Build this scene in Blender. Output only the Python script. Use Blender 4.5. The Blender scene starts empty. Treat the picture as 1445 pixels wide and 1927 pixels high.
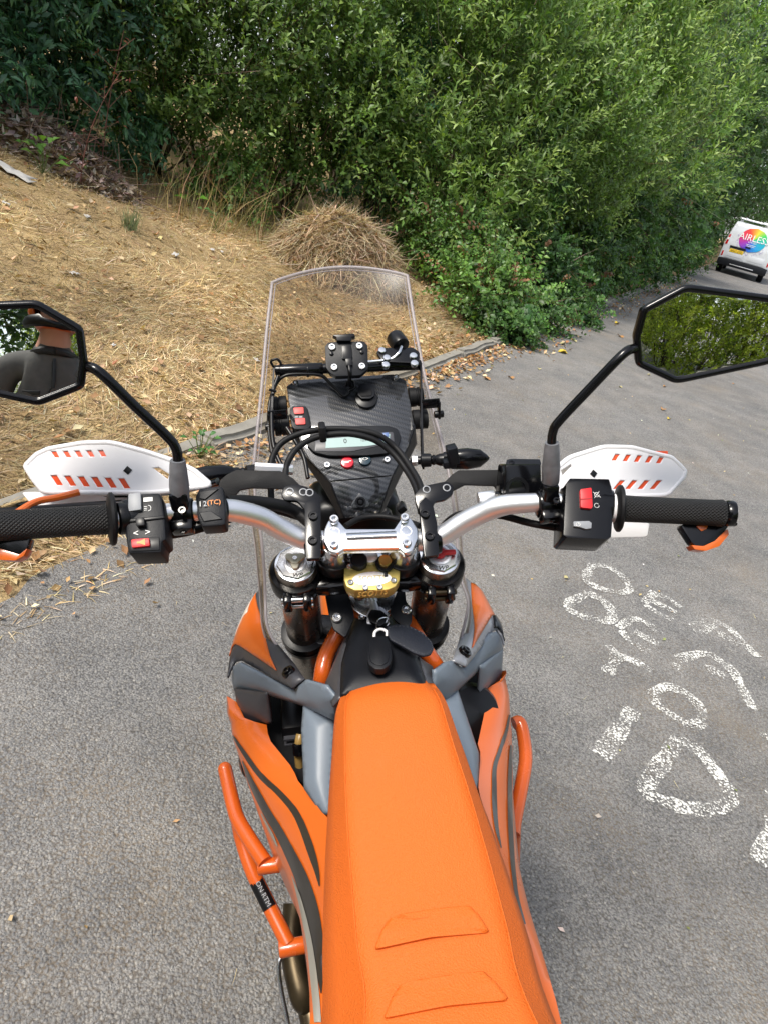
import bpy, bmesh, math, random
import numpy as np
from mathutils import Vector, Matrix, noise as mnoise
rng = np.random.default_rng(7); random.seed(7)
R = math.radians
sc = bpy.context.scene
C = sc.collection
PI = math.pi

# ------------------------------------------------------------------ camera
# The bicycle-frame axes used for the motorcycle: x right, y forward, z up, origin on the ground under the bar clamp.
LEAN = R(15.0)                              # it rests on its side stand, leaning to its own left
BIKE_M = Matrix.Rotation(-LEAN, 4, 'Y')
def basis(yaw, pitch, roll):
    y, p, r = R(yaw), R(pitch), R(roll)
    F = Vector((math.sin(y)*math.cos(p), math.cos(y)*math.cos(p), -math.sin(p)))
    Rt = Vector((math.cos(y), -math.sin(y), 0)); U = Rt.cross(F)
    return Rt*math.cos(r)-U*math.sin(r), U*math.cos(r)+Rt*math.sin(r), F
CR, CU, CF = basis(7.0, 30.0, 2.0)
CAM = Vector((-0.079, -0.803, 1.723))       # hand-held phone, in the motorcycle's frame
FPX = 1336.0                                # focal length in photograph pixels
cd = bpy.data.cameras.new('camera'); cam = bpy.data.objects.new('camera', cd); C.objects.link(cam)
m = Matrix((CR, CU, -CF)).transposed().to_4x4(); m.translation = CAM
cam.matrix_world = BIKE_M @ m
cd.sensor_fit = 'VERTICAL'; cd.sensor_height = 24.0; cd.sensor_width = 18.0
cd.lens = 24.0*FPX/1927.0
cd.clip_start = 0.02; cd.clip_end = 600
sc.camera = cam
# ------------------------------------------------------------------ sky, sun, exposure
SUN_EL, SUN_AZ = R(58), R(243)              # azimuth clockwise from +y: veiled sun on the rider's left
w = bpy.data.worlds.new('World'); sc.world = w; w.use_nodes = True
nt = w.node_tree; bg = nt.nodes['Background']
sky = nt.nodes.new('ShaderNodeTexSky'); sky.sky_type = 'NISHITA'; sky.sun_disc = False
sky.sun_elevation = SUN_EL; sky.sun_rotation = SUN_AZ
sky.air_density = 1.0; sky.dust_density = 2.0; sky.ozone_density = 1.0; sky.altitude = 0
hs = nt.nodes.new('ShaderNodeHueSaturation'); hs.inputs['Saturation'].default_value = 0.45     # thin bright cloud
nt.links.new(sky.outputs[0], hs.inputs['Color']); nt.links.new(hs.outputs[0], bg.inputs['Color']); bg.inputs['Strength'].default_value = 0.15
ld = bpy.data.lights.new('sun', 'SUN'); ld.energy = 2.3; ld.angle = R(16); ld.color = (1.0, 0.94, 0.84)
lo = bpy.data.objects.new('sun', ld); C.objects.link(lo)
sd = Vector((math.sin(SUN_AZ)*math.cos(SUN_EL), math.cos(SUN_AZ)*math.cos(SUN_EL), math.sin(SUN_EL)))
lo.rotation_euler = sd.to_track_quat('Z', 'Y').to_euler(); lo.location = sd*30
vs = sc.view_settings; vs.view_transform = 'Standard'; vs.look = 'None'; vs.exposure = 0.86; vs.gamma = 1
vs.use_curve_mapping = False
sc.render.engine = 'CYCLES'
cy = sc.cycles; cy.use_denoising = True; cy.max_bounces = 8; cy.transparent_max_bounces = 12
cy.diffuse_bounces = 3; cy.glossy_bounces = 4; cy.transmission_bounces = 5; cy.caustics_reflective = False; cy.caustics_refractive = False

# ------------------------------------------------------------------ helpers: points
def ray(px, py):
    return CF + CR*((px-722.5)/FPX) - CU*((py-963.5)/FPX)
def B(px, py, x=None, y=None, z=None, d=None, pl=None):
    """a point of the motorcycle, measured in the photograph and given its depth by one known coordinate"""
    r = ray(px, py)
    if d is not None: t = d
    elif y is not None: t = (y-CAM.y)/r.y
    elif z is not None: t = (z-CAM.z)/r.z
    elif x is not None: t = (x-CAM.x)/r.x
    else: t = (pl[0]-CAM).dot(pl[1])/r.dot(pl[1])
    return CAM + r*t
def plane(p, n): return (Vector(p), Vector(n).normalized())
WCAM = BIKE_M @ CAM; M3 = BIKE_M.to_3x3()
RA = Vector((0.595, 0.804, 0)); RN = Vector((-0.804, 0.595, 0)); K0 = Vector((-0.49, 2.84, 0))   # road direction, left normal, a kerb point
def SN(s, n, z=0.0): return K0 + RA*s + RN*n + Vector((0, 0, z))
def toSN(p): q = Vector((p.x, p.y, 0))-K0; return q.dot(RA), q.dot(RN)
def lump(x, y, f, seed=0.0): return mnoise.noise(Vector((x*f+seed, y*f-seed, seed*1.7)))
def hgt(s, n):
    """height of the verge: a kerb-high lip that climbs away from the road"""
    if n < 0.10:
        cov = min(1.0, max(0.0, (-0.05-s)/0.6)); t_ = max(0.0, min(1.0, (n+0.36+0.08*lump(s, 0, 2.0))/0.42))
        return -0.012+cov*(0.012 + 0.075*t_*t_*(3-2*t_)-0.02*(t_ <= 0))
    k = min(1.0, (n-0.10)/0.25)
    up = 0.055*k + 0.20*max(0, n-0.2) + 0.022*max(0, n-1.2)**2*(1.0 if n < 6 else 0)
    if n > 6: up += 0.022*4.8**2
    left = min(1.0, max(0.0, (4.5-s)/6.0)); up *= 0.55+0.75*left
    return up + 0.05*k*lump(s, n, 0.7, 3.1) + 0.03*k*lump(s, n, 2.1, 8.2)
def G(px, py, z=0.0):
    """a point on the flat ground"""
    r = M3 @ ray(px, py); t = (z-WCAM.z)/r.z
    return WCAM + r*t
def T(px, py):
    """a point on the verge"""
    r = M3 @ ray(px, py); t = 1.0
    while t < 40:
        p = WCAM + r*t; s, n = toSN(p)
        if p.z <= hgt(s, n): return p
        t += 0.02
    return WCAM + r*40

# ------------------------------------------------------------------ helpers: objects
def tag(o, label=None, cat=None, group=None, kind=None):
    if label: o['label'] = label
    if cat: o['category'] = cat
    if group: o['group'] = group
    if kind: o['kind'] = kind
    return o
def empty(name, loc=(0, 0, 0), rz=0.0, parent=None):
    o = bpy.data.objects.new(name, None); C.objects.link(o); o.location = loc; o.rotation_euler = (0, 0, rz)
    o.empty_display_size = 0.1
    if parent: o.parent = parent
    return o
def link(name, me, mat, parent=None):
    o = bpy.data.objects.new(name, me); C.objects.link(o)
    if mat is not None:
        for q in (mat if isinstance(mat, (list, tuple)) else [mat]): me.materials.append(q)
    if parent is not None: o.parent = parent
    return o
def obj(name, bm, mat, parent=None, smooth=0.6):
    bmesh.ops.recalc_face_normals(bm, faces=bm.faces[:])
    me = bpy.data.meshes.new(name); bm.to_mesh(me); bm.free()
    if smooth:
        me.polygons.foreach_set('use_smooth', [True]*len(me.polygons)); me.set_sharp_from_angle(angle=smooth)
    return link(name, me, mat, parent)
def catmull(pts, k=6):
    pts = [Vector(p) for p in pts]; out = []
    P = [pts[0]*2-pts[1]] + pts + [pts[-1]*2-pts[-2]]
    for i in range(1, len(P)-2):
        a, b, c, d = P[i-1:i+3]
        for j in range(k):
            t = j/k
            out.append(0.5*((2*b)+(c-a)*t+(2*a-5*b+4*c-d)*t*t+(3*b-a-3*c+d)*t**3))
    out.append(pts[-1]); return out
def tube(bm, pts, r, n=12, cap=True, flat=1.0, up=None):
    pts = [Vector(p) for p in pts]; L = len(pts)
    rr = r if isinstance(r, (list, tuple)) else [r]*L
    if len(rr) != L: rr = list(np.interp(np.linspace(0, 1, L), np.linspace(0, 1, len(rr)), rr))
    tg = [(pts[min(i+1, L-1)]-pts[max(i-1, 0)]).normalized() for i in range(L)]
    u = (up or Vector((0.13, 0.21, 0.97))).copy(); u = (u-tg[0]*u.dot(tg[0]))
    if u.length < 1e-3: u = Vector((1, 0, 0))-tg[0]*tg[0].x
    u.normalize(); rings = []
    for i in range(L):
        u = (u-tg[i]*u.dot(tg[i])).normalized(); v = tg[i].cross(u)
        rings.append([bm.verts.new(pts[i]+(u*math.cos(2*PI*k/n)*flat+v*math.sin(2*PI*k/n))*rr[i]) for k in range(n)])
    for a, b in zip(rings, rings[1:]):
        for k in range(n): bm.faces.new((a[k], a[(k+1) % n], b[(k+1) % n], b[k]))
    if cap:
        bm.faces.new(rings[0][::-1]); bm.faces.new(rings[-1])
    return bm
def lathe(bm, a, axis, prof, n=24, cap=True):
    """prof: (distance along the axis, radius)"""
    a = Vector(a); ax = Vector(axis).normalized()
    u = ax.orthogonal().normalized(); v = ax.cross(u); rings = []
    for t, r in prof:
        rings.append([bm.verts.new(a+ax*t+(u*math.cos(2*PI*k/n)+v*math.sin(2*PI*k/n))*max(r, 1e-5)) for k in range(n)])
    for p, q in zip(rings, rings[1:]):
        for k in range(n): bm.faces.new((p[k], p[(k+1) % n], q[(k+1) % n], q[k]))
    if cap: bm.faces.new(rings[0][::-1]); bm.faces.new(rings[-1])
    return bm
def cyl(bm, a, b, r, r2=None, n=18, bev=0.0):
    a, b = Vector(a), Vector(b); h = (b-a).length; r2 = r if r2 is None else r2
    e = min(bev, h*0.45, r*0.8)
    prof = [(0, r), (h, r2)] if e <= 0 else [(0, r-e), (e*0.3, r-e*0.3), (e, r), (h-e, r2), (h-e*0.3, r2-e*0.3), (h, r2-e)]
    return lathe(bm, a, b-a, prof, n)
def bev_all(bm, geom_edges, off, seg=2):
    if off > 0:
        try: bmesh.ops.bevel(bm, geom=geom_edges, offset=off, segments=seg, affect='EDGES', profile=0.5, clamp_overlap=True)
        except Exception: pass
def box(bm, c, size, axes=None, bev=0.0, seg=2):
    t = bmesh.new(); bmesh.ops.create_cube(t, size=1.0)
    ax = axes or (Vector((1, 0, 0)), Vector((0, 1, 0)), Vector((0, 0, 1)))
    for v in t.verts:
        v.co = Vector(c)+ax[0]*(v.co.x*size[0])+ax[1]*(v.co.y*size[1])+ax[2]*(v.co.z*size[2])
    bev_all(t, t.edges[:], bev, seg); merge(bm, t); return bm
def merge(bm, t):
    me = bpy.data.meshes.new('tmp'); t.to_mesh(me); t.free(); bm.from_mesh(me); bpy.data.meshes.remove(me)
def prism(bm, pts, vec, bev=0.0, seg=2):
    """a polygon with thickness"""
    t = bmesh.new(); pts = [Vector(p) for p in pts]; vec = Vector(vec); n = len(pts)
    a = [t.verts.new(p) for p in pts]; b = [t.verts.new(p+vec) for p in pts]
    t.faces.new(a); t.faces.new(b[::-1])
    for i in range(n): t.faces.new((a[i], b[i], b[(i+1) % n], a[(i+1) % n]))
    bmesh.ops.recalc_face_normals(t, faces=t.faces[:])
    bev_all(t, t.edges[:], bev, seg); merge(bm, t); return bm
def rounded(pts, r=0.25, k=3):
    """cut the corners of a closed 2-D outline into short curves"""
    out = []; n = len(pts)
    for i in range(n):
        a, b, c = Vector(pts[i-1]), Vector(pts[i]), Vector(pts[(i+1) % n])
        p, q = b+(a-b)*r, b+(c-b)*r
        for j in range(k+1):
            t = j/k; out.append(p*(1-t)**2+b*2*t*(1-t)+q*t*t)
    return out
def plate(name, pix, pl, thick, mat, parent, bev=0.0015, rnd=0.0, seg=2, lift=0.0):
    """a block whose face was measured in the photograph; the face lies in the real plane pl, thickness goes behind it"""
    P = [B(q[0], q[1], pl=pl) + pl[1]*lift for q in pix]
    if rnd: P = rounded(P, rnd)
    bm = bmesh.new(); prism(bm, P, -pl[1]*thick, bev, seg)
    return obj(name, bm, mat, parent)
def sheet(bm, rows, close=False):
    V = [[bm.verts.new(p) for p in r] for r in rows]
    for a, b in zip(V, V[1:]):
        for k in range(len(a)-1): bm.faces.new((a[k], a[k+1], b[k+1], b[k]))
    return V
def thick(o, t, off=-1.0, bev=0):
    md = o.modifiers.new('thickness', 'SOLIDIFY'); md.thickness = t; md.offset = off; md.use_even_offset = True
    if bev:
        b = o.modifiers.new('edge', 'BEVEL'); b.width = bev; b.segments = 2; b.limit_method = 'ANGLE'; b.angle_limit = R(50)
    return o
def text(name, s, size, org, ex, ey, mat, parent=None, depth=0.0004, align='CENTER', shear=0.0):
    cu = bpy.data.curves.new(name, 'FONT'); cu.body = s; cu.size = size; cu.align_x = align; cu.align_y = 'CENTER'
    cu.extrude = depth; cu.shear = shear; cu.resolution_u = 2
    o = bpy.data.objects.new(name, cu); C.objects.link(o)
    dg = bpy.context.evaluated_depsgraph_get(); dg.update()
    me = bpy.data.meshes.new_from_object(o.evaluated_get(dg)); bpy.data.objects.remove(o); bpy.data.curves.remove(cu)
    ex = Vector(ex).normalized(); ey = Vector(ey); ey = (ey-ex*ey.dot(ex)).normalized(); ez = ex.cross(ey)
    mt = Matrix((ex, ey, ez)).transposed().to_4x4(); mt.translation = Vector(org); me.transform(mt); me.name = name
    return link(name, me, mat, parent)

# ------------------------------------------------------------------ helpers: materials
def mat(name, col, rough=0.5, metal=0.0, spec=0.5, coat=0.0, bump=None, var=0.0, vscale=30.0, rvar=0.0):
    """principled paint/plastic/metal with faint procedural unevenness; bump=(scale, strength, kind)"""
    mt = bpy.data.materials.new(name); mt.use_nodes = True; t = mt.node_tree; p = t.nodes['Principled BSDF']
    p.inputs['Base Color'].default_value = (*col, 1); p.inputs['Roughness'].default_value = rough
    p.inputs['Metallic'].default_value = metal; p.inputs['Specular IOR Level'].default_value = spec
    p.inputs['Coat Weight'].default_value = coat; p.inputs['Coat Roughness'].default_value = 0.06
    tc = t.nodes.new('ShaderNodeTexCoord')
    nz = t.nodes.new('ShaderNodeTexNoise'); nz.inputs['Scale'].default_value = vscale; nz.inputs['Detail'].default_value = 5
    t.links.new(tc.outputs['Object'], nz.inputs['Vector'])
    if var:
        mx = t.nodes.new('ShaderNodeMix'); mx.data_type = 'RGBA'
        mx.inputs[6].default_value = (*[c*(1-var) for c in col], 1); mx.inputs[7].default_value = (*[min(1, c*(1+var)) for c in col], 1)
        t.links.new(nz.outputs['Fac'], mx.inputs[0]); t.links.new(mx.outputs[2], p.inputs['Base Color'])
    rr = t.nodes.new('ShaderNodeMapRange'); rv = rvar or rough*0.25
    rr.inputs[3].default_value = max(0.02, rough-rv); rr.inputs[4].default_value = min(1, rough+rv)
    t.links.new(nz.outputs['Fac'], rr.inputs[0]); t.links.new(rr.outputs[0], p.inputs['Roughness'])
    if bump:
        s, k, kind = bump
        tx = t.nodes.new('ShaderNodeTexVoronoi' if kind == 'v' else 'ShaderNodeTexNoise'); tx.inputs['Scale'].default_value = s
        if kind != 'v': tx.inputs['Detail'].default_value = 3
        t.links.new(tc.outputs['Object'], tx.inputs['Vector'])
        b = t.nodes.new('ShaderNodeBump'); b.inputs['Strength'].default_value = k; b.inputs['Distance'].default_value = 0.002
        t.links.new(tx.outputs[0], b.inputs['Height']); t.links.new(b.outputs[0], p.inputs['Normal'])
    return mt
def nodes(name):
    mt = bpy.data.materials.new(name); mt.use_nodes = True; t = mt.node_tree
    return mt, t, t.nodes['Principled BSDF'], (lambda k: t.nodes.new('ShaderNode'+k)), t.links.new
ORANGE = mat('orange_plastic', (0.60, 0.118, 0.012), 0.30, coat=0.35, var=0.05, vscale=9)
ORPAINT = mat('orange_powder_coat', (0.55, 0.095, 0.011), 0.26, coat=0.3, var=0.08, vscale=25)
SEATM = mat('orange_seat_vinyl', (0.62, 0.126, 0.014), 0.60, spec=0.28, bump=(560, 0.65, 'n'), var=0.09, vscale=4)
BLACK = mat('black_plastic', (0.005, 0.005, 0.006), 0.32, spec=0.32, var=0.3)
SATIN = mat('satin_black_metal', (0.003, 0.003, 0.004), 0.18, spec=0.36, var=0.2)
MATTE = mat('matte_black_plastic', (0.007, 0.008, 0.011), 0.42, spec=0.25, var=0.25, bump=(900, 0.15, 'n'))
RUBBER = mat('black_rubber', (0.008, 0.008, 0.009), 0.55, spec=0.22, var=0.3)
GREYTANK = mat('grey_tank_plastic', (0.145, 0.178, 0.22), 0.40, spec=0.45, var=0.12, vscale=12, bump=(700, 0.08, 'n'))
DARKGREY = mat('dark_grey_plastic', (0.05, 0.05, 0.058), 0.40, var=0.15)
WHITE = mat('white_plastic', (0.80, 0.79, 0.81), 0.30, coat=0.15, var=0.03)
ALU = mat('brushed_aluminium', (0.78, 0.79, 0.81), 0.24, metal=1.0, bump=(300, 0.06, 'n'), rvar=0.08)
ALUSAT = mat('satin_aluminium', (0.86, 0.86, 0.88), 0.44, metal=1.0, rvar=0.06)
STEEL = mat('bright_steel', (0.66, 0.67, 0.69), 0.22, metal=1.0, rvar=0.1)
TITAN = mat('grey_titanium_coating', (0.30, 0.27, 0.235), 0.28, metal=0.9, rvar=0.06)
BRONZE = mat('heat_tinted_steel', (0.075, 0.056, 0.032), 0.38, metal=0.8, var=0.8, vscale=18, rvar=0.12)
GOLD = mat('gold_anodised', (0.58, 0.45, 0.13), 0.42, metal=0.5, rvar=0.05)
BRASS = mat('brass', (0.68, 0.47, 0.17), 0.28, metal=1.0)
RED = mat('red_switch', (0.62, 0.02, 0.025), 0.42, var=0.1)
REDB = mat('red_gloss_button', (0.65, 0.012, 0.03), 0.15, coat=0.4)
TEAL = mat('dark_teal_button', (0.008, 0.03, 0.045), 0.15, coat=0.4)
GREYB = mat('grey_button', (0.24, 0.25, 0.27), 0.45)
PRINT = mat('white_print', (0.78, 0.78, 0.76), 0.5)
OPRINT = mat('orange_print', (0.85, 0.28, 0.05), 0.5)
SLEEVE = mat('scuffed_grey_shrink_sleeve', (0.14, 0.145, 0.16), 0.42, var=0.55, vscale=60, bump=(160, 0.3, 'n'))
LEATHER = mat('navy_leather', (0.010, 0.013, 0.022), 0.55, spec=0.4, bump=(700, 0.4, 'n'))
SILVERD = mat('pale_grey_decal', (0.33, 0.32, 0.28), 0.35, metal=0.3)
BLACKD = mat('black_decal', (0.020, 0.018, 0.016), 0.30, coat=0.3)
GREENP = mat('green_print', (0.08, 0.45, 0.2), 0.5)
def mk_mirror():
    mt, t, p, N, L = nodes('mirror_glass'); p.inputs['Base Color'].default_value = (0.86, 0.88, 0.86, 1)
    p.inputs['Metallic'].default_value = 1; p.inputs['Roughness'].default_value = 0.005; return mt
MIRROR = mk_mirror()
def mk_clear(name, col, gl=1.0, rough=0.03):
    mt, t, p, N, L = nodes(name); out = t.nodes['Material Output']
    tr = N('BsdfTransparent'); tr.inputs['Color'].default_value = (*col, 1)
    g = N('BsdfGlossy'); g.inputs['Roughness'].default_value = rough; g.inputs['Color'].default_value = (1, 1, 1, 1)
    fr = N('Fresnel'); fr.inputs['IOR'].default_value = 1.49
    mu = N('Math'); mu.operation = 'MULTIPLY'; mu.inputs[1].default_value = gl; L(fr.outputs[0], mu.inputs[0])
    mx = N('MixShader'); L(mu.outputs[0], mx.inputs[0]); L(tr.outputs[0], mx.inputs[1]); L(g.outputs[0], mx.inputs[2])
    L(mx.outputs[0], out.inputs['Surface']); t.nodes.remove(p); return mt
CLEAR = mk_clear('clear_polycarbonate', (0.88, 0.83, 0.76), 0.45, 0.25)
def mk_edge():
    mt, t, p, N, L = nodes('polycarbonate_edge'); p.inputs['Base Color'].default_value = (0.40, 0.365, 0.385, 1); p.inputs['Roughness'].default_value = 0.3; p.inputs['Specular IOR Level'].default_value = 0.4
    tr = N('BsdfTransparent'); mx = N('MixShader'); mx.inputs[0].default_value = 0.58; L(tr.outputs[0], mx.inputs[1]); L(p.outputs[0], mx.inputs[2]); L(mx.outputs[0], t.nodes['Material Output'].inputs['Surface']); return mt
CLEARE = mk_edge()
def mk_carbon():
    mt, t, p, N, L = nodes('carbon_twill'); tc = N('TexCoord'); uv = N('UVMap'); uv.uv_map = 'uv'
    sp = N('SeparateXYZ'); L(uv.outputs[0], sp.inputs[0])
    def M(op, a, b=None):
        q = N('Math'); q.operation = op
        for i, v in enumerate((a, b)):
            if v is None: continue
            if isinstance(v, (int, float)): q.inputs[i].default_value = v
            else: L(v, q.inputs[i])
        return q.outputs[0]
    u = M('MULTIPLY', sp.outputs[0], 330.0); v = M('MULTIPLY', sp.outputs[1], 330.0)
    fu, fv = M('FLOOR', u), M('FLOOR', v)
    k = M('LESS_THAN', M('FLOORED_MODULO', M('ADD', fu, fv), 4.0), 2.0)
    a = M('SINE', M('MULTIPLY', M('FRACT', u), PI)); b = M('SINE', M('MULTIPLY', M('FRACT', v), PI))
    h = N('Mix'); h.data_type = 'FLOAT'; L(k, h.inputs[0]); L(a, h.inputs[2]); L(b, h.inputs[3])
    cr = N('Mix'); cr.data_type = 'RGBA'; L(k, cr.inputs[0]); cr.inputs[6].default_value = (0.010, 0.011, 0.013, 1); cr.inputs[7].default_value = (0.030, 0.032, 0.037, 1)
    L(cr.outputs[2], p.inputs['Base Color']); p.inputs['Roughness'].default_value = 0.34; p.inputs['Metallic'].default_value = 0.0; p.inputs['Specular IOR Level'].default_value = 0.3
    p.inputs['Coat Weight'].default_value = 1.0; p.inputs['Coat Roughness'].default_value = 0.04; p.inputs['Coat IOR'].default_value = 1.6
    bp = N('Bump'); bp.inputs['Strength'].default_value = 0.6; bp.inputs['Distance'].default_value = 0.0005
    L(h.outputs[0], bp.inputs['Height']); L(bp.outputs[0], p.inputs['Normal']); return mt
CARBON = mk_carbon()
def uvflat(o, pl, ex=None):
    """plain flat mapping in metres for the weave"""
    me = o.data; n = pl[1]; ex = (ex or Vector((1, 0, 0))); ex = (ex-n*ex.dot(n)).normalized(); ey = n.cross(ex)
    c, s_ = math.cos(R(22)), math.sin(R(22)); e1 = ex*c+ey*s_; e2 = ey*c-ex*s_
    ul = me.uv_layers.new(name='uv')
    for lp in me.loops:
        q = me.vertices[lp.vertex_index].co-pl[0]; ul.data[lp.index].uv = (q.dot(e1), q.dot(e2))
# ================================================================== SETTING
def mk_asphalt():
    mt, t, p, N, L = nodes('asphalt'); tc = N('TexCoord')
    def nz(s, d=4, r=0.6, vec=None):
        v = N('TexNoise'); v.inputs['Scale'].default_value = s; v.inputs['Detail'].default_value = d; v.inputs['Roughness'].default_value = r; L(vec or tc.outputs['Object'], v.inputs['Vector']); return v
    wob = nz(70, 2); sub = N('VectorMath'); sub.operation = 'SUBTRACT'; sub.inputs[1].default_value = (0.5, 0.5, 0.5); L(wob.outputs['Color'], sub.inputs[0])
    sca = N('VectorMath'); sca.operation = 'SCALE'; sca.inputs['Scale'].default_value = 0.009; L(sub.outputs[0], sca.inputs[0]); add = N('VectorMath'); add.operation = 'ADD'; L(tc.outputs['Object'], add.inputs[0]); L(sca.outputs[0], add.inputs[1])
    def vor(s):
        v = N('TexVoronoi'); v.inputs['Scale'].default_value = s; L(add.outputs[0], v.inputs['Vector']); return v
    def MR(src, a, b, lo, hi):
        q = N('MapRange'); q.inputs[1].default_value = a; q.inputs[2].default_value = b; q.inputs[3].default_value = lo; q.inputs[4].default_value = hi; L(src, q.inputs[0]); return q.outputs[0]
    def MM(op, x, y):
        q = N('Math'); q.operation = op
        for i, v in enumerate((x, y)):
            if isinstance(v, (int, float)): q.inputs[i].default_value = v
            else: L(v, q.inputs[i])
        return q.outputs[0]
    def MX(fac, x, y, blend='MIX'):
        q = N('Mix'); q.data_type = 'RGBA'; q.blend_type = blend
        for i, v in ((0, fac), (6, x), (7, y)):
            if isinstance(v, (int, float)): q.inputs[i].default_value = v
            elif isinstance(v, tuple): q.inputs[i].default_value = (*v, 1)
            else: L(v, q.inputs[i])
        return q.outputs[2]
    v1, v2 = vor(145), vor(270); big, mid, patch, fine = nz(0.5, 5), nz(4.0, 5), nz(1.5, 4), nz(140, 4, 0.75)
    cr = N('ValToRGB'); L(v1.outputs['Color'], cr.inputs[0]); e = cr.color_ramp; e.elements[0].color = (0.085, 0.086, 0.090, 1); e.elements[1].color = (0.40, 0.385, 0.355, 1)
    for pos, col in ((0.3, (0.140, 0.141, 0.146, 1)), (0.65, (0.190, 0.187, 0.183, 1)), (0.88, (0.245, 0.232, 0.212, 1))): q = e.elements.new(pos); q.color = col
    c2 = N('ValToRGB'); L(v2.outputs['Color'], c2.inputs[0]); c2.color_ramp.elements[0].color = (0.08, 0.08, 0.083, 1); c2.color_ramp.elements[1].color = (0.30, 0.285, 0.262, 1)
    base = MX(MR(mid.outputs['Fac'], 0.35, 0.65, 0.15, 0.6), cr.outputs[0], c2.outputs[0])
    # dark pits and brown dirt between the stones, patchy
    gap = MM('MULTIPLY', MR(v1.outputs['Distance'], 0.42, 0.72, 0, 1), MR(fine.outputs['Fac'], 0.35, 0.6, 0.15, 1.0))
    dirt = MX(MR(patch.outputs['Fac'], 0.4, 0.65, 0, 1), (0.045, 0.040, 0.036), (0.13, 0.095, 0.058))
    base = MX(MM('MULTIPLY', gap, 0.85), base, dirt)
    tone = MM('MULTIPLY', MR(big.outputs['Fac'], 0.3, 0.7, 1.12, 1.56), MR(mid.outputs['Fac'], 0.3, 0.7, 0.88, 1.12)); base = MX(1.0, base, tone, 'MULTIPLY')
    base = MX(MM('MULTIPLY', MR(patch.outputs['Fac'], 0.60, 0.74, 0, 1), 0.32), base, (0.215, 0.17, 0.115))
    L(base, p.inputs['Base Color']); p.inputs['Roughness'].default_value = 0.80; p.inputs['Specular IOR Level'].default_value = 0.35
    h = MM('ADD', MM('MULTIPLY', v1.outputs['Distance'], -1.1), MM('MULTIPLY', fine.outputs['Fac'], 0.9))
    b = N('Bump'); b.inputs['Strength'].default_value = 0.95; b.inputs['Distance'].default_value = 0.0055; L(h, b.inputs['Height']); L(b.outputs[0], p.inputs['Normal'])
    return mt
ASPH = mk_asphalt()
bm = bmesh.new()
def quad(bm, a, b, c, d): bm.faces.new([bm.verts.new(p) for p in (a, b, c, d)])
quad(bm, (-250, -250, 0), (250, -250, 0), (250, 250, 0), (-250, 250, 0))
tag(obj('road', bm, ASPH, None, 0), kind='structure')

# verge: climbing bank of dead grass
def mk_soil():
    mt, t, p, N, L = nodes('dry_earth_and_thatch'); tc = N('TexCoord')
    a = N('TexNoise'); a.inputs['Scale'].default_value = 5; a.inputs['Detail'].default_value = 7; L(tc.outputs['Object'], a.inputs['Vector'])
    b = N('TexNoise'); b.inputs['Scale'].default_value = 90; b.inputs['Detail'].default_value = 4; L(tc.outputs['Object'], b.inputs['Vector'])
    s = N('Math'); s.operation = 'MULTIPLY_ADD'; s.inputs[1].default_value = 0.5; L(b.outputs['Fac'], s.inputs[0]); s2 = N('Math'); s2.operation = 'MULTIPLY'; s2.inputs[1].default_value = 0.5; L(a.outputs['Fac'], s2.inputs[0]); L(s2.outputs[0], s.inputs[2])
    cr = N('ValToRGB'); e = cr.color_ramp; e.elements[0].position = 0.35; e.elements[0].color = (0.20, 0.135, 0.07, 1); e.elements[1].position = 0.66; e.elements[1].color = (0.52, 0.385, 0.20, 1); L(s.outputs[0], cr.inputs[0])
    L(cr.outputs[0], p.inputs['Base Color']); p.inputs['Roughness'].default_value = 0.95; p.inputs['Specular IOR Level'].default_value = 0.1
    bp = N('Bump'); bp.inputs['Strength'].default_value = 0.8; bp.inputs['Distance'].default_value = 0.02; L(b.outputs['Fac'], bp.inputs['Height']); L(bp.outputs[0], p.inputs['Normal']); return mt
SOIL = mk_soil()
ss = np.concatenate([np.arange(-16, -6, 0.5), np.arange(-6, 9, 0.10), np.arange(9, 20, 0.4), np.arange(20, 92, 1.5)])
ns = np.concatenate([np.arange(-0.44, 0.16, 0.06), np.arange(0.16, 6, 0.10), np.arange(6, 16, 0.5)])
HG = np.array([[hgt(s, n) for n in ns] for s in ss])
def hv(s, n):
    """the same height, for arrays"""
    i = np.clip(np.searchsorted(ss, s)-1, 0, len(ss)-2); j = np.clip(np.searchsorted(ns, n)-1, 0, len(ns)-2)
    f = np.clip((s-ss[i])/(ss[i+1]-ss[i]), 0, 1); g = np.clip((n-ns[j])/(ns[j+1]-ns[j]), 0, 1)
    return np.where(n < -0.44, 0.0, HG[i, j]*(1-f)*(1-g)+HG[i+1, j]*f*(1-g)+HG[i, j+1]*(1-f)*g+HG[i+1, j+1]*f*g)
V = np.zeros((len(ss), len(ns), 3)); 
V[..., 0] = K0.x+RA.x*ss[:, None]+RN.x*ns[None]; V[..., 1] = K0.y+RA.y*ss[:, None]+RN.y*ns[None]; V[..., 2] = HG
a_, b_ = len(ss), len(ns); idx = np.arange(a_*b_).reshape(a_, b_)
F = np.stack([idx[:-1, :-1], idx[1:, :-1], idx[1:, 1:], idx[:-1, 1:]], -1).reshape(-1, 4)
me = bpy.data.meshes.new('grass_bank'); me.from_pydata(V.reshape(-1, 3).tolist(), [], F.tolist()); me.polygons.foreach_set('use_smooth', [True]*len(me.polygons)); me.update()
tag(link('grass_bank', me, SOIL), kind='structure')

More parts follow.
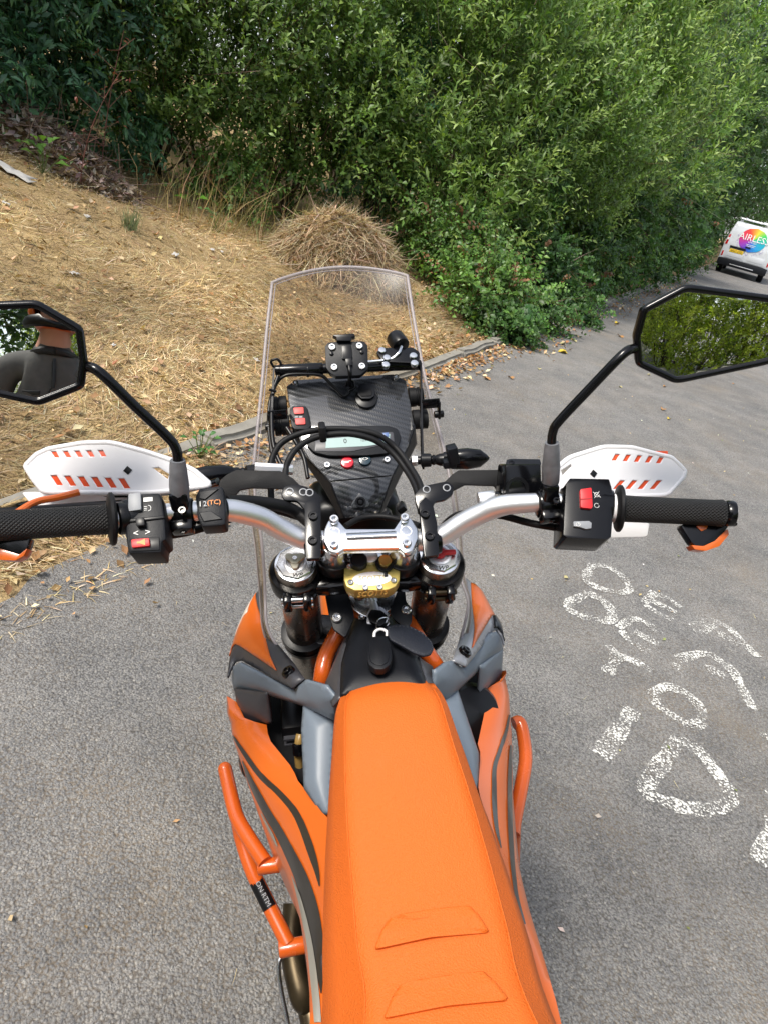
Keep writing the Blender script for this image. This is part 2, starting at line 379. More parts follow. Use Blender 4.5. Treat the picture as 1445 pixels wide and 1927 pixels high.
# kerb of separate concrete stones
CONC = mat('weathered_kerb_concrete', (0.25, 0.235, 0.205), 0.9, spec=0.2, var=0.5, vscale=9, bump=(70, 0.7, 'n'))
kerb = empty('kerb', SN(0, 0)); kerb['kind'] = 'structure'
def stone_mesh(sd):
    r_ = random.Random(sd); bm = bmesh.new(); bmesh.ops.create_cube(bm, size=1.0)
    for v in bm.verts: v.co = Vector((v.co.x*0.895, v.co.y*0.125, v.co.z*0.2))
    bmesh.ops.bevel(bm, geom=bm.edges[:], offset=0.026, segments=3, affect='EDGES')
    bmesh.ops.subdivide_edges(bm, edges=[e for e in bm.edges if abs((e.verts[0].co-e.verts[1].co).x) > 0.5], cuts=14)
    for v in bm.verts: v.co += Vector((0, mnoise.noise(v.co*4+Vector((sd, 0, 0)))*0.014+mnoise.noise(v.co*17+Vector((sd, 3, 0)))*0.004, mnoise.noise(v.co*3.2+Vector((0, sd, 0)))*0.020+mnoise.noise(v.co*15+Vector((0, sd, 5)))*0.005))
    me = bpy.data.meshes.new('kerb_stone'); bm.to_mesh(me); bm.free(); me.polygons.foreach_set('use_smooth', [True]*len(me.polygons)); me.set_sharp_from_angle(angle=0.7); me.materials.append(CONC); return me
SM = [stone_mesh(i*3.7) for i in range(4)]; kang = math.atan2(RA.y, RA.x)
for i in range(-9, 46):
    o = bpy.data.objects.new('kerb_stone', SM[i % 4]); C.objects.link(o); o.parent = kerb
    p = SN(i*0.905+0.3, 0.05+0.008*math.sin(i*2.3), -0.048+0.008*math.sin(i*1.7))-SN(0, 0); o.location = p; o.rotation_euler = (0.06*math.sin(i*2.7), 0.012*math.sin(i*1.3), kang+0.014*math.sin(i*5.1))

# ------------------------------------------------------------------ leaf, blade and twig clouds
def attr_mat(name, rough=0.5, spec=0.4, trans=0.0, tint=(1, 1, 1)):
    mt, t, p, N, L = nodes(name); at = N('Attribute'); at.attribute_name = 'col'; L(at.outputs['Color'], p.inputs['Base Color'])
    p.inputs['Roughness'].default_value = rough; p.inputs['Specular IOR Level'].default_value = spec
    if trans:
        tr = N('BsdfTranslucent'); g = N('Mix'); g.data_type = 'RGBA'; g.blend_type = 'MULTIPLY'; g.inputs[0].default_value = 1; L(at.outputs['Color'], g.inputs[6]); g.inputs[7].default_value = (1.6, 1.7, 0.7, 1); L(g.outputs[2], tr.inputs['Color'])
        mx = N('MixShader'); mx.inputs[0].default_value = trans; L(p.outputs[0], mx.inputs[1]); L(tr.outputs[0], mx.inputs[2]); L(mx.outputs[0], t.nodes['Material Output'].inputs['Surface'])
    return mt
LEAF = attr_mat('leaf', 0.42, 0.45, 0.30); LEAFY = attr_mat('sun_bright_leaf', 0.45, 0.4, 0.55); STRAW = attr_mat('dry_straw', 0.7, 0.25, 0.12); BARK = attr_mat('bark', 0.85, 0.2); DEAD = attr_mat('dead_leaf', 0.75, 0.2, 0.10)  # LEAFY: extra translucency stands in for sunlight missing on the mirrored hedge
def tri_mesh(name, V, F, Cc, mt, parent=None):
    V = np.ascontiguousarray(V.reshape(-1, 3), dtype=np.float32); F = np.ascontiguousarray(F.reshape(-1, 3), dtype=np.int32)
    me = bpy.data.meshes.new(name); me.vertices.add(len(V)); me.vertices.foreach_set('co', V.ravel()); me.loops.add(F.size); me.loops.foreach_set('vertex_index', F.ravel())
    me.polygons.add(len(F)); me.polygons.foreach_set('loop_start', np.arange(0, F.size, 3, dtype=np.int32)); me.polygons.foreach_set('loop_total', np.full(len(F), 3, dtype=np.int32))
    at = me.attributes.new('col', 'FLOAT_COLOR', 'POINT'); c4 = np.ones((len(V), 4), dtype=np.float32); c4[:, :3] = Cc.reshape(-1, 3); at.data.foreach_set('color', c4.ravel())
    me.update(calc_edges=True); return link(name, me, mt, parent)
def nrm(a): return a/np.maximum(np.linalg.norm(a, axis=-1, keepdims=True), 1e-9)
LF = np.array([[0, 2, 3], [0, 3, 1], [3, 2, 4], [3, 4, 1]])
def leaves(P, D, U, Ln, Wd, col, fold=0.22, curl=0.18):
    D = nrm(D); S_ = nrm(np.cross(D, U)); Nn = np.cross(S_, D); Ln = Ln[:, None]; Wd = Wd[:, None]
    v = np.stack([P, P+D*Ln*0.46-S_*Wd*0.5+Nn*Wd*fold, P+D*Ln*0.46+S_*Wd*0.5+Nn*Wd*fold, P+D*Ln*0.52, P+D*Ln-Nn*Ln*curl], 1)
    n = len(P); f = LF[None]+np.arange(n)[:, None, None]*5
    c = np.repeat(col[:, None], 5, 1).copy(); c[:, 3] *= 1.12
    return v, f, c
def blades(P, D, bend, Ln, Wd, col):
    """thin curved strips: P base, D start direction, bend added toward the tip"""
    D = nrm(D); S_ = nrm(np.cross(D, np.array([0.03, 0.02, 1.0]))+rng.normal(0, 0.35, D.shape)); Ln = Ln[:, None]; Wd = Wd[:, None]
    m_ = P+D*Ln*0.5+bend*Ln*0.25; e_ = P+D*Ln+bend*Ln
    v = np.stack([P-S_*Wd*0.5, P+S_*Wd*0.5, m_-S_*Wd*0.4, m_+S_*Wd*0.4, e_], 1); n = len(P)
    f = np.array([[0, 1, 3], [0, 3, 2], [2, 3, 4]])[None]+np.arange(n)[:, None, None]*5
    return v, f, np.repeat(col[:, None], 5, 1)
def twigs(A, E, r, col):
    """three-sided tapering sticks from A to E"""
    D = nrm(E-A); u = nrm(np.cross(D, np.array([0.31, 0.77, 0.2]))); w_ = np.cross(D, u); r = np.broadcast_to(np.asarray(r, float), (len(A),))[:, None]; ring = []
    for base, k in ((A, 1.0), (E, 0.45)):
        for j in range(3): ring.append(base+(u*math.cos(2*PI*j/3)+w_*math.sin(2*PI*j/3))*r*k)
    v = np.stack(ring, 1); f = []
    for j in range(3): q = (j+1) % 3; f += [[j, q, 3+q], [j, 3+q, 3+j]]
    return v, np.array(f)[None]+np.arange(len(A))[:, None, None]*6, np.repeat(col[:, None], 6, 1)
def pal(cols, n, jit=0.15, bright=0.2):
    c = np.array(cols)[rng.integers(0, len(cols), n)]; return np.clip(c*(1+rng.normal(0, bright, (n, 1)))*(1+rng.normal(0, jit*0.4, (n, 3))), 0.004, 0.9)
def cat(parts):
    V, F, Cc, o = [], [], [], 0
    for v, f, c in parts:
        V.append(v.reshape(-1, 3)); F.append(f.reshape(-1, 3)+o); Cc.append(c.reshape(-1, 3)); o += v.shape[0]*v.shape[1]
    return np.concatenate(V), np.concatenate(F), np.concatenate(Cc)
def snp(s, n, z): return np.stack([K0.x+RA.x*s+RN.x*n, K0.y+RA.y*s+RN.y*n, z], -1)

# dead grass over the bank, leaning in tufts
STR = [(0.64, 0.49, 0.28), (0.72, 0.57, 0.36), (0.55, 0.40, 0.21), (0.76, 0.64, 0.44), (0.42, 0.29, 0.15), (0.60, 0.42, 0.22), (0.36, 0.25, 0.14)]
def grass_patch(s0, s1, n0, n1, count, lmin, lmax, flat, cols, wd=(0.0028, 0.0054)):
    s = rng.uniform(s0, s1, count); n = n0+(n1-n0)*rng.uniform(0, 1, count)**1.1; z = hv(s, n)
    ang = 2.2*np.sin(s*1.7+np.sin(n*2.1)*1.3)+1.7*np.cos(n*1.9+s*0.6)+rng.normal(0, 0.9, count)
    tilt = np.clip(rng.normal(flat, 0.22, count), 0.05, 1.45)
    D = np.stack([np.cos(ang)*np.sin(tilt), np.sin(ang)*np.sin(tilt), np.cos(tilt)], -1)
    bend = np.stack([np.cos(ang)*0.25, np.sin(ang)*0.25, -0.18-0.25*rng.uniform(0, 1, count)], -1)+rng.normal(0, 0.10, (count, 3))
    patchy = (0.80+0.35*np.sin(s*2.3+1.0)*np.sin(n*2.9+0.4))[:, None]
    return blades(snp(s, n, z+0.004), D, bend, rng.uniform(lmin, lmax, count), rng.uniform(*wd, count), pal(cols, count)*np.clip(patchy, 0.55, 1.15))
gp = [grass_patch(-6, 6.0, 0.10, 4.6, 88000, 0.05, 0.12, 1.20, STR), grass_patch(-6, 5.5, 0.02, 1.6, 34000, 0.04, 0.10, 1.22, STR), grass_patch(-6, 0.2, -0.30, 0.12, 9000, 0.04, 0.10, 1.36, STR), grass_patch(-6, -1.0, -0.55, -0.25, 1500, 0.03, 0.07, 1.45, STR), grass_patch(-6, 5.5, 0.10, 4.0, 4000, 0.07, 0.15, 0.75, [(0.62, 0.50, 0.27), (0.5, 0.37, 0.16)])]
tag(tri_mesh('dry_grass', *cat(gp), STRAW), 'matted dead yellow grass covering the sloping bank', 'grass', kind='stuff')
# fallen leaves: on the bank, along the gutter
DL = [(0.34, 0.19, 0.09), (0.45, 0.28, 0.14), (0.25, 0.14, 0.07), (0.54, 0.39, 0.24), (0.40, 0.22, 0.11), (0.58, 0.47, 0.32)]
def litter(s, n, z, lo=0.03, hi=0.075, cols=DL):
    k = len(s); an = rng.uniform(0, 2*PI, k); D = np.stack([np.cos(an), np.sin(an), rng.normal(0.05, 0.22, k)], -1); U = np.stack([rng.normal(0, 0.4, k), rng.normal(0, 0.4, k), np.ones(k)], -1)
    ln = rng.uniform(lo, hi, k); return leaves(snp(s, n, z), D, U, ln, ln*rng.uniform(0.5, 0.85, k), pal(cols, k), 0.3, -0.25)
k1 = 3000; s1 = rng.uniform(-4, 5.5, k1); n1 = 4.2*rng.uniform(0, 1, k1)**1.3+0.1
k2 = 1800; s2 = np.concatenate([rng.normal(3.2, 1.2, 900), rng.uniform(4.5, 22, 900)]); n2 = np.where(rng.uniform(0, 1, k2) < 0.8, -0.02-np.abs(rng.normal(0, 0.13, k2)), 0.1+np.abs(rng.normal(0, 0.12, k2))); n2 = np.where((s2 > 4.5), n2*1.5-0.05, n2)
k3 = 800; s3 = rng.uniform(-4, 1.0, k3); n3 = -np.abs(rng.normal(0, 0.24, k3))
lt = [litter(s1, n1, hv(s1, n1)+0.022, 0.015, 0.06, [(0.40, 0.25, 0.13), (0.30, 0.18, 0.09), (0.50, 0.35, 0.20), (0.24, 0.14, 0.07), (0.55, 0.42, 0.27)]), litter(s2, n2, np.where(n2 < 0.1, np.maximum(hv(s2, n2), 0)+0.008, hv(s2, n2)+0.03), 0.025, 0.06), litter(s3, n3, np.maximum(hv(s3, n3), 0)+0.012, 0.02, 0.05)]
tag(tri_mesh('leaf_litter', *cat(lt), DEAD), 'scattered curled brown dead leaves on bank and gutter', 'dead leaves', kind='stuff')

# ------------------------------------------------------------------ shrubs and trees
def shrub(name, label, cat_, s, n, rad, h, species, nspr, group=None, z0=None, lobes=9, leafk=1.0, face=None, spread=1.0, low=0.12, seed=None):
    base = Vector((K0.x+RA.x*s+RN.x*n, K0.y+RA.y*s+RN.y*n, 0)); base.z = (float(hv(np.array([s]), np.array([n]))[0]) if n > 0 else 0.0) if z0 is None else z0
    g = np.random.default_rng(seed if seed is not None else int(abs(s*131+n*977+h*37)))
    root = empty(name, base); tag(root, label, cat_, group)
    toc = np.array((WCAM-base)[:]) if face is None else np.array(face, float); toc[2] = 0; toc = toc/np.linalg.norm(toc)
    # lobes fill a rounded column
    LC, LR = [], []
    for i in range(lobes):
        t = (i+0.5)/lobes; zc = h*(low+(0.88-low)*t); rr = rad*(0.55+0.5*math.sin(PI*min(1, 0.25+0.75*t)))*spread; an = i*2.4+g.uniform(-0.5, 0.5); off = rr*g.uniform(0.25, 0.6)
        c = np.array([math.cos(an)*off, math.sin(an)*off, zc])+toc*rr*0.25
        LC.append(c); LR.append(np.array([rad*g.uniform(0.42, 0.62), rad*g.uniform(0.42, 0.62), h*g.uniform(0.13, 0.2)]))
    LC, LR = np.array(LC), np.array(LR)
    sp = SPEC[species]; pw = g.uniform(0.35, 1.6, lobes); k = g.choice(lobes, nspr*2, p=pw/pw.sum())
    d = nrm(g.normal(0, 1, (nspr*2, 3))); keep = (d @ toc > -0.35); d, k = d[keep][:nspr], k[keep][:nspr]; m_ = len(d)
    depth = g.uniform(0.55, 1.05, (m_, 1))
    P = LC[k]+LR[k]*d*depth
    # shoots leave the surface outwards and upwards
    D = nrm(d*sp['out']+np.array([0, 0, sp['up']])+toc*0.15+g.normal(0, 0.35, (m_, 3))); Ls = g.uniform(*sp['shoot'], m_)*leafk**0.5
    lead = g.uniform(0, 1, m_) < sp.get('lead', 0.0); Ls = np.where(lead, Ls*1.9, Ls); P = np.where(lead[:, None], LC[k]+LR[k]*d*0.95, P); D = np.where(lead[:, None], nrm(D+np.array([0, 0, 0.5])+toc*0.35), D)
    droop = np.array([0, 0, -sp['droop']])
    nl = sp['n']; tt = (np.arange(nl)+0.6)/nl
    px = P[:, None]+D[:, None]*(tt[None, :, None]*Ls[:, None, None])+droop*(tt[None, :, None]**2*Ls[:, None, None])
    side = nrm(np.cross(D, g.normal(0, 1, (m_, 3)))); alt = np.where(np.arange(nl) % 2 == 0, 1.0, -1.0)
    third = np.cross(D, side)
    if sp.get('spiral'):
        ph = np.arange(nl)*2.4; sd_ = side[:, None]*np.cos(ph)[None, :, None]+third[:, None]*np.sin(ph)[None, :, None]
    else: sd_ = side[:, None]*alt[None, :, None]*np.ones((m_, nl, 1))
    LD = nrm(D[:, None]*sp['fwd']+sd_+droop*0.6+g.normal(0, 0.22, (m_, nl, 3)))
    UU = nrm(np.array([0, 0, 0.8])+toc*0.5+g.normal(0, 0.45, (m_, nl, 3)))
    ln = g.uniform(*sp['len'], (m_, nl))*g.uniform(0.6, 1.22, (m_, 1))*leafk*(1-0.45*(tt[None]**3)); wd = ln*g.uniform(*sp['wid'], (m_, nl))
    shade = 1.0
    pc = np.array(sp['pal'])[g.integers(0, len(sp['pal']), m_)]; lobe_tone = g.uniform(0.78, 1.25, lobes)[k]; col = (pc*lobe_tone[:, None])[:, None]*(1+g.normal(0, 0.24, (m_, nl, 1)))*(1+g.normal(0, 0.05, (m_, nl, 3)))
    tipc = np.array(sp.get('tip', pc[0])); tw = (tt[None, :, None]**2)*sp.get('tipw', 0.0)*np.where(lead, 1.0, g.uniform(0, 1, m_)*0.8)[:, None, None]; col = col*(1-tw)+tipc*tw
    if sp.get('dead'):
        dm_ = g.uniform(0, 1, (m_, 1)) < sp['dead']; col = np.where(dm_[:, :, None], np.array([0.24, 0.12, 0.06])*(1+g.normal(0, 0.2, (m_, nl, 1))), col)
    v, f, c = leaves(px.reshape(-1, 3), LD.reshape(-1, 3), UU.reshape(-1, 3), ln.ravel(), wd.ravel(), np.clip(col.reshape(-1, 3), 0.006, 0.8), sp.get('fold', 0.22), sp.get('curl', 0.18))
    tri_mesh('foliage', v.reshape(-1, 3), f, c, LEAFY if species == 'gold' else LEAF, root)['kind'] = 'stuff'
    # trunk, limbs to the lobes, shoot stems
    parts = []; nt_ = 5 if h < 5 else 3
    foot = np.stack([g.normal(0, rad*0.18, nt_), g.normal(0, rad*0.18, nt_), np.full(nt_, -0.12)], -1)
    for q in range(lobes):
        a = foot[q % nt_]; b = LC[q]; mid_ = (a+b)/2+g.normal(0, 0.08*rad, 3)+np.array([0, 0, 0.12*h])*(1 if q % 2 else 0.3); r_ = 0.012+0.010*h*0.4
        parts.append(twigs(np.stack([a, mid_]), np.stack([mid_, b]), np.array([r_, r_*0.5]), pal([(0.10, 0.075, 0.05), (0.16, 0.13, 0.10)], 2)))
    sub = g.permutation(m_)[:int(m_*0.4)]; A = P[sub]-D[sub]*0.12; E = P[sub]+D[sub]*Ls[sub][:, None]*0.95+droop*0.9*Ls[sub][:, None]
    parts.append(twigs(A, E, 0.0028*leafk, pal(sp.get('stem', [(0.10, 0.09, 0.04), (0.14, 0.09, 0.05)]), len(sub))))
    nb = 12; kb = g.integers(0, lobes, nb); db = nrm(g.normal(0, 1, (nb, 3))+toc*1.2+np.array([0, 0, 0.5])); Ab = LC[kb]+LR[kb]*db*0.6; Eb = Ab+nrm(db+g.normal(0, 0.5, (nb, 3)))*g.uniform(0.3, 0.9, (nb, 1))*max(0.5, min(1.5, rad)); Mb = (Ab+Eb)/2+g.normal(0, 0.05, (nb, 3))
    parts.append(twigs(np.concatenate([Ab, Mb]), np.concatenate([Mb, Eb]), np.concatenate([np.full(nb, 0.005), np.full(nb, 0.003)])*max(1, leafk*0.6), pal([(0.30, 0.24, 0.18), (0.22, 0.14, 0.09), (0.36, 0.30, 0.24)], nb*2)))
    tri_mesh('stems', *cat(parts), BARK, root)['kind'] = 'stuff'
    return root
SPEC = {
 'sallow': dict(out=0.6, up=0.85, shoot=(0.30, 0.60), droop=0.05, n=14, fwd=0.95, len=(0.065, 0.11), wid=(0.38, 0.52), pal=[(0.086, 0.156, 0.033), (0.114, 0.197, 0.042), (0.069, 0.132, 0.033), (0.139, 0.228, 0.055)], tip=(0.333, 0.458, 0.125), tipw=0.75, spiral=True, lead=0.12),
 'willow': dict(out=0.65, up=0.60, shoot=(0.35, 0.70), droop=0.10, n=16, fwd=1.1, len=(0.085, 0.14), wid=(0.25, 0.37), pal=[(0.111, 0.194, 0.038), (0.139, 0.235, 0.053), (0.088, 0.164, 0.037)], tip=(0.388, 0.499, 0.139), tipw=0.85, spiral=True, lead=0.17),
 'pinnate': dict(out=0.9, up=0.15, shoot=(0.25, 0.42), droop=0.30, n=13, fwd=0.55, len=(0.085, 0.135), wid=(0.30, 0.40), pal=[(0.044, 0.116, 0.058), (0.058, 0.143, 0.072), (0.034, 0.094, 0.051), (0.072, 0.164, 0.068)], tip=(0.171, 0.325, 0.086), tipw=0.3),
 'bramble': dict(out=0.8, up=0.35, shoot=(0.25, 0.5), droop=0.22, n=11, fwd=0.5, len=(0.05, 0.085), wid=(0.55, 0.8), pal=[(0.088, 0.181, 0.036), (0.118, 0.223, 0.047), (0.060, 0.134, 0.032)], tip=(0.211, 0.352, 0.070), tipw=0.5, dead=0.09, lead=0.06, stem=[(0.234, 0.082, 0.047), (0.164, 0.118, 0.059)]),
 'ivy': dict(out=0.9, up=0.1, shoot=(0.15, 0.35), droop=0.35, n=10, fwd=0.4, len=(0.05, 0.085), wid=(0.7, 0.95), pal=[(0.059, 0.134, 0.032), (0.082, 0.170, 0.042), (0.042, 0.103, 0.031)], tip=(0.152, 0.270, 0.070), tipw=0.4, dead=0.02),
 'woods': dict(out=0.8, up=0.35, shoot=(0.3, 0.6), droop=0.15, n=14, fwd=0.8, len=(0.06, 0.10), wid=(0.38, 0.55), pal=[(0.053, 0.108, 0.029), (0.072, 0.138, 0.036), (0.041, 0.084, 0.026)], tip=(0.144, 0.228, 0.060), tipw=0.5, spiral=True),
 'lime': dict(out=0.7, up=0.1, shoot=(0.3, 0.55), droop=0.45, n=14, fwd=0.9, len=(0.06, 0.10), wid=(0.28, 0.4), pal=[(0.16, 0.25, 0.06), (0.20, 0.30, 0.075)], tip=(0.30, 0.40, 0.10), tipw=0.6, spiral=True),
 'gold': dict(out=0.6, up=0.6, shoot=(0.3, 0.6), droop=0.1, n=15, fwd=0.9, len=(0.06, 0.10), wid=(0.35, 0.5), pal=[(0.220, 0.286, 0.044), (0.286, 0.341, 0.055), (0.165, 0.231, 0.039)], tip=(0.462, 0.484, 0.088), tipw=0.6, spiral=True, lead=0.05),  # palette raised to stand in for direct sun
}
# the thicket, from the bank round to the far end of the lane
shrub('elder_bush', 'dark bluish green pinnate bush behind the brush pile', 'bush', 1.2, 5.0, 1.25, 2.5, 'pinnate', 1500, 'thicket', lobes=11, low=0.0)
shrub('elder_bush', 'dark pinnate bush beside the red stemmed saplings', 'bush', 2.7, 5.0, 1.2, 2.6, 'pinnate', 1500, 'thicket', lobes=11, seed=5, low=0.0)
shrub('elder_bush', 'dark green pinnate bush at the far upper end of the bank', 'bush', -0.4, 5.6, 1.3, 2.4, 'pinnate', 1000, 'thicket', lobes=9, low=0.0)
shrub('sallow_bush', 'upright dull green sallow bush left of the clippings heap', 'bush', 4.1, 4.4, 1.25, 3.4, 'sallow', 2000, 'thicket', lobes=14)
shrub('sallow_bush', 'tall sallow bush rising behind the clippings heap', 'bush', 5.6, 3.7, 1.3, 3.8, 'sallow', 2000, 'thicket', lobes=14)
shrub('elder_bush', 'dark leaved elder growing between the sallow and the willow', 'bush', 6.3, 2.9, 0.75, 2.7, 'pinnate', 420, 'thicket', lobes=9)
shrub('climbing_ivy', 'dark ivy climbing the middle of the willow thicket', 'ivy', 7.4, 1.15, 0.5, 2.3, 'ivy', 520, 'thicket', lobes=9)
shrub('willow_bush', 'lime green drooping spray above the clippings heap', 'bush', 5.75, 2.45, 0.42, 2.1, 'lime', 150, 'thicket', lobes=5, low=0.5)
shrub('bramble', 'low tangled bramble at the foot of the sallow', 'bramble', 4.2, 3.5, 0.45, 0.5, 'bramble', 160, 'thicket', lobes=7)
shrub('bramble', 'bramble mound with reddish dead sprays right of the clippings heap', 'bramble', 6.15, 1.5, 0.85, 1.0, 'bramble', 700, 'thicket', lobes=9)
shrub('bramble', 'leafy bramble spilling over the kerb at the end of the clearing', 'bramble', 5.35, 0.55, 0.6, 0.65, 'bramble', 480, 'thicket', lobes=8)
shrub('willow_bush', 'pale tipped willow bush leaning out over the bramble', 'bush', 6.9, 2.1, 1.35, 4.3, 'willow', 1700, 'thicket', lobes=15)
shrub('willow_bush', 'long shooted willow bush beside the lane', 'bush', 8.3, 1.25, 1.15, 3.6, 'sallow', 1700, 'thicket', lobes=14)
shrub('ivy_mass', 'low ivy and weeds along the near kerb under the willows', 'ivy', 7.3, 0.55, 0.65, 0.95, 'ivy', 800, 'thicket', lobes=8)
shrub('ivy_mass', 'ivy skirt hanging to the kerb midway to the van', 'ivy', 9.2, 0.55, 0.7, 1.3, 'ivy', 800, 'thicket', lobes=8)
shrub('willow_bush', 'broad willow overhanging the lane before the van', 'bush', 10.3, 1.5, 1.5, 5.0, 'willow', 1700, 'thicket', lobes=15, leafk=1.15)
shrub('ivy_mass', 'ivy skirt at the hollow before the van', 'ivy', 11.6, 0.6, 0.85, 1.7, 'ivy', 800, 'thicket', lobes=8, leafk=1.15)
shrub('willow_tree', 'willow tree above the hollow in the hedge', 'tree', 13.0, 1.7, 1.8, 5.9, 'willow', 1500, 'thicket', lobes=14, leafk=1.4)
shrub('ivy_mass', 'ivy covered hedge foot a little short of the van', 'ivy', 14.5, 0.7, 1.1, 2.2, 'ivy', 900, 'thicket', lobes=9, leafk=1.4)
shrub('ivy_mass', 'low ivy on the verge just before the parked van', 'ivy', 26.5, 1.0, 1.0, 1.9, 'ivy', 500, 'thicket', lobes=8, leafk=2.0)
shrub('ivy_mass', 'low ivy on the verge alongside the parked van', 'ivy', 30.0, 1.2, 1.1, 2.0, 'ivy', 500, 'thicket', lobes=8, leafk=2.2)
for s, n, r_, h, l in ((5.0, 0.12, 0.42, 0.34, 'ivy trailing over the last visible kerb stones'), (6.2, 0.10, 0.5, 0.42, 'weeds hiding the kerb below the bramble'), (7.6, 0.08, 0.5, 0.45, 'weeds hiding the kerb below the willow')):
    shrub('kerb_weeds', l, 'weeds', s, n, r_, h, 'ivy', 300, 'thicket', lobes=6, low=0.0, leafk=0.9)
far = [(16.5, 1.9, 2.1, 6.6, 'woods'), (18.6, 0.9, 1.4, 2.8, 'ivy'), (20.6, 1.9, 2.3, 7.2, 'willow'), (23.5, 1.0, 1.6, 3.4, 'ivy'), (25.5, 3.0, 2.5, 7.6, 'woods'), (29.5, 3.0, 2.0, 5.0, 'ivy'), (32.0, 3.4, 2.8, 8.8, 'woods'), (37.0, 2.6, 2.4, 8.0, 'woods'), (42.0, 2.2, 3.0, 10.5, 'woods'), (49.0, 2.2, 3.2, 11.5, 'woods'), (57.0, 1.6, 3.5, 12, 'woods'), (65.0, 0.0, 4.0, 14.0, 'woods'), (68.0, -6.0, 4.5, 14.0, 'woods')]
words = ['first', 'second', 'third', 'fourth', 'fifth', 'sixth', 'seventh', 'eighth', 'ninth', 'tenth', 'eleventh', 'twelfth', 'last']
for i, (s, n, r_, h, spc) in enumerate(far):
    shrub('hedge_tree' if h > 5 else 'hedge_bush', 'hedge %s lining the far stretch of the lane, %s one counted from the hollow' % ('tree' if h > 5 else 'bush', words[i]), 'tree' if h > 5 else 'bush', s, n, r_, h, spc, 750 if i < 6 else 480, 'far hedge', lobes=12, leafk=1.9 if i < 6 else 4.0)
back = [(2.0, 8.5, 2.2, 4.2, 'pinnate'), (5.2, 6.6, 2.0, 5.0, 'sallow'), (8.6, 4.6, 2.1, 6.0, 'willow'), (12.5, 4.8, 2.4, 7.5, 'sallow'), (17.5, 5.0, 3.0, 9.5, 'willow'), (24.0, 5.6, 3.4, 12.0, 'sallow'), (33.0, 7.0, 4.2, 15.0, 'willow'), (-2.5, 8.0, 2.2, 3.6, 'pinnate')]
bw = ['elder', 'sallow', 'willow', 'tall sallow', 'tall willow', 'lofty sallow', 'loftiest willow', 'low elder']
for i, (s, n, r_, h, spc) in enumerate(back):
    shrub('background_tree', '%s standing behind the front row of the thicket' % bw[i], 'tree', s, n, r_, h, spc, 470, 'thicket', lobes=14, leafk=2.1)
for i, (s, n, h) in enumerate([(22, 7.5, 13), (29, 6.5, 15), (38, 6.0, 17), (47, 6.0, 19), (56, 6.0, 20), (72, -2.0, 22)]):
    shrub('wood_tree', 'tall dense tree of the wood closing the lane, %s one along' % words[i], 'tree', s, n, 4.2, h, 'woods', 520, 'wood behind the hedge', lobes=18, leafk=6.6)
# hedge across the lane, behind the camera: what the mirrors look at
for i, (s, n, h) in enumerate([(0.4, -9.6, 4.6), (-1.8, -9.4, 4.8), (-4.0, -9.2, 5.0), (-6.2, -9.5, 5.2), (-8.5, -9.2, 5.0), (-11.0, -9.6, 5.2), (-13.5, -9.8, 5.2)]):
    shrub('yellow_green_bush', 'yellow green bush across the lane, seen only in the mirrors, %s one along' % words[i], 'bush', s, n, 1.9, h, 'gold', 880, 'hedge across the lane', lobes=20, leafk=1.45)
for i, (s, n, h) in enumerate([(-1.0, -13.0, 8.0), (-5.0, -13.0, 8.5), (-9.0, -13.0, 8.0), (-13.0, -13.0, 8.5)]):
    shrub('tall_tree', 'tall tree behind the hedge across the lane, %s one along' % words[i], 'tree', s, n, 2.8, h, 'woods', 420, 'trees across the lane', lobes=18, leafk=3.6)

for i, (s, n) in enumerate([(-12.0, -4.5), (-13.0, -0.5), (-12.5, 3.5), (-10.0, 7.0)]):
    shrub('roadside_tree', 'tree closing the lane behind the rider, seen only in the mirrors, %s one along' % words[i], 'tree', s, n, 2.6, 8.0, 'woods', 560, 'trees behind the rider', lobes=20, leafk=4.0)
# ------------------------------------------------------------------ heaps, weeds, litter
def heap(name, label, ctr, rx, ry, h, cover, mt):
    o = empty(name, ctr); tag(o, label, 'heap'); bm = bmesh.new(); n, m_ = 40, 12; rings = []
    for j in range(m_+1):
        f_ = j/m_; zz = h*(1-f_**2.2); rings.append([bm.verts.new((rx*f_*math.cos(2*PI*k/n), ry*f_*math.sin(2*PI*k/n), zz*(1+0.22*mnoise.noise(Vector((math.cos(2*PI*k/n)*f_*3, math.sin(2*PI*k/n)*f_*3, h))))-0.12)) for k in range(n)])
    for a, b in zip(rings, rings[1:]):
        for k in range(n): bm.faces.new((a[k], a[(k+1) % n], b[(k+1) % n], b[k])) if a is not rings[0] or True else None
    for v in bm.verts:
        w_ = Vector(ctr)+v.co; s_, n_ = toSN(w_); v.co.z += hgt(s_, n_)-ctr.z
    obj('mound', bm, SOIL, o, 1.5); return o
def drape(P, ctr):
    wx, wy = P[:, 0]+ctr.x-K0.x, P[:, 1]+ctr.y-K0.y; s_ = wx*RA.x+wy*RA.y; n_ = wx*RN.x+wy*RN.y; P[:, 2] += hv(s_, n_)-ctr.z; return P
pc = T(640, 524); pc.z -= 0.03
hp = heap('clippings_heap', 'rounded heap of dry straw and clippings at the edge of the bank', pc, 0.80, 0.66, 0.70, None, None)
def dome_pts(k, rx, ry, h):
    f_ = np.sqrt(rng.uniform(0, 1.1, k)); an = rng.uniform(0, 2*PI, k); return np.stack([rx*f_*np.cos(an), ry*f_*np.sin(an), h*(1-np.clip(f_, 0, 1)**2.2)-0.10+rng.uniform(-0.03, 0.05, k)], -1), f_, an
k = 15000; P, f_, an = dome_pts(k, 0.80, 0.66, 0.70); ta = rng.uniform(0, 2*PI, k); D = np.stack([np.cos(ta), np.sin(ta), -0.85*f_*(np.cos(ta-an))+rng.normal(0, 0.12, k)], -1); P = drape(P, pc)
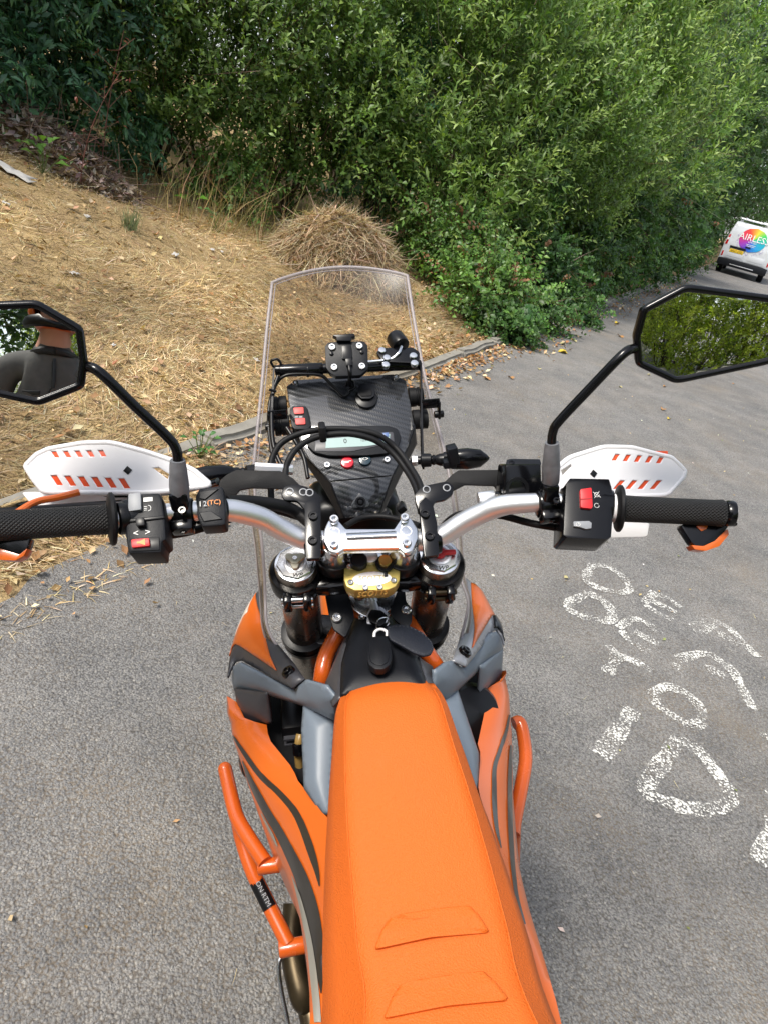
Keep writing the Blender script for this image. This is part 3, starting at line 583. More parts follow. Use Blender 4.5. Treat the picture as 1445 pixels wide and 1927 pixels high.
st1 = blades(P, D, rng.normal(0, 0.22, (k, 3)), rng.uniform(0.12, 0.36, k), rng.uniform(0.004, 0.009, k), pal([(0.50, 0.39, 0.25), (0.38, 0.27, 0.16), (0.66, 0.55, 0.39), (0.26, 0.17, 0.10), (0.46, 0.37, 0.25)], k, 0.15, 0.28))
kc = 2600; Pc, fc, ac = dome_pts(kc, 0.80, 0.66, 0.70); Pc = drape(Pc, pc); lc = rng.uniform(0.03, 0.08, kc); st2 = leaves(Pc+np.array([0, 0, 0.02]), nrm(rng.normal(0, 1, (kc, 3))*np.array([1, 1, 0.5])), nrm(rng.normal(0, 0.5, (kc, 3))+np.array([0, 0, 1])), lc, lc*0.4, pal([(0.42, 0.29, 0.16), (0.30, 0.19, 0.10), (0.55, 0.42, 0.27)], kc), 0.3, -0.2)
o = tri_mesh('straw', *cat([st1, st2]), STRAW, hp); o['kind'] = 'stuff'
k = 160; P, f_, an = dome_pts(k, 0.80, 0.66, 0.70); P = drape(P, pc); E = P+nrm(rng.normal(0, 1, (k, 3))*np.array([1, 1, 0.35]))*rng.uniform(0.2, 0.5, (k, 1)); o = tri_mesh('twigs', *cat([twigs(P, E, 0.005, pal([(0.45, 0.36, 0.25), (0.2, 0.13, 0.08)], k))]), BARK, hp); o['kind'] = 'stuff'
bc = T(50, 300); 
bp_ = heap('brush_pile', 'low grey brown pile of bark, twigs and dead leaves on the bank', bc+Vector((-0.05, 0.45, -0.05)), 1.0, 0.55, 0.34, None, None)
bo = bc+Vector((-0.05, 0.45, -0.05))
k = 5200; P, f_, an = dome_pts(k, 1.0, 0.55, 0.34); P = drape(P, bo); D = nrm(rng.normal(0, 1, (k, 3))*np.array([1, 1, 0.5])); ln = rng.uniform(0.04, 0.10, k)
lv_ = leaves(P, D, nrm(rng.normal(0, 0.6, (k, 3))+np.array([0, 0, 1])), ln, ln*rng.uniform(0.3, 0.6, k), pal([(0.36, 0.29, 0.25), (0.24, 0.18, 0.15), (0.48, 0.41, 0.36), (0.17, 0.12, 0.09)], k), 0.3, -0.2)
k = 500; P, f_, an = dome_pts(k, 1.0, 0.55, 0.34); P = drape(P, bo); E = P+nrm(rng.normal(0, 1, (k, 3))*np.array([1, 1, 0.4]))*rng.uniform(0.15, 0.5, (k, 1))
o = tri_mesh('dead_leaves', *cat([lv_]), DEAD, bp_); o['kind'] = 'stuff'
o = tri_mesh('twigs', *cat([twigs(P, E, 0.005, pal([(0.26, 0.2, 0.15), (0.14, 0.09, 0.07)], k))]), BARK, bp_); o['kind'] = 'stuff'
# dry stalks in front of the thicket
k = 380; s_ = rng.uniform(2.6, 4.9, k); n_ = np.where(s_ < 3.6, 3.1-(s_-2.6)*0.4, 2.9-(s_-3.6)*0.5)+rng.normal(0, 0.25, k); P = snp(s_, n_, hv(s_, n_)); D = np.stack([rng.normal(0, 0.3, k), rng.normal(0, 0.3, k), np.ones(k)], -1)
tag(tri_mesh('dry_stalks', *cat([blades(P, D, rng.normal(0, 0.22, (k, 3))+np.array([0.1, -0.1, -0.15]), rng.uniform(0.25, 0.85, k), rng.uniform(0.004, 0.008, k), pal([(0.48, 0.38, 0.20), (0.36, 0.26, 0.12), (0.3, 0.3, 0.12)], k))]), STRAW), 'dry straw coloured stalks standing at the foot of the thicket', 'dry stalks', kind='stuff')
def sapling(px, py, h, lean_, label):
    p = T(px, py); o = empty('sapling', p); tag(o, label, 'sapling', 'red stemmed saplings'); pts = [np.array([lean_[0]*t*t*h, lean_[1]*t*h, t*h]) for t in np.linspace(0, 1, 9)]
    A = np.array(pts[:-1]); E = np.array(pts[1:]); pr = [twigs(A, E, np.linspace(0.009, 0.004, 8), pal([(0.17, 0.075, 0.06)], 8, 0.1, 0.05))]
    bi = rng.integers(1, 8, 16); A2 = np.array(pts)[bi]; E2 = A2+nrm(rng.normal(0, 1, (16, 3))*np.array([1, 0.6, 0.4])+np.array([0, 0, 0.8]))*rng.uniform(0.08, 0.22, (16, 1)); pr.append(twigs(A2, E2, 0.004, pal([(0.16, 0.08, 0.06)], 16)))
    tri_mesh('stem', *cat(pr), BARK, o); ti = rng.integers(0, 16, 40); P = E2[ti]+rng.normal(0, 0.02, (40, 3)); ln = rng.uniform(0.03, 0.055, 40)
    tri_mesh('leaves', *cat([leaves(P, rng.normal(0, 1, (40, 3)), np.tile([0.1, -0.3, 1.0], (40, 1)), ln, ln*0.45, pal([(0.2, 0.06, 0.04), (0.08, 0.12, 0.04)], 40))]), LEAF, o)
sapling(190, 345, 1.25, (0.10, 0.05), 'taller red stemmed sapling in front of the dark elder'); sapling(152, 352, 0.95, (0.30, 0.02), 'shorter leaning red stemmed sapling beside the brush pile')
def weed(px, py, h, nl, ll, col, label, name='weed', cat_='weed'):
    p = T(px, py); o = empty(name, p); tag(o, label, cat_); an = rng.uniform(0, 2*PI, nl); tl = rng.uniform(0.2, 0.9, nl); D = np.stack([np.cos(an)*np.sin(tl), np.sin(an)*np.sin(tl), np.cos(tl)], -1); A = np.zeros((nl, 3)); E = D*h*rng.uniform(0.5, 1, (nl, 1))
    tri_mesh('stems', *cat([twigs(A, E, 0.003, pal([(0.12, 0.16, 0.05)], nl))]), BARK, o); ln = rng.uniform(0.6, 1.1, nl)*ll
    tri_mesh('leaves', *cat([leaves(E-D*ln[:, None]*0.3, D*np.array([1, 1, 0.2]), np.tile([0.0, -0.3, 1.0], (nl, 1)), ln, ln*0.65, pal([col], nl))]), LEAF, o)
weed(82, 330, 0.34, 14, 0.11, (0.10, 0.22, 0.04), 'bright green broad leaved weed by the brush pile')
weed(376, 862, 0.16, 16, 0.045, (0.06, 0.16, 0.04), 'small green weed growing at the kerb')
weed(360, 392, 0.22, 5, 0.15, (0.14, 0.30, 0.04), 'single lime green leafed plant at the thicket foot')
weed(412, 440, 0.3, 9, 0.10, (0.10, 0.17, 0.06), 'grey green weed among the dry stalks')
p = T(245, 432); o = empty('grass_tuft', p); tag(o, 'grey green grass tuft alone on the dry bank', 'grass tuft'); k = 120; an = rng.uniform(0, 2*PI, k)
tri_mesh('blades', *cat([blades(rng.normal(0, 0.03, (k, 3))*np.array([1, 1, 0]), np.stack([np.cos(an)*0.35, np.sin(an)*0.35, np.ones(k)], -1), rng.normal(0, 0.15, (k, 3)), rng.uniform(0.1, 0.24, k), rng.uniform(0.003, 0.006, k), pal([(0.20, 0.24, 0.12), (0.14, 0.19, 0.09)], k))]), STRAW, o)
# litter
Z_UP = Vector((0, 0, 1))
PAPER = mat('dirty_white_plastic', (0.50, 0.48, 0.45), 0.7, var=0.25)
def scrap(px, py, sx, sy, label, name='plastic_scrap', cat_='litter', road=False, mt=None, hgt_=0.02):
    p = (G(px, py) if road else T(px, py))+Vector((0, 0, 0.02 if not road else 0.004)); bm = bmesh.new(); n, m_ = 7, 5
    ex = random.uniform(0, 2*PI)
    sheet(bm, [[Vector(((i/(n-1)-0.5)*sx*(1+0.2*math.sin(j*2+ex)), (j/(m_-1)-0.5)*sy*(1+0.25*math.sin(i*1.7+ex)), 0.006+hgt_*abs(mnoise.noise(Vector((i*0.9+px, j*0.9, py*0.1)))))) for i in range(n)] for j in range(m_)])
    o = obj(name, bm, mt or PAPER, None, 0.5); o.location = p; o.rotation_euler = (0, 0, ex)
    if not road:
        s_, n_ = toSN(p); gs, gn = (hgt(s_+0.1, n_)-hgt(s_-0.1, n_))/0.2, (hgt(s_, n_+0.1)-hgt(s_, n_-0.1))/0.2; nv = (Z_UP-RA*gs-RN*gn).normalized(); o.location = p-Z_UP*0.006; o.rotation_euler = (nv.to_track_quat('Z', 'Y').to_matrix() @ Matrix.Rotation(ex, 3, 'Z')).to_euler()
    thick(o, 0.0012); tag(o, label, cat_); return o
scrap(18, 326, 0.34, 0.12, 'torn white plastic sheet beside the brush pile', hgt_=0.05)
for a, b, c, l in ((482, 682, 0.05, 'crumpled white paper beside the windscreen'), (322, 596, 0.028, 'tiny white scrap midway down the bank'), (214, 655, 0.03, 'small pale scrap under the clutch mirror'), (165, 412, 0.06, 'grey plastic scrap near the grass tuft'), (12, 388, 0.05, 'pale scrap at the upper edge of the bank'), (330, 484, 0.07, 'pale flattened scrap below the dry stalks'), (400, 474, 0.05, 'crumpled pale paper near the clippings heap'), (418, 478, 0.04, 'smaller crumpled paper near the clippings heap'), (140, 520, 0.07, 'pale torn paper among the dead leaves')):
    scrap(a, b, c, c*0.6, l, hgt_=c*0.35)
YEL = mat('yellow_leaf', (0.55, 0.40, 0.04), 0.6, var=0.3, vscale=40); BRN = mat('brown_leaf', (0.36, 0.19, 0.07), 0.65, var=0.35, vscale=40); PALE = mat('pale_leaf', (0.45, 0.40, 0.20), 0.65, var=0.3, vscale=40)
def road_leaf(px, py, ln, mt, label):
    bm = bmesh.new(); n = 12; an0 = random.uniform(0, 2*PI); c = bm.verts.new((0, 0, 0.004)); ring = []
    for k in range(n):
        a = 2*PI*k/n; r_ = ln*0.5*(0.62+0.38*abs(math.cos(a*1.5)))*(1.0 if k % 2 else 0.8); ring.append(bm.verts.new((r_*math.cos(a), r_*0.75*math.sin(a), 0.004+0.22*ln*abs(math.sin(a*1.0+0.5))**2)))
    for k in range(n): bm.faces.new((c, ring[k], ring[(k+1) % n]))
    o = obj('fallen_leaf', bm, mt, None, 1.0); o.location = G(px, py, 0.003); o.rotation_euler = (0, 0, an0); tag(o, label, 'leaf', 'leaves fallen on the lane'); return o
for a, b, l, mt, lb in ((1058, 664, 0.15, YEL, 'bright yellow leaf on the lane by the hedge foot'), (1058, 648, 0.10, PALE, 'pale leaf just beyond the bright yellow leaf'), (1080, 643, 0.08, PALE, 'pale leaf nearest the hedge foot'), (1166, 634, 0.12, BRN, 'pale brown leaf beside the throttle mirror stem'), (1160, 609, 0.12, YEL, 'yellow leaf under the hedge by the mirror'), (1246, 771, 0.085, BRN, 'curled brown leaf below the throttle mirror'), (1257, 789, 0.06, YEL, 'yellowish leaf just below the curled brown leaf'), (1166, 729, 0.05, PALE, 'small pale leaf alone on the lane left of the curled brown leaf'), (1249, 728, 0.06, BRN, 'brown leaf right under the throttle mirror edge'), (960, 712, 0.08, BRN, 'brown leaf on the lane left of the mirror stem'), (915, 714, 0.08, BRN, 'brown leaf at the edge of the gutter drift'), (1220, 706, 0.05, PALE, 'pale leaf tucked under the mirror corner'), (1295, 791, 0.035, PALE, 'tiny pale leaf right of the yellowish leaf'), (1013, 695, 0.06, PALE, 'small pale leaf between gutter and mirror stem'), (1064, 1088, 0.035, PALE, 'pale narrow leaf beside the painted letters'), (1379, 723, 0.05, BRN, 'small brown leaf at the far right below the mirror')):
    road_leaf(a, b, l, mt, lb)

kd = 420; sx_ = rng.uniform(-4, 6, kd); nx_ = -rng.uniform(0.2, 4.5, kd); rd = litter(sx_, nx_, np.full(kd, 0.006), 0.006, 0.022, [(0.50, 0.40, 0.22), (0.42, 0.28, 0.14), (0.6, 0.56, 0.5), (0.2, 0.22, 0.08)])
kd = 90; sx_ = rng.uniform(-4, 4, kd); nx_ = -rng.uniform(0.2, 3.5, kd); an_ = rng.uniform(0, 2*PI, kd); rb = blades(snp(sx_, nx_, np.full(kd, 0.006)), np.stack([np.cos(an_), np.sin(an_), np.full(kd, 0.05)], -1), rng.normal(0, 0.06, (kd, 3))*np.array([1, 1, 0]), rng.uniform(0.015, 0.05, kd), rng.uniform(0.001, 0.002, kd), pal([(0.6, 0.5, 0.28)], kd))
tag(tri_mesh('road_debris', *cat([rd, rb]), DEAD), 'sparse straw, grit and leaf crumbs lying on the asphalt', 'debris', kind='stuff')
# ------------------------------------------------------------------ hand-painted letters on the lane
def mk_paint():
    mt, t, p, N, L = nodes('worn_white_paint'); tc = N('TexCoord'); out = t.nodes['Material Output']
    p.inputs['Base Color'].default_value = (0.68, 0.67, 0.63, 1); p.inputs['Roughness'].default_value = 0.8
    v = N('TexVoronoi'); v.inputs['Scale'].default_value = 105; n2 = N('TexNoise'); n2.inputs['Scale'].default_value = 9; n2.inputs['Detail'].default_value = 3; n3 = N('TexNoise'); n3.inputs['Scale'].default_value = 150; n3.inputs['Detail'].default_value = 2
    for q in (v, n2, n3): L(tc.outputs['Object'], q.inputs['Vector'])
    a = N('Math'); a.operation = 'MULTIPLY_ADD'; L(n2.outputs['Fac'], a.inputs[0]); a.inputs[1].default_value = 0.9; L(n3.outputs['Fac'], a.inputs[2])
    b = N('Math'); b.operation = 'MULTIPLY_ADD'; L(v.outputs['Distance'], b.inputs[0]); b.inputs[1].default_value = -0.75; L(a.outputs[0], b.inputs[2])
    r_ = N('MapRange'); r_.inputs[1].default_value = 0.54; r_.inputs[2].default_value = 0.76; L(b.outputs[0], r_.inputs[0])
    tr = N('BsdfTransparent'); mx = N('MixShader'); L(r_.outputs[0], mx.inputs[0]); L(tr.outputs[0], mx.inputs[1]); L(p.outputs[0], mx.inputs[2]); L(mx.outputs[0], out.inputs['Surface']); return mt
PAINT = mk_paint()
mark = empty('road_marking', G(1200, 1250)); mark['kind'] = 'structure'
zm = lambda a, b: (1000+a/3.108, 1030+b/3.108)
def stroke(letter, pts, wd, closed=False):
    W_ = [G(*zm(a, b), z=0.004) for a, b in pts]; W_ = catmull(W_+[W_[0]] if closed else W_, 6); n = len(W_); L_, R_ = [], []
    for i in range(n):
        d_ = (W_[min(i+1, n-1)]-W_[max(i-1, 0)]); 
        if closed and i in (0, n-1): d_ = W_[1]-W_[-2]
        s_ = Vector((-d_.y, d_.x, 0)).normalized()*wd*0.45*(1+0.5*mnoise.noise(W_[i]*22)); L_.append(W_[i]+s_); R_.append(W_[i]-s_)
    bm = bmesh.new(); sheet(bm, [[a, b] for a, b in zip(L_, R_)]); o = obj(letter, bm, PAINT, None, 0); o.parent = mark; o.matrix_parent_inverse = Matrix.Translation(-mark.location); return o
stroke('letter', [(350, 105), (318, 190), (420, 245), (530, 262), (575, 235), (520, 160), (440, 112)], 0.05, True)
stroke('letter', [(320, 268), (205, 345), (310, 405), (440, 430), (470, 385), (410, 305)], 0.055, True)
for q in ([(655, 325), (720, 262)], [(715, 268), (800, 300), (870, 350)], [(690, 305), (780, 350), (845, 385)], [(662, 335), (740, 385), (828, 425)]): stroke('letter_stroke', q, 0.045)
for q in ([(505, 470), (585, 420), (655, 432), (772, 515)], [(600, 490), (665, 525), (738, 568)], [(520, 485), (575, 548), (690, 620)]): stroke('letter_stroke', q, 0.048)
for q in ([(450, 572), (490, 640), (440, 735)], [(490, 630), (590, 660), (705, 722)]): stroke('letter_stroke', q, 0.05)
for q in ([(930, 462), (1050, 430), (1150, 470), (1240, 560), (1320, 640)], [(1085, 500), (1150, 530), (1210, 570)], [(940, 470), (1010, 490), (1060, 450)]): stroke('letter_stroke', q, 0.05)
for q in ([(822, 690), (870, 708)], [(850, 655), (1000, 620), (1080, 650), (1170, 720), (1230, 830), (1295, 950)], [(1010, 690), (1060, 720), (1130, 752)]): stroke('letter_stroke', q, 0.055)
stroke('letter', [(705, 850), (790, 815), (900, 855), (985, 940), (990, 1020), (910, 1030), (790, 960), (715, 900)], 0.055, True)
stroke('letter_stroke', [(590, 945), (510, 1070), (400, 1220)], 0.075)
stroke('letter', [(850, 1125), (760, 1260), (670, 1400), (740, 1470), (940, 1530), (1100, 1520), (1165, 1455), (1060, 1290), (960, 1175)], 0.062, True)
stroke('letter_stroke', [(1345, 1085), (1400, 1130), (1460, 1190)], 0.05); stroke('letter_stroke', [(1380, 1410), (1420, 1450), (1480, 1470)], 0.05); stroke('letter_stroke', [(1420, 1600), (1380, 1720), (1320, 1840)], 0.06)
# ================================================================== MOTORCYCLE
bike = empty('motorcycle'); bike.matrix_world = BIKE_M
tag(bike, 'orange enduro motorcycle with clear windscreen, seen from its saddle, parked on the asphalt', 'motorcycle')
SA = Vector((0, -0.446, 0.895))             # steering axis
BAR0 = Vector((0, 0, 1.22))
X, Y, Z = Vector((1, 0, 0)), Vector((0, 1, 0)), Vector((0, 0, 1))
TOCAM = Vector((0, -0.80, 0.60))
from mathutils.geometry import delaunay_2d_cdt
def panel(name, pix, pl, bulge, mt, parent, t=0.003, cuts=3, lift=0.0, dmax=0.03, smooth=0.9, ref=None, step=0.006):
    """a moulded plastic panel: outline in a real plane, its middle swelling out of that plane"""
    n_ = pl[1]; P = [B(q[0], q[1], pl=pl) for q in pix]; o3 = P[0]; ex = n_.orthogonal().normalized(); ey = n_.cross(ex)
    to2 = lambda p: Vector(((p-o3).dot(ex), (p-o3).dot(ey)))
    O = [to2(p) for p in P]; RF = [to2(B(q[0], q[1], pl=pl)) for q in ref] if ref else O
    dense = []
    for i in range(len(O)):
        a, b = O[i], O[(i+1) % len(O)]; k = max(1, int((b-a).length/step))
        dense += [a.lerp(b, j/k) for j in range(k)]
    def edist(v, poly):
        dd = 9.0
        for i in range(len(poly)):
            a, b = poly[i], poly[(i+1) % len(poly)]; ab = b-a; k = max(0, min(1, (v-a).dot(ab)/max(ab.length_squared, 1e-12))); dd = min(dd, (a+ab*k-v).length)
        return dd
    pts = list(dense); xs = [p.x for p in O]; ys = [p.y for p in O]; r_ = random.Random(3)
    y = min(ys); row = 0
    while y < max(ys):
        x = min(xs)+(row % 2)*step*0.5
        while x < max(xs):
            v = Vector((x, y))
            if edist(v, O) > step*0.45: pts.append(v)
            x += step
        y += step*0.87; row += 1
    m_ = len(dense); res = delaunay_2d_cdt(pts, [(i, (i+1) % m_) for i in range(m_)], [list(range(m_))], 1, 1e-6)
    bm = bmesh.new(); vv = []
    for v in res[0]:
        k = min(1, edist(v, RF)/dmax) if bulge else 0
        vv.append(bm.verts.new(o3+ex*v.x+ey*v.y+n_*(lift+bulge*(1-(1-k)**2))))
    for f in res[2]:
        try: bm.faces.new([vv[i] for i in f])
        except Exception: pass
    for v in [v for v in bm.verts if not v.link_faces]: bm.verts.remove(v)
    bmesh.ops.recalc_face_normals(bm, faces=bm.faces[:])
    if sum((f.normal.dot(n_) for f in bm.faces)) < 0: bmesh.ops.reverse_faces(bm, faces=bm.faces[:])
    me = bpy.data.meshes.new(name); bm.to_mesh(me); bm.free()
    me.polygons.foreach_set('use_smooth', [True]*len(me.polygons)); me.set_sharp_from_angle(angle=smooth)
    o = link(name, me, mt, parent); thick(o, t, -1.0).modifiers[0].use_even_offset = False; return o
def P3(*q):
    a, b, c = [Vector(v) for v in q]; n = (b-a).cross(c-a).normalized()
    if n.dot(CAM-a) < 0: n = -n
    return (a, n)
_bolt = {}
def bolt(p, n, r, parent, h=None, mt=None, socket=True, name='bolt'):
    """socket-head screw; all of one size share a mesh"""
    key = (round(r, 4), h, (mt or STEEL).name, socket, name)
    if key not in _bolt:
        bm = bmesh.new(); hh = h or r*0.9
        prof = [(-0.004, r*0.8), (0, r), (hh*0.75, r), (hh, r*0.85)]
        prof += [(hh, r*0.52), (hh*0.35, r*0.5), (hh*0.35, 0.0001)] if socket else [(hh*1.05, r*0.4), (hh*1.05, 0.0001)]
        lathe(bm, (0, 0, 0), Z, prof, 16)
        me = bpy.data.meshes.new(name); bmesh.ops.recalc_face_normals(bm, faces=bm.faces[:]); bm.to_mesh(me); bm.free()
        me.polygons.foreach_set('use_smooth', [True]*len(me.polygons)); me.set_sharp_from_angle(angle=0.6)
        me.materials.append(mt or STEEL); _bolt[key] = me
    o = bpy.data.objects.new(name, _bolt[key]); C.objects.link(o); o.parent = parent
    o.matrix_basis = Matrix.Translation(p) @ Vector(n).to_track_quat('Z', 'Y').to_matrix().to_4x4(); return o
def tb(name, pts, r, mt, parent, n=12, k=6, flat=1.0):
    bm = bmesh.new(); tube(bm, catmull(pts, k) if k else pts, r, n, flat=flat); return obj(name, bm, mt, parent, 0.9)
def cy_(name, a, b, r, mt, parent, r2=None, n=20, bev=0.0015):
    bm = bmesh.new(); cyl(bm, a, b, r, r2, n, bev); return obj(name, bm, mt, parent)

# ---- handlebar
def bar_pt(px, py, y): return B(px, py, y=y)
LB = [(-40, 993, -0.105), (0, 991, -0.10), (205, 978, -0.07), (310, 966, -0.045), (400, 960, -0.024), (440, 961, -0.014), (490, 974, -0.004), (530, 996, 0.0), (570, 1013, 0.0), (620, 1019, 0.0)]
RB = [(780, 1019, 0.0), (826, 1010, 0.0), (869, 984, 0.0), (905, 966, -0.004), (945, 951, -0.012), (1000, 946, -0.022), (1055, 945, -0.033), (1179, 958, -0.06), (1364, 966, -0.095), (1380, 967, -0.098)]
barL = [bar_pt(*q) for q in LB]; barR = [bar_pt(*q) for q in RB]
bm = bmesh.new()
pts = catmull(barL+barR, 5)
rad = [0.0111 if abs(p.x) > 0.255 else (0.0143 if abs(p.x) < 0.17 else 0.0111+0.0032*(0.255-abs(p.x))/0.085) for p in pts]
tube(bm, pts, rad, 20); hbar = obj('handlebar', bm, ALUSAT, bike, 0.9)
def mk_grip():
    mt, t, p, N, L = nodes('knurled_grip_rubber'); p.inputs['Base Color'].default_value = (0.016, 0.016, 0.017, 1); p.inputs['Roughness'].default_value = 0.55
    p.inputs['Specular IOR Level'].default_value = 0.4
    uv = N('UVMap'); uv.uv_map = 'uv'; sp = N('SeparateXYZ'); L(uv.outputs[0], sp.inputs[0]); hs = []
    for sg in (1, -1):
        a = N('Math'); a.operation = 'MULTIPLY_ADD'; L(sp.outputs[1], a.inputs[0]); a.inputs[1].default_value = sg*26.0*2*PI
        b = N('Math'); b.operation = 'MULTIPLY'; L(sp.outputs[0], b.inputs[0]); b.inputs[1].default_value = 2*PI/0.0046; L(b.outputs[0], a.inputs[2])
        s_ = N('Math'); s_.operation = 'SINE'; L(a.outputs[0], s_.inputs[0]); hs.append(s_)
    mn = N('Math'); mn.operation = 'MAXIMUM'; L(hs[0].outputs[0], mn.inputs[0]); L(hs[1].outputs[0], mn.inputs[1])
    bp = N('Bump'); bp.inputs['Strength'].default_value = 0.9; bp.inputs['Distance'].default_value = 0.0016; bp.invert = True
    L(mn.outputs[0], bp.inputs['Height']); L(bp.outputs[0], p.inputs['Normal']); return mt
GRIPM = mk_grip()
def grip(a, b, side):
    ax = (b-a).normalized(); ln = (b-a).length; n = 36
    o = None; bm = bmesh.new(); u = ax.orthogonal().normalized(); v = ax.cross(u); uvl = bm.loops.layers.uv.new('uv')
    prof = [(0.0, 0.0172), (ln*0.5, 0.0166), (ln-0.012, 0.0166), (ln-0.003, 0.0175), (ln, 0.0155), (ln, 0.001)]
    rings = [[bm.verts.new(a+ax*t+(u*math.cos(2*PI*k/n)+v*math.sin(2*PI*k/n))*r) for k in range(n)] for t, r in prof]
    for i in range(len(prof)-1):
        for k in range(n):
            f = bm.faces.new((rings[i][k], rings[i][(k+1) % n], rings[i+1][(k+1) % n], rings[i+1][k]))
            for lp, (t, kk) in zip(f.loops, ((prof[i][0], k), (prof[i][0], k+1), (prof[i+1][0], k+1), (prof[i+1][0], k))): lp[uvl].uv = (t, kk/n)
    o = obj('grip', bm, GRIPM, bike, 0.7)
    bm = bmesh.new(); lathe(bm, a, -ax, [(-0.003, 0.0172), (-0.001, 0.028), (0.001, 0.0305), (0.004, 0.0305), (0.006, 0.028), (0.008, 0.017)], 36)
    obj('flange', bm, RUBBER, o)
    return o
gL = grip(bar_pt(207, 977, -0.071), bar_pt(-36, 992, -0.104), -1)
gR = grip(bar_pt(1168, 957, -0.058), bar_pt(1362, 966, -0.094), 1)
axR = (bar_pt(1380, 967, -0.098)-bar_pt(1179, 958, -0.06)).normalized(); axL = (bar_pt(0, 991, -0.10)-bar_pt(205, 978, -0.07)).normalized()
cy_('throttle_tube', bar_pt(1150, 956, -0.054), bar_pt(1168, 957, -0.058), 0.0185, WHITE, bike)
cy_('clutch_collar', bar_pt(222, 976, -0.068), bar_pt(240, 974, -0.064), 0.019, BLACK, bike)

# ---- bar clamp with its four bolts
CLP = plane(BAR0+SA*0.021, SA)
q = [(415, 700), (440, 645), (470, 622), (505, 640), (550, 690), (840, 690), (880, 630), (910, 612), (945, 630), (985, 690), (985, 745), (950, 824), (905, 838), (870, 806), (540, 812), (500, 838), (450, 824), (415, 765)]
clamp = plate('bar_clamp', [(480+a/3.211, 780+b/3.211) for a, b in q], CLP, 0.014, ALU, bike, 0.0022)
tb('crown_rib', [B(652, 1008, pl=CLP)+SA*0.0005, B(745, 1004, pl=CLP)+SA*0.0005], 0.008, ALU, clamp, 16, 0, 0.35)
for a, b in ((629, 980), (761, 977), (629, 1028), (765, 1025)):
    bolt(B(a, b, pl=CLP)+SA*0.0005, SA, 0.0062, clamp, 0.006)
for a, b in ((629, 1001), (764, 999)):
    bm = bmesh.new(); c = B(a, b, pl=CLP); lathe(bm, c, SA, [(-0.006, 0.0074), (0.0004, 0.0078), (0.0006, 0.0066), (-0.002, 0.006), (-0.002, 0.0001)], 20); obj('counterbore', bm, ALUSAT, clamp)
for s in (-1, 1):
    c = B(629 if s < 0 else 764, 1012, pl=CLP)-SA*0.016+Y*0.006
    cy_('bar_riser', c, c-SA*0.036, 0.019, ALU, clamp, 0.021)
    cy_('riser_boot', c-SA*0.036, c-SA*0.060, 0.024, BLACK, clamp)

# ---- triple clamp and forks
FP = plane(BAR0-SA*0.050, SA)
fL, fR = B(557, 1062, pl=FP), B(826, 1049, pl=FP)
bm = bmesh.new()
TC = -0.016
for c in (fL, fR):
    lathe(bm, c+SA*(TC-0.030), SA, [(0, 0.036), (0.002, 0.039), (0.028, 0.039), (0.031, 0.037), (0.031, 0.028), (0.0, 0.028)], 32)
mid = (fL+fR)*0.5
e1 = (fR-fL).normalized(); e2 = SA.cross(e1).normalized()
if e2.y < 0: e2 = -e2
out = [(-0.095, 0.030), (-0.05, 0.024), (0, 0.034), (0.05, 0.024), (0.095, 0.030), (0.095, -0.026), (0.055, -0.030), (0.03, -0.028), (-0.03, -0.028), (-0.055, -0.030), (-0.095, -0.026)]
prism(bm, [mid+e1*a+e2*b+SA*(TC-0.001) for a, b in out], -SA*0.028, 0.004)
tc = obj('upper_triple_clamp', bm, SATIN, bike)
for c, s in ((fL, -1), (fR, 1)):                 # pinch lugs with bolts at the rear of each clamp
    bm = bmesh.new(); b0 = c-e2*0.040+SA*(TC-0.018)
    for k in (-1, 1): box(bm, b0+e1*k*0.0135, (0.012, 0.018, 0.034), (e1, e2, SA), 0.003)
    obj('pinch_lug', bm, SATIN, tc)
    for k in (-1, 1): cy_('pinch_bolt', b0-e2*0.002+SA*k*0.009-e1*0.022, b0-e2*0.002+SA*k*0.009+e1*0.022, 0.0042, BRONZE if s > 0 else STEEL, tc)
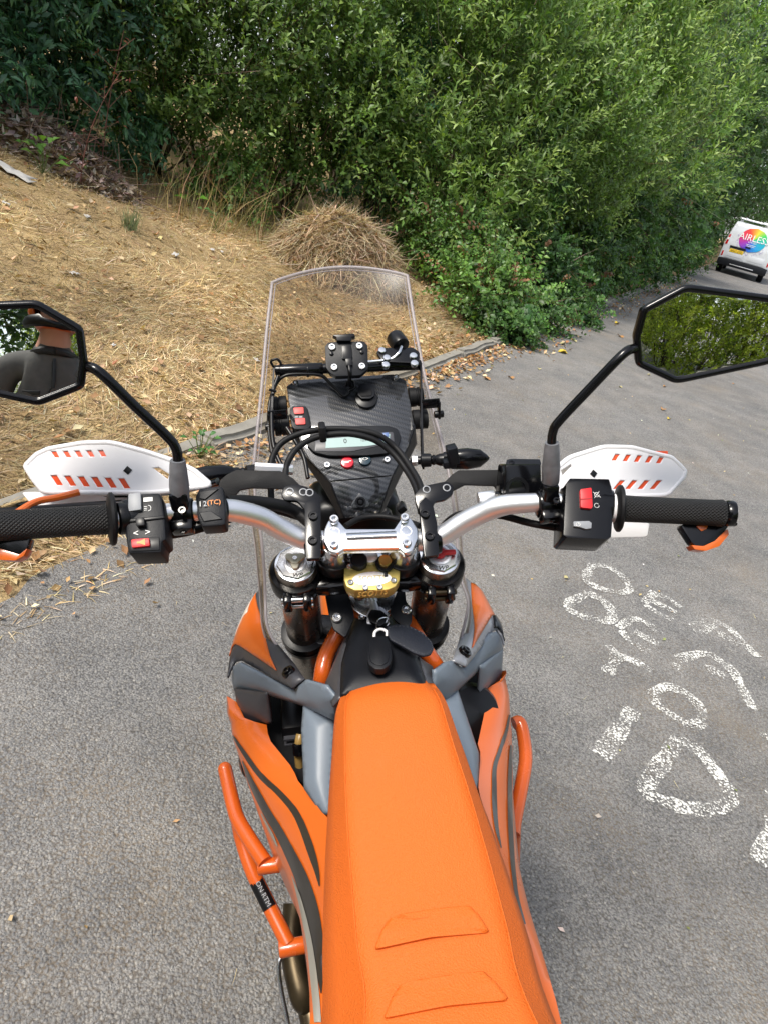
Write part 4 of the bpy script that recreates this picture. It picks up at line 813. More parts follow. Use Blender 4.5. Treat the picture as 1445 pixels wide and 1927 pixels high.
def fork(c, s):
    fk = empty('fork', c, 0, bike)
    bm = bmesh.new(); lathe(bm, (0, 0, 0), -SA, [(-0.001, 0.0285), (0.0, 0.0292), (0.18, 0.0292), (0.62, 0.0275), (0.62, 0.02)], 36); obj('outer_tube', bm, TITAN, fk, 0.7)
    bm = bmesh.new(); lathe(bm, -SA*0.215, -SA, [(0, 0.030), (0.002, 0.0385), (0.016, 0.0395), (0.018, 0.0365), (0.022, 0.0365), (0.024, 0.0385), (0.036, 0.0375), (0.038, 0.03)], 36); obj('lower_clamp_ring', bm, BLACK, fk)
    bm = bmesh.new(); lathe(bm, -SA*0.6, -SA, [(0, 0.022), (0.27, 0.022)], 24); obj('slider', bm, STEEL, fk)
    bm = bmesh.new(); lathe(bm, -SA*0.80, -SA, [(0, 0.024), (0.02, 0.032), (0.09, 0.030), (0.10, 0.02)], 24); obj('axle_lug', bm, BLACK, fk)
    bm = bmesh.new(); box(bm, -SA*0.74+Y*0.045, (0.075, 0.006, 0.24), (X, SA.cross(X), SA), 0.003); obj('fork_guard', bm, WHITE, fk)
    # machined top cap: eight-sided collar, dished centre
    bm = bmesh.new(); lathe(bm, -SA*0.001, SA, [(0, 0.0285), (0.0035, 0.0285), (0.004, 0.0275)], 40)
    cap = obj('fork_cap', bm, ALU, fk)
    bm = bmesh.new(); lathe(bm, SA*0.003, SA, [(0, 0.0262), (0.003, 0.0258), (0.0036, 0.025)], 8); obj('hexagon', bm, ALU, cap, 0.3)
    bm = bmesh.new(); lathe(bm, SA*0.0062, SA, [(0, 0.0165), (0.0025, 0.016), (0.003, 0.0125), (0.0015, 0.0115), (0.0015, 0.0001)], 32); obj('adjuster_seat', bm, ALUSAT, cap)
    if s < 0:
        bm = bmesh.new(); prism(bm, [SA*0.009+(e1*math.cos(t)+e2*math.sin(t))*(0.0105+0.0045*math.cos(3*(t-0.5))) for t in np.linspace(0, 2*PI, 31)[:-1]], SA*0.006, 0.001)
        cyl(bm, SA*0.008, SA*0.0165, 0.008, None, 16, 0.001); kn = obj('adjuster_knob', bm, mat('ivory_knob', (0.62, 0.57, 0.45), 0.5), cap)
        bolt(SA*0.0165, SA, 0.0035, kn, 0.002); bolt(SA*0.004+e2*0.022-e1*0.002, SA, 0.003, kn, 0.002)
    else:
        bm = bmesh.new(); box(bm, SA*0.0125+e1*0.012, (0.020, 0.007, 0.007), (e1, e2, SA), 0.002); cyl(bm, SA*0.008, SA*0.015, 0.008, None, 16, 0.001); obj('adjuster_knob', bm, RED, cap)
    text('cap_lettering', 'WP', 0.009, SA*0.0071-e2*0.0208+e1*0.002, e1, e2, BLACK, cap, 0.0002, shear=0.3)
    return fk
fork(fL, -1); fork(fR, 1)
# lower triple clamp and stem
bm = bmesh.new(); prism(bm, [mid+e1*a+e2*b-SA*0.215 for a, b in out], -SA*0.034, 0.004); obj('lower_triple_clamp', bm, SATIN, bike)
cy_('steering_stem', mid-SA*0.24, mid+SA*0.004, 0.022, STEEL, bike)

# ---- steering damper
DP = plane(BAR0-SA*0.036, SA)
q = [(610, 262), (635, 236), (862, 236), (890, 268), (888, 350), (868, 384), (828, 402), (664, 404), (622, 384), (608, 350)]
dm = plate('steering_damper', [(420+a/2.676, 960+b/2.676) for a, b in q], DP, 0.020, GOLD, bike, 0.0016)
q2 = [(614, 330), (640, 250), (860, 250), (884, 330), (882, 362), (866, 392), (826, 412), (666, 414), (626, 394), (612, 365)]
low = plate('damper_base', [(420+a/2.676, 962+b/2.676) for a, b in q2], plane(DP[0]-SA*0.021, SA), 0.016, GOLD, dm, 0.002)
for a, b in ((637, 287), (642, 366), (716, 392), (788, 390), (857, 356), (850, 278), (632, 250), (846, 246)):
    bolt(B(420+a/2.676, 960+b/2.676, pl=DP), SA, 0.0042, dm, 0.0028)
c = B(675, 1061, pl=DP); bm = bmesh.new(); lathe(bm, c, SA, [(0, 0.0095), (0.001, 0.0118), (0.012, 0.0115), (0.0135, 0.0098), (0.0138, 0.0015), (0.013, 0.0001)], 28); obj('damping_knob', bm, MATTE, dm)
c = B(724, 1063, pl=DP); bm = bmesh.new(); lathe(bm, c, SA, [(0, 0.011), (0.003, 0.013), (0.006, 0.0125), (0.006, 0.009)], 28); k_ = obj('dial_ring', bm, MATTE, dm)
bm = bmesh.new(); lathe(bm, c+SA*0.005, SA, [(0, 0.0088), (0.008, 0.0088), (0.009, 0.0078), (0.009, 0.0001)], 28); obj('dial', bm, BRASS, k_)
bm = bmesh.new(); box(bm, c-e2*0.014+SA*0.002, (0.005, 0.01, 0.003), (e1, e2, SA), 0.001); obj('pointer', bm, MATTE, k_)
cc = B(700, 1089, pl=DP)
bm = bmesh.new(); vs_ = []
ring_o = [cc+e1*0.026*math.cos(a)+e2*0.0105*math.sin(a)+SA*0.0003 for a in np.linspace(0, 2*PI, 33)[:-1]]
prism(bm, ring_o, SA*0.0003); obj('engraved_oval', bm, ALUSAT, dm)
text('engraved_lettering', 'SCOTTS', 0.0098, cc+SA*0.0008+e2*0.0005, e1, e2, GOLD, dm, 0.0002)
text('side_lettering', 'SCOTTS', 0.011, B(700, 1117, pl=plane(BAR0-SA*0.05-Y*0.066, (0, -1, 0.12))), X, Z, GOLD, dm, 0.0004, shear=0.3)
cy_('stem_nut', B(697, 1051, pl=DP)-SA*0.002, B(697, 1051, pl=DP)+SA*0.008, 0.0105, ALUSAT, dm)

# ---- headstock, key lock, frame plates and tubes
HP = plane(B(700, 1160, z=1.075), (0, -0.5, 0.87))
for pix in ([(612, 1118), (628, 1100), (652, 1105), (668, 1160), (650, 1200), (628, 1184), (620, 1160)], [(733, 1150), (748, 1110), (762, 1112), (764, 1132), (775, 1145), (775, 1168), (766, 1185), (742, 1166)]):
    plate('frame_plate', pix, HP, 0.006, MATTE, bike, 0.0015, 0.15)
for a, b in ((634, 1164), (764, 1149)): bolt(B(a, b, pl=HP), HP[1], 0.0075, bike, 0.006)
cy_('headstock', B(700, 1128, z=1.075)-SA*0.06, B(700, 1128, z=1.075)-SA*0.002, 0.036, ORPAINT, bike)
cy_('bearing_cap', B(700, 1126, z=1.078)-SA*0.002, B(700, 1126, z=1.078)+SA*0.006, 0.034, STEEL, bike)
LP = plane(B(705, 1160, z=1.065), (0, -0.4, 0.9))
lk = plate('lock_bracket', [(690, 1160), (696, 1148), (710, 1142), (722, 1148), (732, 1162), (728, 1176), (690, 1178)], LP, 0.006, ALUSAT, bike, 0.002, 0.2, 2, 0.006)
tb('bracket_arm', [B(701, 1128, z=1.085), B(704, 1140, z=1.078), B(706, 1155, z=1.07)], [0.004, 0.006, 0.009], ALUSAT, lk, 10, 4)
for a, b in ((681, 1163), (727, 1158)): bolt(B(a, b, pl=LP), LP[1], 0.005, lk, 0.005)
cy_('lock_barrel', B(706, 1172, z=1.04), B(706, 1172, z=1.04)+LP[1]*0.022, 0.0135, BLACK, lk)
tb('frame_tube', [B(650, 1165, z=1.03), B(634, 1194, z=1.02), B(614, 1235, z=0.995), B(605, 1280, z=0.97), B(603, 1330, z=0.9)], 0.0125, ORPAINT, bike)
tb('frame_tube', [B(764, 1165, z=1.03), B(780, 1190, z=1.02), B(806, 1232, z=0.995), B(826, 1262, z=0.97), B(845, 1300, z=0.9)], 0.0125, ORPAINT, bike)
TP = P3(B(666, 1160, z=1.055), B(641, 1305, z=1.045), B(800, 1290, z=1.045))
panel('tank_cover', [(668, 1158), (655, 1200), (642, 1249), (640, 1310), (801, 1296), (799, 1274), (787, 1236), (762, 1192), (738, 1158), (700, 1150)], TP, 0.010, MATTE, bike, 0.004)
panel('tank_cover_side', [(668, 1158), (648, 1200), (612, 1285), (625, 1330), (640, 1312), (642, 1249), (655, 1200)], P3(B(668, 1158, z=1.054), B(612, 1285, z=1.005), B(640, 1312, z=1.043)), 0.003, DARKGREY, bike, 0.003)
panel('tank_cover_side', [(787, 1236), (814, 1254), (822, 1295), (801, 1296), (799, 1274)], P3(B(787, 1236, z=1.05), B(818, 1262, z=1.01), B(800, 1290, z=1.043)), 0.002, DARKGREY, bike, 0.003)

# ---- seat: lofted saddle with two stitched grip pads
rows = [((644, 1312), (664, 1291), (802, 1282), (822, 1300), 1.042, 0.018), ((631, 1345), (651, 1325), (826, 1316), (842, 1334), 1.052, 0.045), ((624, 1430), (649, 1420), (853, 1403), (872, 1412), 1.036, 0.06),
        ((617, 1530), (652, 1520), (884, 1498), (905, 1508), 1.012, 0.065), ((611, 1650), (660, 1640), (916, 1608), (946, 1618), 0.988, 0.07), ((607, 1790), (672, 1780), (952, 1742), (992, 1758), 0.968, 0.072), ((605, 1930), (686, 1925), (990, 1884), (1036, 1902), 0.958, 0.074)]
S = []
for L_, Ls, Rs, R_, zt, dz in rows:
    a = B(*Ls, z=zt); b = B(*Rs, z=zt); fl = B(*L_, z=zt-dz*0.7); fr = B(*R_, z=zt-dz*0.55)
    S.append((fl, a, b, fr))
for yy, wd, zt in ((-0.62, 0.118, 0.957), (-0.85, 0.122, 0.965), (-1.05, 0.105, 0.985), (-1.16, 0.06, 0.985)):
    S.append((Vector((-wd-0.03, yy, zt-0.08)), Vector((-wd, yy, zt)), Vector((wd, yy, zt)), Vector((wd+0.03, yy, zt-0.08))))
bm = bmesh.new(); fine = []
cols = [catmull([r[k] for r in S], 5) for k in range(4)]
for fl, a, b, fr in zip(*cols):
    wdt = (b-a).length; row = [fl+(0, 0, -0.05) if False else fl-Z*0.03, fl]
    row += [fl.lerp(a, 0.55)+(fl-b).normalized()*0.004+Z*0.004, a-(b-a)*0.012-Z*0.003, a+Z*0.0005]
    for k in range(1, 10): row.append(a.lerp(b, k/10)+Z*(0.007*(1-(2*k/10-1)**2)+0.0005))
    row += [b+Z*0.0005, b+(b-a)*0.012-Z*0.003, fr.lerp(b, 0.55)+(fr-a).normalized()*0.004+Z*0.004, fr, fr-Z*0.03]
    fine.append(row)
lip = [p.lerp(fine[0][len(fine[0])//2], 0.03)-Z*0.012+Y*0.004 for p in fine[0]]; lip2 = [p-Z*0.04-Y*0.01 for p in lip]
sheet(bm, [lip2, lip]+fine); seat = obj('seat', bm, SEATM, bike, 1.2)
for k in (0, 1):                                # raised seams along the saddle's top edges
    bm = bmesh.new(); tube(bm, [r[4 if k == 0 else -5]+Z*0.0001 for r in fine[3:]], 0.0009, 6); obj('seam', bm, SEATM, seat, 1.2)
def seat_z(p):
    best = min(range(len(fine)), key=lambda i: abs(fine[i][len(fine[i])//2].y-p.y))
    return fine[best]
def rib(pix):
    P = []
    for a, b in pix:
        p = B(a, b, z=0.966)
        for _ in range(3):
            r = seat_z(p); q_ = min(r[4:-4], key=lambda v: abs(v.x-p.x)); p = B(a, b, z=q_.z)
        P.append(p)
    n = (P[1]-P[0]).cross(P[-1]-P[0]).normalized(); n = n if n.z > 0 else -n
    P = [Vector(p) for p in rounded(P, 0.12, 2)]; c = sum(P, Vector())/len(P)
    bm = bmesh.new(); prof = [(1.0, -0.004), (0.998, 0.0028), (0.975, 0.0048), (0.9, 0.0052), (0.5, 0.0050)]
    rings = [[bm.verts.new(c+(p-c)*k+n*h) for p in P] for k, h in prof]
    for r1, r2 in zip(rings, rings[1:]):
        for i in range(len(P)): bm.faces.new((r1[i], r1[(i+1) % len(P)], r2[(i+1) % len(P)], r2[i]))
    bm.faces.new(rings[-1]); obj('grip_pad', bm, SEATM, seat, 1.2)
rib([(704, 1789), (718, 1752), (734, 1729), (752, 1722), (820, 1711), (882, 1705), (900, 1722), (919, 1752), (915, 1758), (810, 1766)])
rib([(721, 1920), (738, 1878), (752, 1856), (775, 1848), (850, 1836), (910, 1829), (934, 1852), (955, 1879), (950, 1886), (840, 1896)])

FLATB = mat('gap_shade_black', (0.008, 0.008, 0.009), 0.7, spec=0.15)
# ---- grey tank arms and flanks, orange shrouds
def grey(pix, a, b, c, bulge=0.006, mt=GREYTANK, name='tank_panel', t=0.006): return panel(name, pix, P3(a, b, c), bulge, mt, bike, t)
grey([(436, 1277), (439, 1254), (451, 1247), (554, 1299), (576, 1279), (614, 1290), (636, 1316), (629, 1356), (572, 1329), (503, 1307), (441, 1301)], B(441, 1275, z=0.90), B(554, 1297, z=0.985), B(630, 1340, z=1.0), 0.008)
grey([(441, 1296), (503, 1303), (511, 1362), (462, 1362), (447, 1326)], B(441, 1298, z=0.89), B(503, 1304, z=0.935), B(480, 1360, z=0.85), 0.006, DARKGREY)
tl = grey([(571, 1325), (632, 1350), (624, 1532), (607, 1534), (572, 1484), (567, 1372)], B(571, 1327, z=0.965), B(630, 1350, z=0.965), B(612, 1530, z=0.90), 0.010)
grey([(816, 1290), (818, 1260), (839, 1245), (850, 1243), (871, 1257), (922, 1191), (933, 1188), (942, 1198), (946, 1222), (936, 1234), (906, 1257), (863, 1298), (840, 1320), (827, 1314)], B(825, 1300, z=1.0), B(866, 1250, z=0.985), B(943, 1210, z=0.90), 0.008)
grey([(905, 1253), (946, 1221), (944, 1266), (936, 1291), (902, 1304)], B(906, 1255, z=0.94), B(945, 1224, z=0.89), B(915, 1300, z=0.86), 0.005)
grey([(827, 1310), (861, 1297), (901, 1419), (899, 1487), (889, 1487), (858, 1420)], B(833, 1322, z=0.97), B(861, 1300, z=0.955), B(896, 1484, z=0.90), 0.008)
for pix in ([(490, 1296), (590, 1315), (600, 1500), (545, 1452), (502, 1392), (480, 1350)], [(838, 1300), (930, 1245), (926, 1288), (900, 1310), (900, 1400), (896, 1470), (872, 1430)]):
    bm = bmesh.new(); prism(bm, [B(p, q_, z=0.83) for p, q_ in pix], (0, 0, -0.006)); obj('gap_shade_sheet', bm, FLATB, bike)  # added black sheets: the darkness of the open gaps, put in as colour
# bright fuel tap and hose in the left recess
tb('fuel_hose', [B(566, 1382, z=0.88), B(563, 1400, z=0.87), B(563, 1430, z=0.84), B(568, 1470, z=0.8)], 0.007, mat('amber_hose', (0.32, 0.2, 0.06), 0.3, coat=0.4), bike)
cy_('hose_union', B(561, 1398, z=0.872), B(562, 1420, z=0.855), 0.0085, SATIN, bike)
# left wing
LWp = P3(B(552, 1285, z=0.995), B(434, 1250, z=0.915), B(501, 1100, z=0.945))
LWO = [(502, 1090), (487, 1120), (462, 1163), (445, 1206), (436, 1238), (431, 1277), (437, 1262), (446, 1248), (458, 1246), (553, 1298), (577, 1280), (558, 1252), (514, 1200), (503, 1176)]
lw = panel('shroud', LWO, LWp, 0.012, DARKGREY, bike, 0.004, 4, 0.004)
lw['label'] = 'dark grey and orange shroud wing'
panel('orange_field', [(490, 1122), (468, 1155), (448, 1203), (437, 1240), (443, 1228), (455, 1223), (466, 1228), (530, 1271), (508, 1205), (494, 1148)], LWp, 0.012, ORANGE, lw, 0.002, 4, 0.0062, ref=LWO)
panel('painted_highlight', [(486, 1130), (470, 1153), (460, 1172), (452, 1198), (453, 1206), (458, 1186), (468, 1172), (479, 1164), (483, 1142)], LWp, 0.012, mat('highlight_tone', (0.62, 0.54, 0.46), 0.3, coat=0.3), lw, 0.001, 2, 0.0072, ref=LWO)  # bright sun highlight on the wing, laid on as a pale panel
RWp = P3(B(866, 1245, z=0.995), B(946, 1200, z=0.915), B(878, 1099, z=0.945))
RWO = [(874, 1090), (904, 1117), (928, 1163), (939, 1181), (946, 1216), (941, 1198), (932, 1188), (924, 1191), (874, 1258), (848, 1246), (868, 1182), (882, 1140)]
rw = panel('shroud', RWO, RWp, 0.008, mat('smoked_grey_plastic', (0.22, 0.23, 0.26), 0.3, coat=0.4), bike, 0.004, 4, 0.004)
panel('orange_field', [(880, 1102), (904, 1120), (926, 1163), (916, 1168), (881, 1227), (884, 1186), (883, 1141)], RWp, 0.008, ORANGE, rw, 0.002, 4, 0.0062, ref=RWO)
panel('dark_cap', [(918, 1169), (927, 1166), (937, 1181), (944, 1212), (939, 1196), (931, 1187), (924, 1188)], RWp, 0.008, SATIN, rw, 0.002, 2, 0.0075, ref=RWO)
for (a, b), pl in (((552, 1273), LWp), ((866, 1235), RWp)):
    p = B(a, b, pl=pl)+pl[1]*0.0145; bm = bmesh.new(); lathe(bm, p-pl[1]*0.006, pl[1], [(0, 0.0102), (0.005, 0.0102), (0.006, 0.0094), (0.006, 0.001)], 24); wsh = obj('washer', bm, SATIN, bike); bolt(p, pl[1], 0.0062, wsh, 0.003, SATIN)
# lower orange shrouds that run back under the saddle
def lower(name, inner, outer, zi, zo, hang):
    """loft between the inner upper edge and the outer edge, then down the outside"""
    rows_ = []; n = 44
    def samp(pl_, zz):
        d_ = np.cumsum([0]+[abs(pl_[i][1]-pl_[i+1][1])+0.12*abs(pl_[i][0]-pl_[i+1][0]) for i in range(len(pl_)-1)]); tt = np.linspace(0, d_[-1], n)
        px = np.interp(tt, d_, [p[0] for p in pl_]); py = np.interp(tt, d_, [p[1] for p in pl_]); z_ = np.interp(tt, d_, zz)
        return [B(a, b, z=c) for a, b, c in zip(px, py, z_)]
    I = samp(inner, zi); O = samp(outer, zo)
    sg = 1 if O[0].x > 0 else -1
    for i, o in zip(I, O):
        mid_ = i.lerp(o, 0.5)+Vector((sg*0.010, 0, 0.010)); q1 = i.lerp(o, 0.2)+Vector((sg*0.005, 0, 0.006)); q2 = i.lerp(o, 0.8)+Vector((sg*0.008, 0, 0.006))
        rows_.append([i+Vector((sg*-0.001, 0, -0.035)), i, q1, mid_, q2, o, o+Vector((-sg*0.012, -0.01, -hang*0.5)), o+Vector((-sg*0.05, -0.03, -hang))])
    bm = bmesh.new(); sheet(bm, rows_); o_ = obj(name, bm, ORANGE, bike, 0.7); return o_, rows_
linn = [(447, 1322), (464, 1358), (502, 1361), (506, 1390), (554, 1449), (556, 1463), (574, 1485), (608, 1531), (620, 1530), (614, 1650), (611, 1790), (606, 1927), (600, 1990)]
lout = [(434, 1312), (433, 1345), (437, 1384), (456, 1440), (486, 1526), (508, 1578), (530, 1625), (550, 1674), (571, 1738), (584, 1805), (594, 1870), (600, 1935), (600, 1990)]
ls, lrows = lower('shroud', linn, lout, [0.865, 0.86, 0.865, 0.87, 0.88, 0.885, 0.89, 0.91, 0.915, 0.90, 0.88, 0.87, 0.87], [0.85, 0.84, 0.825, 0.81, 0.79, 0.785, 0.78, 0.78, 0.785, 0.80, 0.82, 0.835, 0.84], 0.2)
ls['label'] = 'glossy orange lower shroud with black and silver stripes'
rinn = [(938, 1290), (904, 1304), (912, 1336), (898, 1400), (903, 1416), (899, 1487), (906, 1510), (933, 1581), (947, 1629), (985, 1765), (1022, 1900), (1040, 1980)]
rout = [(944, 1262), (952, 1287), (957, 1313), (962, 1382), (964, 1470), (965, 1563), (968, 1636), (984, 1720), (1008, 1800), (1034, 1895), (1052, 1980)]
rs, rrows = lower('shroud', rinn, rout, [0.86, 0.865, 0.87, 0.88, 0.885, 0.905, 0.90, 0.89, 0.885, 0.872, 0.868, 0.868], [0.85, 0.84, 0.825, 0.80, 0.79, 0.785, 0.785, 0.80, 0.82, 0.835, 0.84], 0.2)
rs['label'] = 'orange lower shroud of the far flank'
from mathutils.bvhtree import BVHTree
def decal(name, o, path, mt, lift=0.0012):
    """a sticker laid along the measured course of a printed stripe; path: (px, py, width in px)"""
    me = o.data; tree = BVHTree.FromPolygons([v.co for v in me.vertices], [p.vertices for p in me.polygons])
    k = 8; pts = []
    C2 = catmull([Vector((p[0], p[1], p[2])) for p in path], k)
    bm = bmesh.new(); rows_ = []
    for q_, p in enumerate(C2):
        t_ = (C2[min(q_+1, len(C2)-1)]-C2[max(q_-1, 0)]); sd_ = Vector((-t_.y, t_.x)).normalized(); row = []
        for u in (-0.5, -0.25, 0, 0.25, 0.5):
            h = tree.ray_cast(CAM, ray(p.x+sd_.x*u*p.z, p.y+sd_.y*u*p.z).normalized())
            if h[0] is not None:
                nn = h[1] if h[1].dot(CAM-h[0]) > 0 else -h[1]; row.append(h[0]+nn*lift)
            else: row.append(None)
        if None not in row: rows_.append(row)
    if len(rows_) > 1: sheet(bm, rows_)
    return obj(name, bm, mt, o, 1.2)
decal('stripe', ls, [(440, 1384, 3), (462, 1418, 8), (490, 1457, 10), (522, 1488, 11), (541, 1508, 12), (558, 1530, 13), (573, 1562, 14), (588, 1605, 14), (598, 1640, 9), (603, 1668, 2)], BLACKD)
decal('stripe', ls, [(458, 1432, 2), (470, 1462, 9), (486, 1494, 13), (503, 1526, 15), (527, 1566, 17), (549, 1609, 20), (568, 1650, 24), (582, 1692, 27), (592, 1735, 27), (600, 1790, 22), (604, 1840, 10), (606, 1870, 2)], BLACKD)
decal('pale_stripe', ls, [(494, 1530, 2), (504, 1550, 4), (515, 1572, 5), (524, 1592, 2)], SILVERD, 0.0016)
decal('pale_stripe', ls, [(552, 1648, 1), (564, 1684, 6), (576, 1730, 9), (586, 1780, 11), (592, 1830, 13), (597, 1880, 13), (600, 1925, 12)], SILVERD, 0.0018)
decal('stripe', rs, [(957, 1345, 3), (950, 1378, 6), (938, 1415, 7), (929, 1444, 8), (928, 1480, 9), (929, 1520, 9), (933, 1560, 7), (941, 1596, 2)], BLACKD)
decal('stripe', rs, [(962, 1375, 2), (959, 1420, 6), (957, 1478, 8), (958, 1540, 9), (960, 1590, 9), (964, 1640, 8), (971, 1690, 7), (985, 1740, 5)], BLACKD)

# ---- orange crash bars with rubber-stamped plate
cb = empty('crash_bar', (0, 0, 0), 0, bike); cb['label'] = 'orange tubular crash bar on the kickstand flank'
tb('tube', [B(424, 1446, z=0.70), B(431, 1478, z=0.69), B(441, 1520, z=0.68), B(450, 1545, z=0.675), B(472, 1582, z=0.67), B(500, 1624, z=0.665)], 0.0125, ORPAINT, cb, 18)
bm = bmesh.new(); bmesh.ops.create_uvsphere(bm, u_segments=16, v_segments=10, radius=0.0125); bmesh.ops.translate(bm, verts=bm.verts[:], vec=B(424, 1447, z=0.70)); obj('tube_end', bm, ORPAINT, cb)
tb('tube', [B(448, 1540, z=0.66), B(456, 1580, z=0.63), B(476, 1640, z=0.60), B(505, 1700, z=0.57), B(543, 1776, z=0.54)], 0.0125, ORPAINT, cb, 18)
cy_('stub', B(486, 1632, z=0.655), B(545, 1624, z=0.655), 0.0125, ORPAINT, cb)
cy_('stub', B(526, 1787, z=0.535), B(578, 1777, z=0.535), 0.0135, ORPAINT, cb)
a, b = B(484, 1658, z=0.59), B(509, 1708, z=0.568); ax_ = (b-a).normalized()
bm = bmesh.new(); nn = (CAM-a).normalized(); side = ax_.cross(nn).normalized(); nn = side.cross(ax_)
sheet(bm, [[a+ax_*t+(side*math.sin(th)+nn*math.cos(th))*0.0131 for th in np.linspace(-0.9, 1.3, 9)] for t in (0, (b-a).length)]); st = obj('sticker', bm, BLACK, cb)
text('sticker_lettering', 'ON RTM', 0.011, a.lerp(b, 0.5)+nn*0.0136, ax_, -side, GREYB, st, 0.0001)
cb2 = empty('crash_bar', (0, 0, 0), 0, bike); cb2['label'] = 'orange tubular crash bar on the far flank'
tb('tube', [B(966, 1362, z=0.70), B(977, 1360, z=0.70), B(984, 1385, z=0.69), B(988, 1430, z=0.68), B(980, 1480, z=0.67), B(968, 1540, z=0.66), B(964, 1570, z=0.655)], 0.0125, ORPAINT, cb2, 18)
cy_('stub', B(955, 1548, z=0.655), B(977, 1546, z=0.655), 0.0125, ORPAINT, cb2)
tb('tube', [B(966, 1550, z=0.64), B(965, 1590, z=0.60), B(963, 1640, z=0.55)], 0.0125, ORPAINT, cb2, 14)
cy_('peg_end', B(970, 1701, z=0.58), B(984, 1699, z=0.58), 0.012, RED, cb2)

# ---- windscreen
Ld = [(513, 532, 1.30), (503, 620, 1.275), (494, 720, 1.25), (484, 820, 1.225), (478, 880, 1.215)]
Rd = [(766, 519, 1.30), (780, 610, 1.275), (801, 720, 1.25), (828, 820, 1.225), (840, 872, 1.215)]
scr = None; bm = bmesh.new(); rws = []
lv = [(B(a, b, d=c), B(e, f, d=g)) for (a, b, c), (e, f, g) in zip(Ld, Rd)]
lc, rc = catmull([q[0] for q in lv], 4), catmull([q[1] for q in lv], 4)
for i, (l, r) in enumerate(zip(lc, rc)):
    k = i/(len(lc)-1); bul = 0.030+0.10*k; fw = (Y*0.86+Z*0.25*(1-k)).normalized()*bul
    rws.append([l*(1-u)+r*u+fw*(math.sin(PI*u)**0.8) + Z*(0.007*(1-k)**3*math.sin(PI*u)) for u in np.linspace(0, 1, 21)])
sheet(bm, rws); scr = obj('windscreen', bm, CLEAR, bike, 2.0)
scr['label'] = 'clear polycarbonate windscreen'
def smooth_corner(pts): return catmull(pts, 3)
rim = [rws[i][0] for i in range(len(rws)-1, -1, -1)]+rws[0][1:-1]+[rws[i][-1] for i in range(len(rws))]
tb('screen_edge', rim, 0.0032, CLEARE, scr, 8, 0)
midp = sum(rim, Vector())/len(rim); tb('screen_lip', [p.lerp(midp, 0.045)+Y*0.002 for p in rim], 0.0011, CLEARE, scr, 6, 0)
wl = [(478, 880, 1.215, 20), (482, 950, 1.20, 24), (492, 1010, 1.19, 24), (498, 1080, 1.185, 22), (500, 1130, 1.18, 18), (502, 1172, 1.16, 16), (516, 1206, 1.14, 22), (545, 1242, 1.115, 30), (562, 1268, 1.10, 34)]
wr = [(840, 872, 1.215, -18), (850, 930, 1.20, -18), (858, 1000, 1.19, -18), (862, 1050, 1.18, -18), (867, 1090, 1.17, -14), (880, 1130, 1.15, -10), (876, 1165, 1.135, -16), (866, 1205, 1.115, -20), (862, 1240, 1.10, -22)]
for wg in (wl, wr):
    A = catmull([B(a, b, d=c) for a, b, c, e in wg], 4); E_ = catmull([B(a-e*0.5, b+abs(e)*0.25, d=c+0.012) for a, b, c, e in wg], 4)
    bm = bmesh.new(); sheet(bm, [[p, p.lerp(q, 0.5)+Y*0.002, q] for p, q in zip(A, E_)]); o = obj('screen_wing', bm, CLEAR, scr, 2.0); thick(o, 0.003, 0)
    tb('screen_edge', A, 0.0026, CLEARE, scr, 8, 0); tb('screen_edge', E_, 0.0018, CLEARE, scr, 8, 0)

# ---- rally tower: carbon dash
Dt, Db = Vector((0, 0.35, 1.32)), Vector((0, 0.203, 1.204))
DN = Vector((0, -(Dt.z-Db.z), Dt.y-Db.y)).normalized(); DPL = (Db, DN)
dash = plate('dash_panel', [(540, 727), (556, 715), (740, 704), (763, 716), (772, 760), (779, 800), (768, 838), (738, 894), (622, 905), (574, 855), (552, 790), (543, 750)], DPL, 0.004, CARBON, bike, 0.0008); uvflat(dash, DPL)
dy_ = (Dt-Db).normalized()                      # up along the panel
nose_pl = P3(B(622, 906, pl=DPL)+Vector((0, 0, -0.001)), B(738, 895, pl=DPL)+Vector((0, 0, -0.001)), B(682, 975, y=0.170))
nose = plate('dash_nose', [(622, 907), (738, 896), (712, 970), (650, 975)], nose_pl, 0.004, CARBON, bike, 0.0008); uvflat(nose, nose_pl)
for pix in ([(622, 907), (650, 975), (640, 976), (612, 925), (560, 850), (545, 780), (552, 790), (574, 855)], [(738, 896), (712, 970), (720, 968), (752, 900), (784, 835), (781, 800), (768, 838)]):
    panel('tower_side', pix, P3(B(pix[0][0], pix[0][1], pl=DPL), B(pix[1][0], pix[1][1], pl=nose_pl), B(pix[4][0], pix[4][1], pl=(DPL[0]-DN*0.03, DN))), 0.0, MATTE, bike, 0.003, 1)
bm = bmesh.new(); prism(bm, [B(a, b, pl=DPL)-DN*0.006 for a, b in [(560, 735), (750, 722), (765, 800), (730, 880), (630, 890), (585, 850)]], -DN*0.09, 0.01); obj('tower_box', bm, MATTE, bike)
# triangular lens in the nose
lens = plate('warning_lens', [(677, 926), (696, 948), (692, 955), (664, 956), (660, 950)], nose_pl, 0.004, mat('smoked_lens', (0.05, 0.055, 0.06), 0.25, coat=0.5), nose, 0.001, 0.2, 2, 0.005)
c = B(678, 945, pl=nose_pl)+nose_pl[1]*0.005; bm = bmesh.new(); lathe(bm, c, nose_pl[1], [(0, 0.009), (0.002, 0.0085), (0.002, 0.006), (0.0005, 0.005), (0.003, 0.0035), (0.0035, 0.0001)], 24); obj('lens_ring', bm, BLACK, lens)
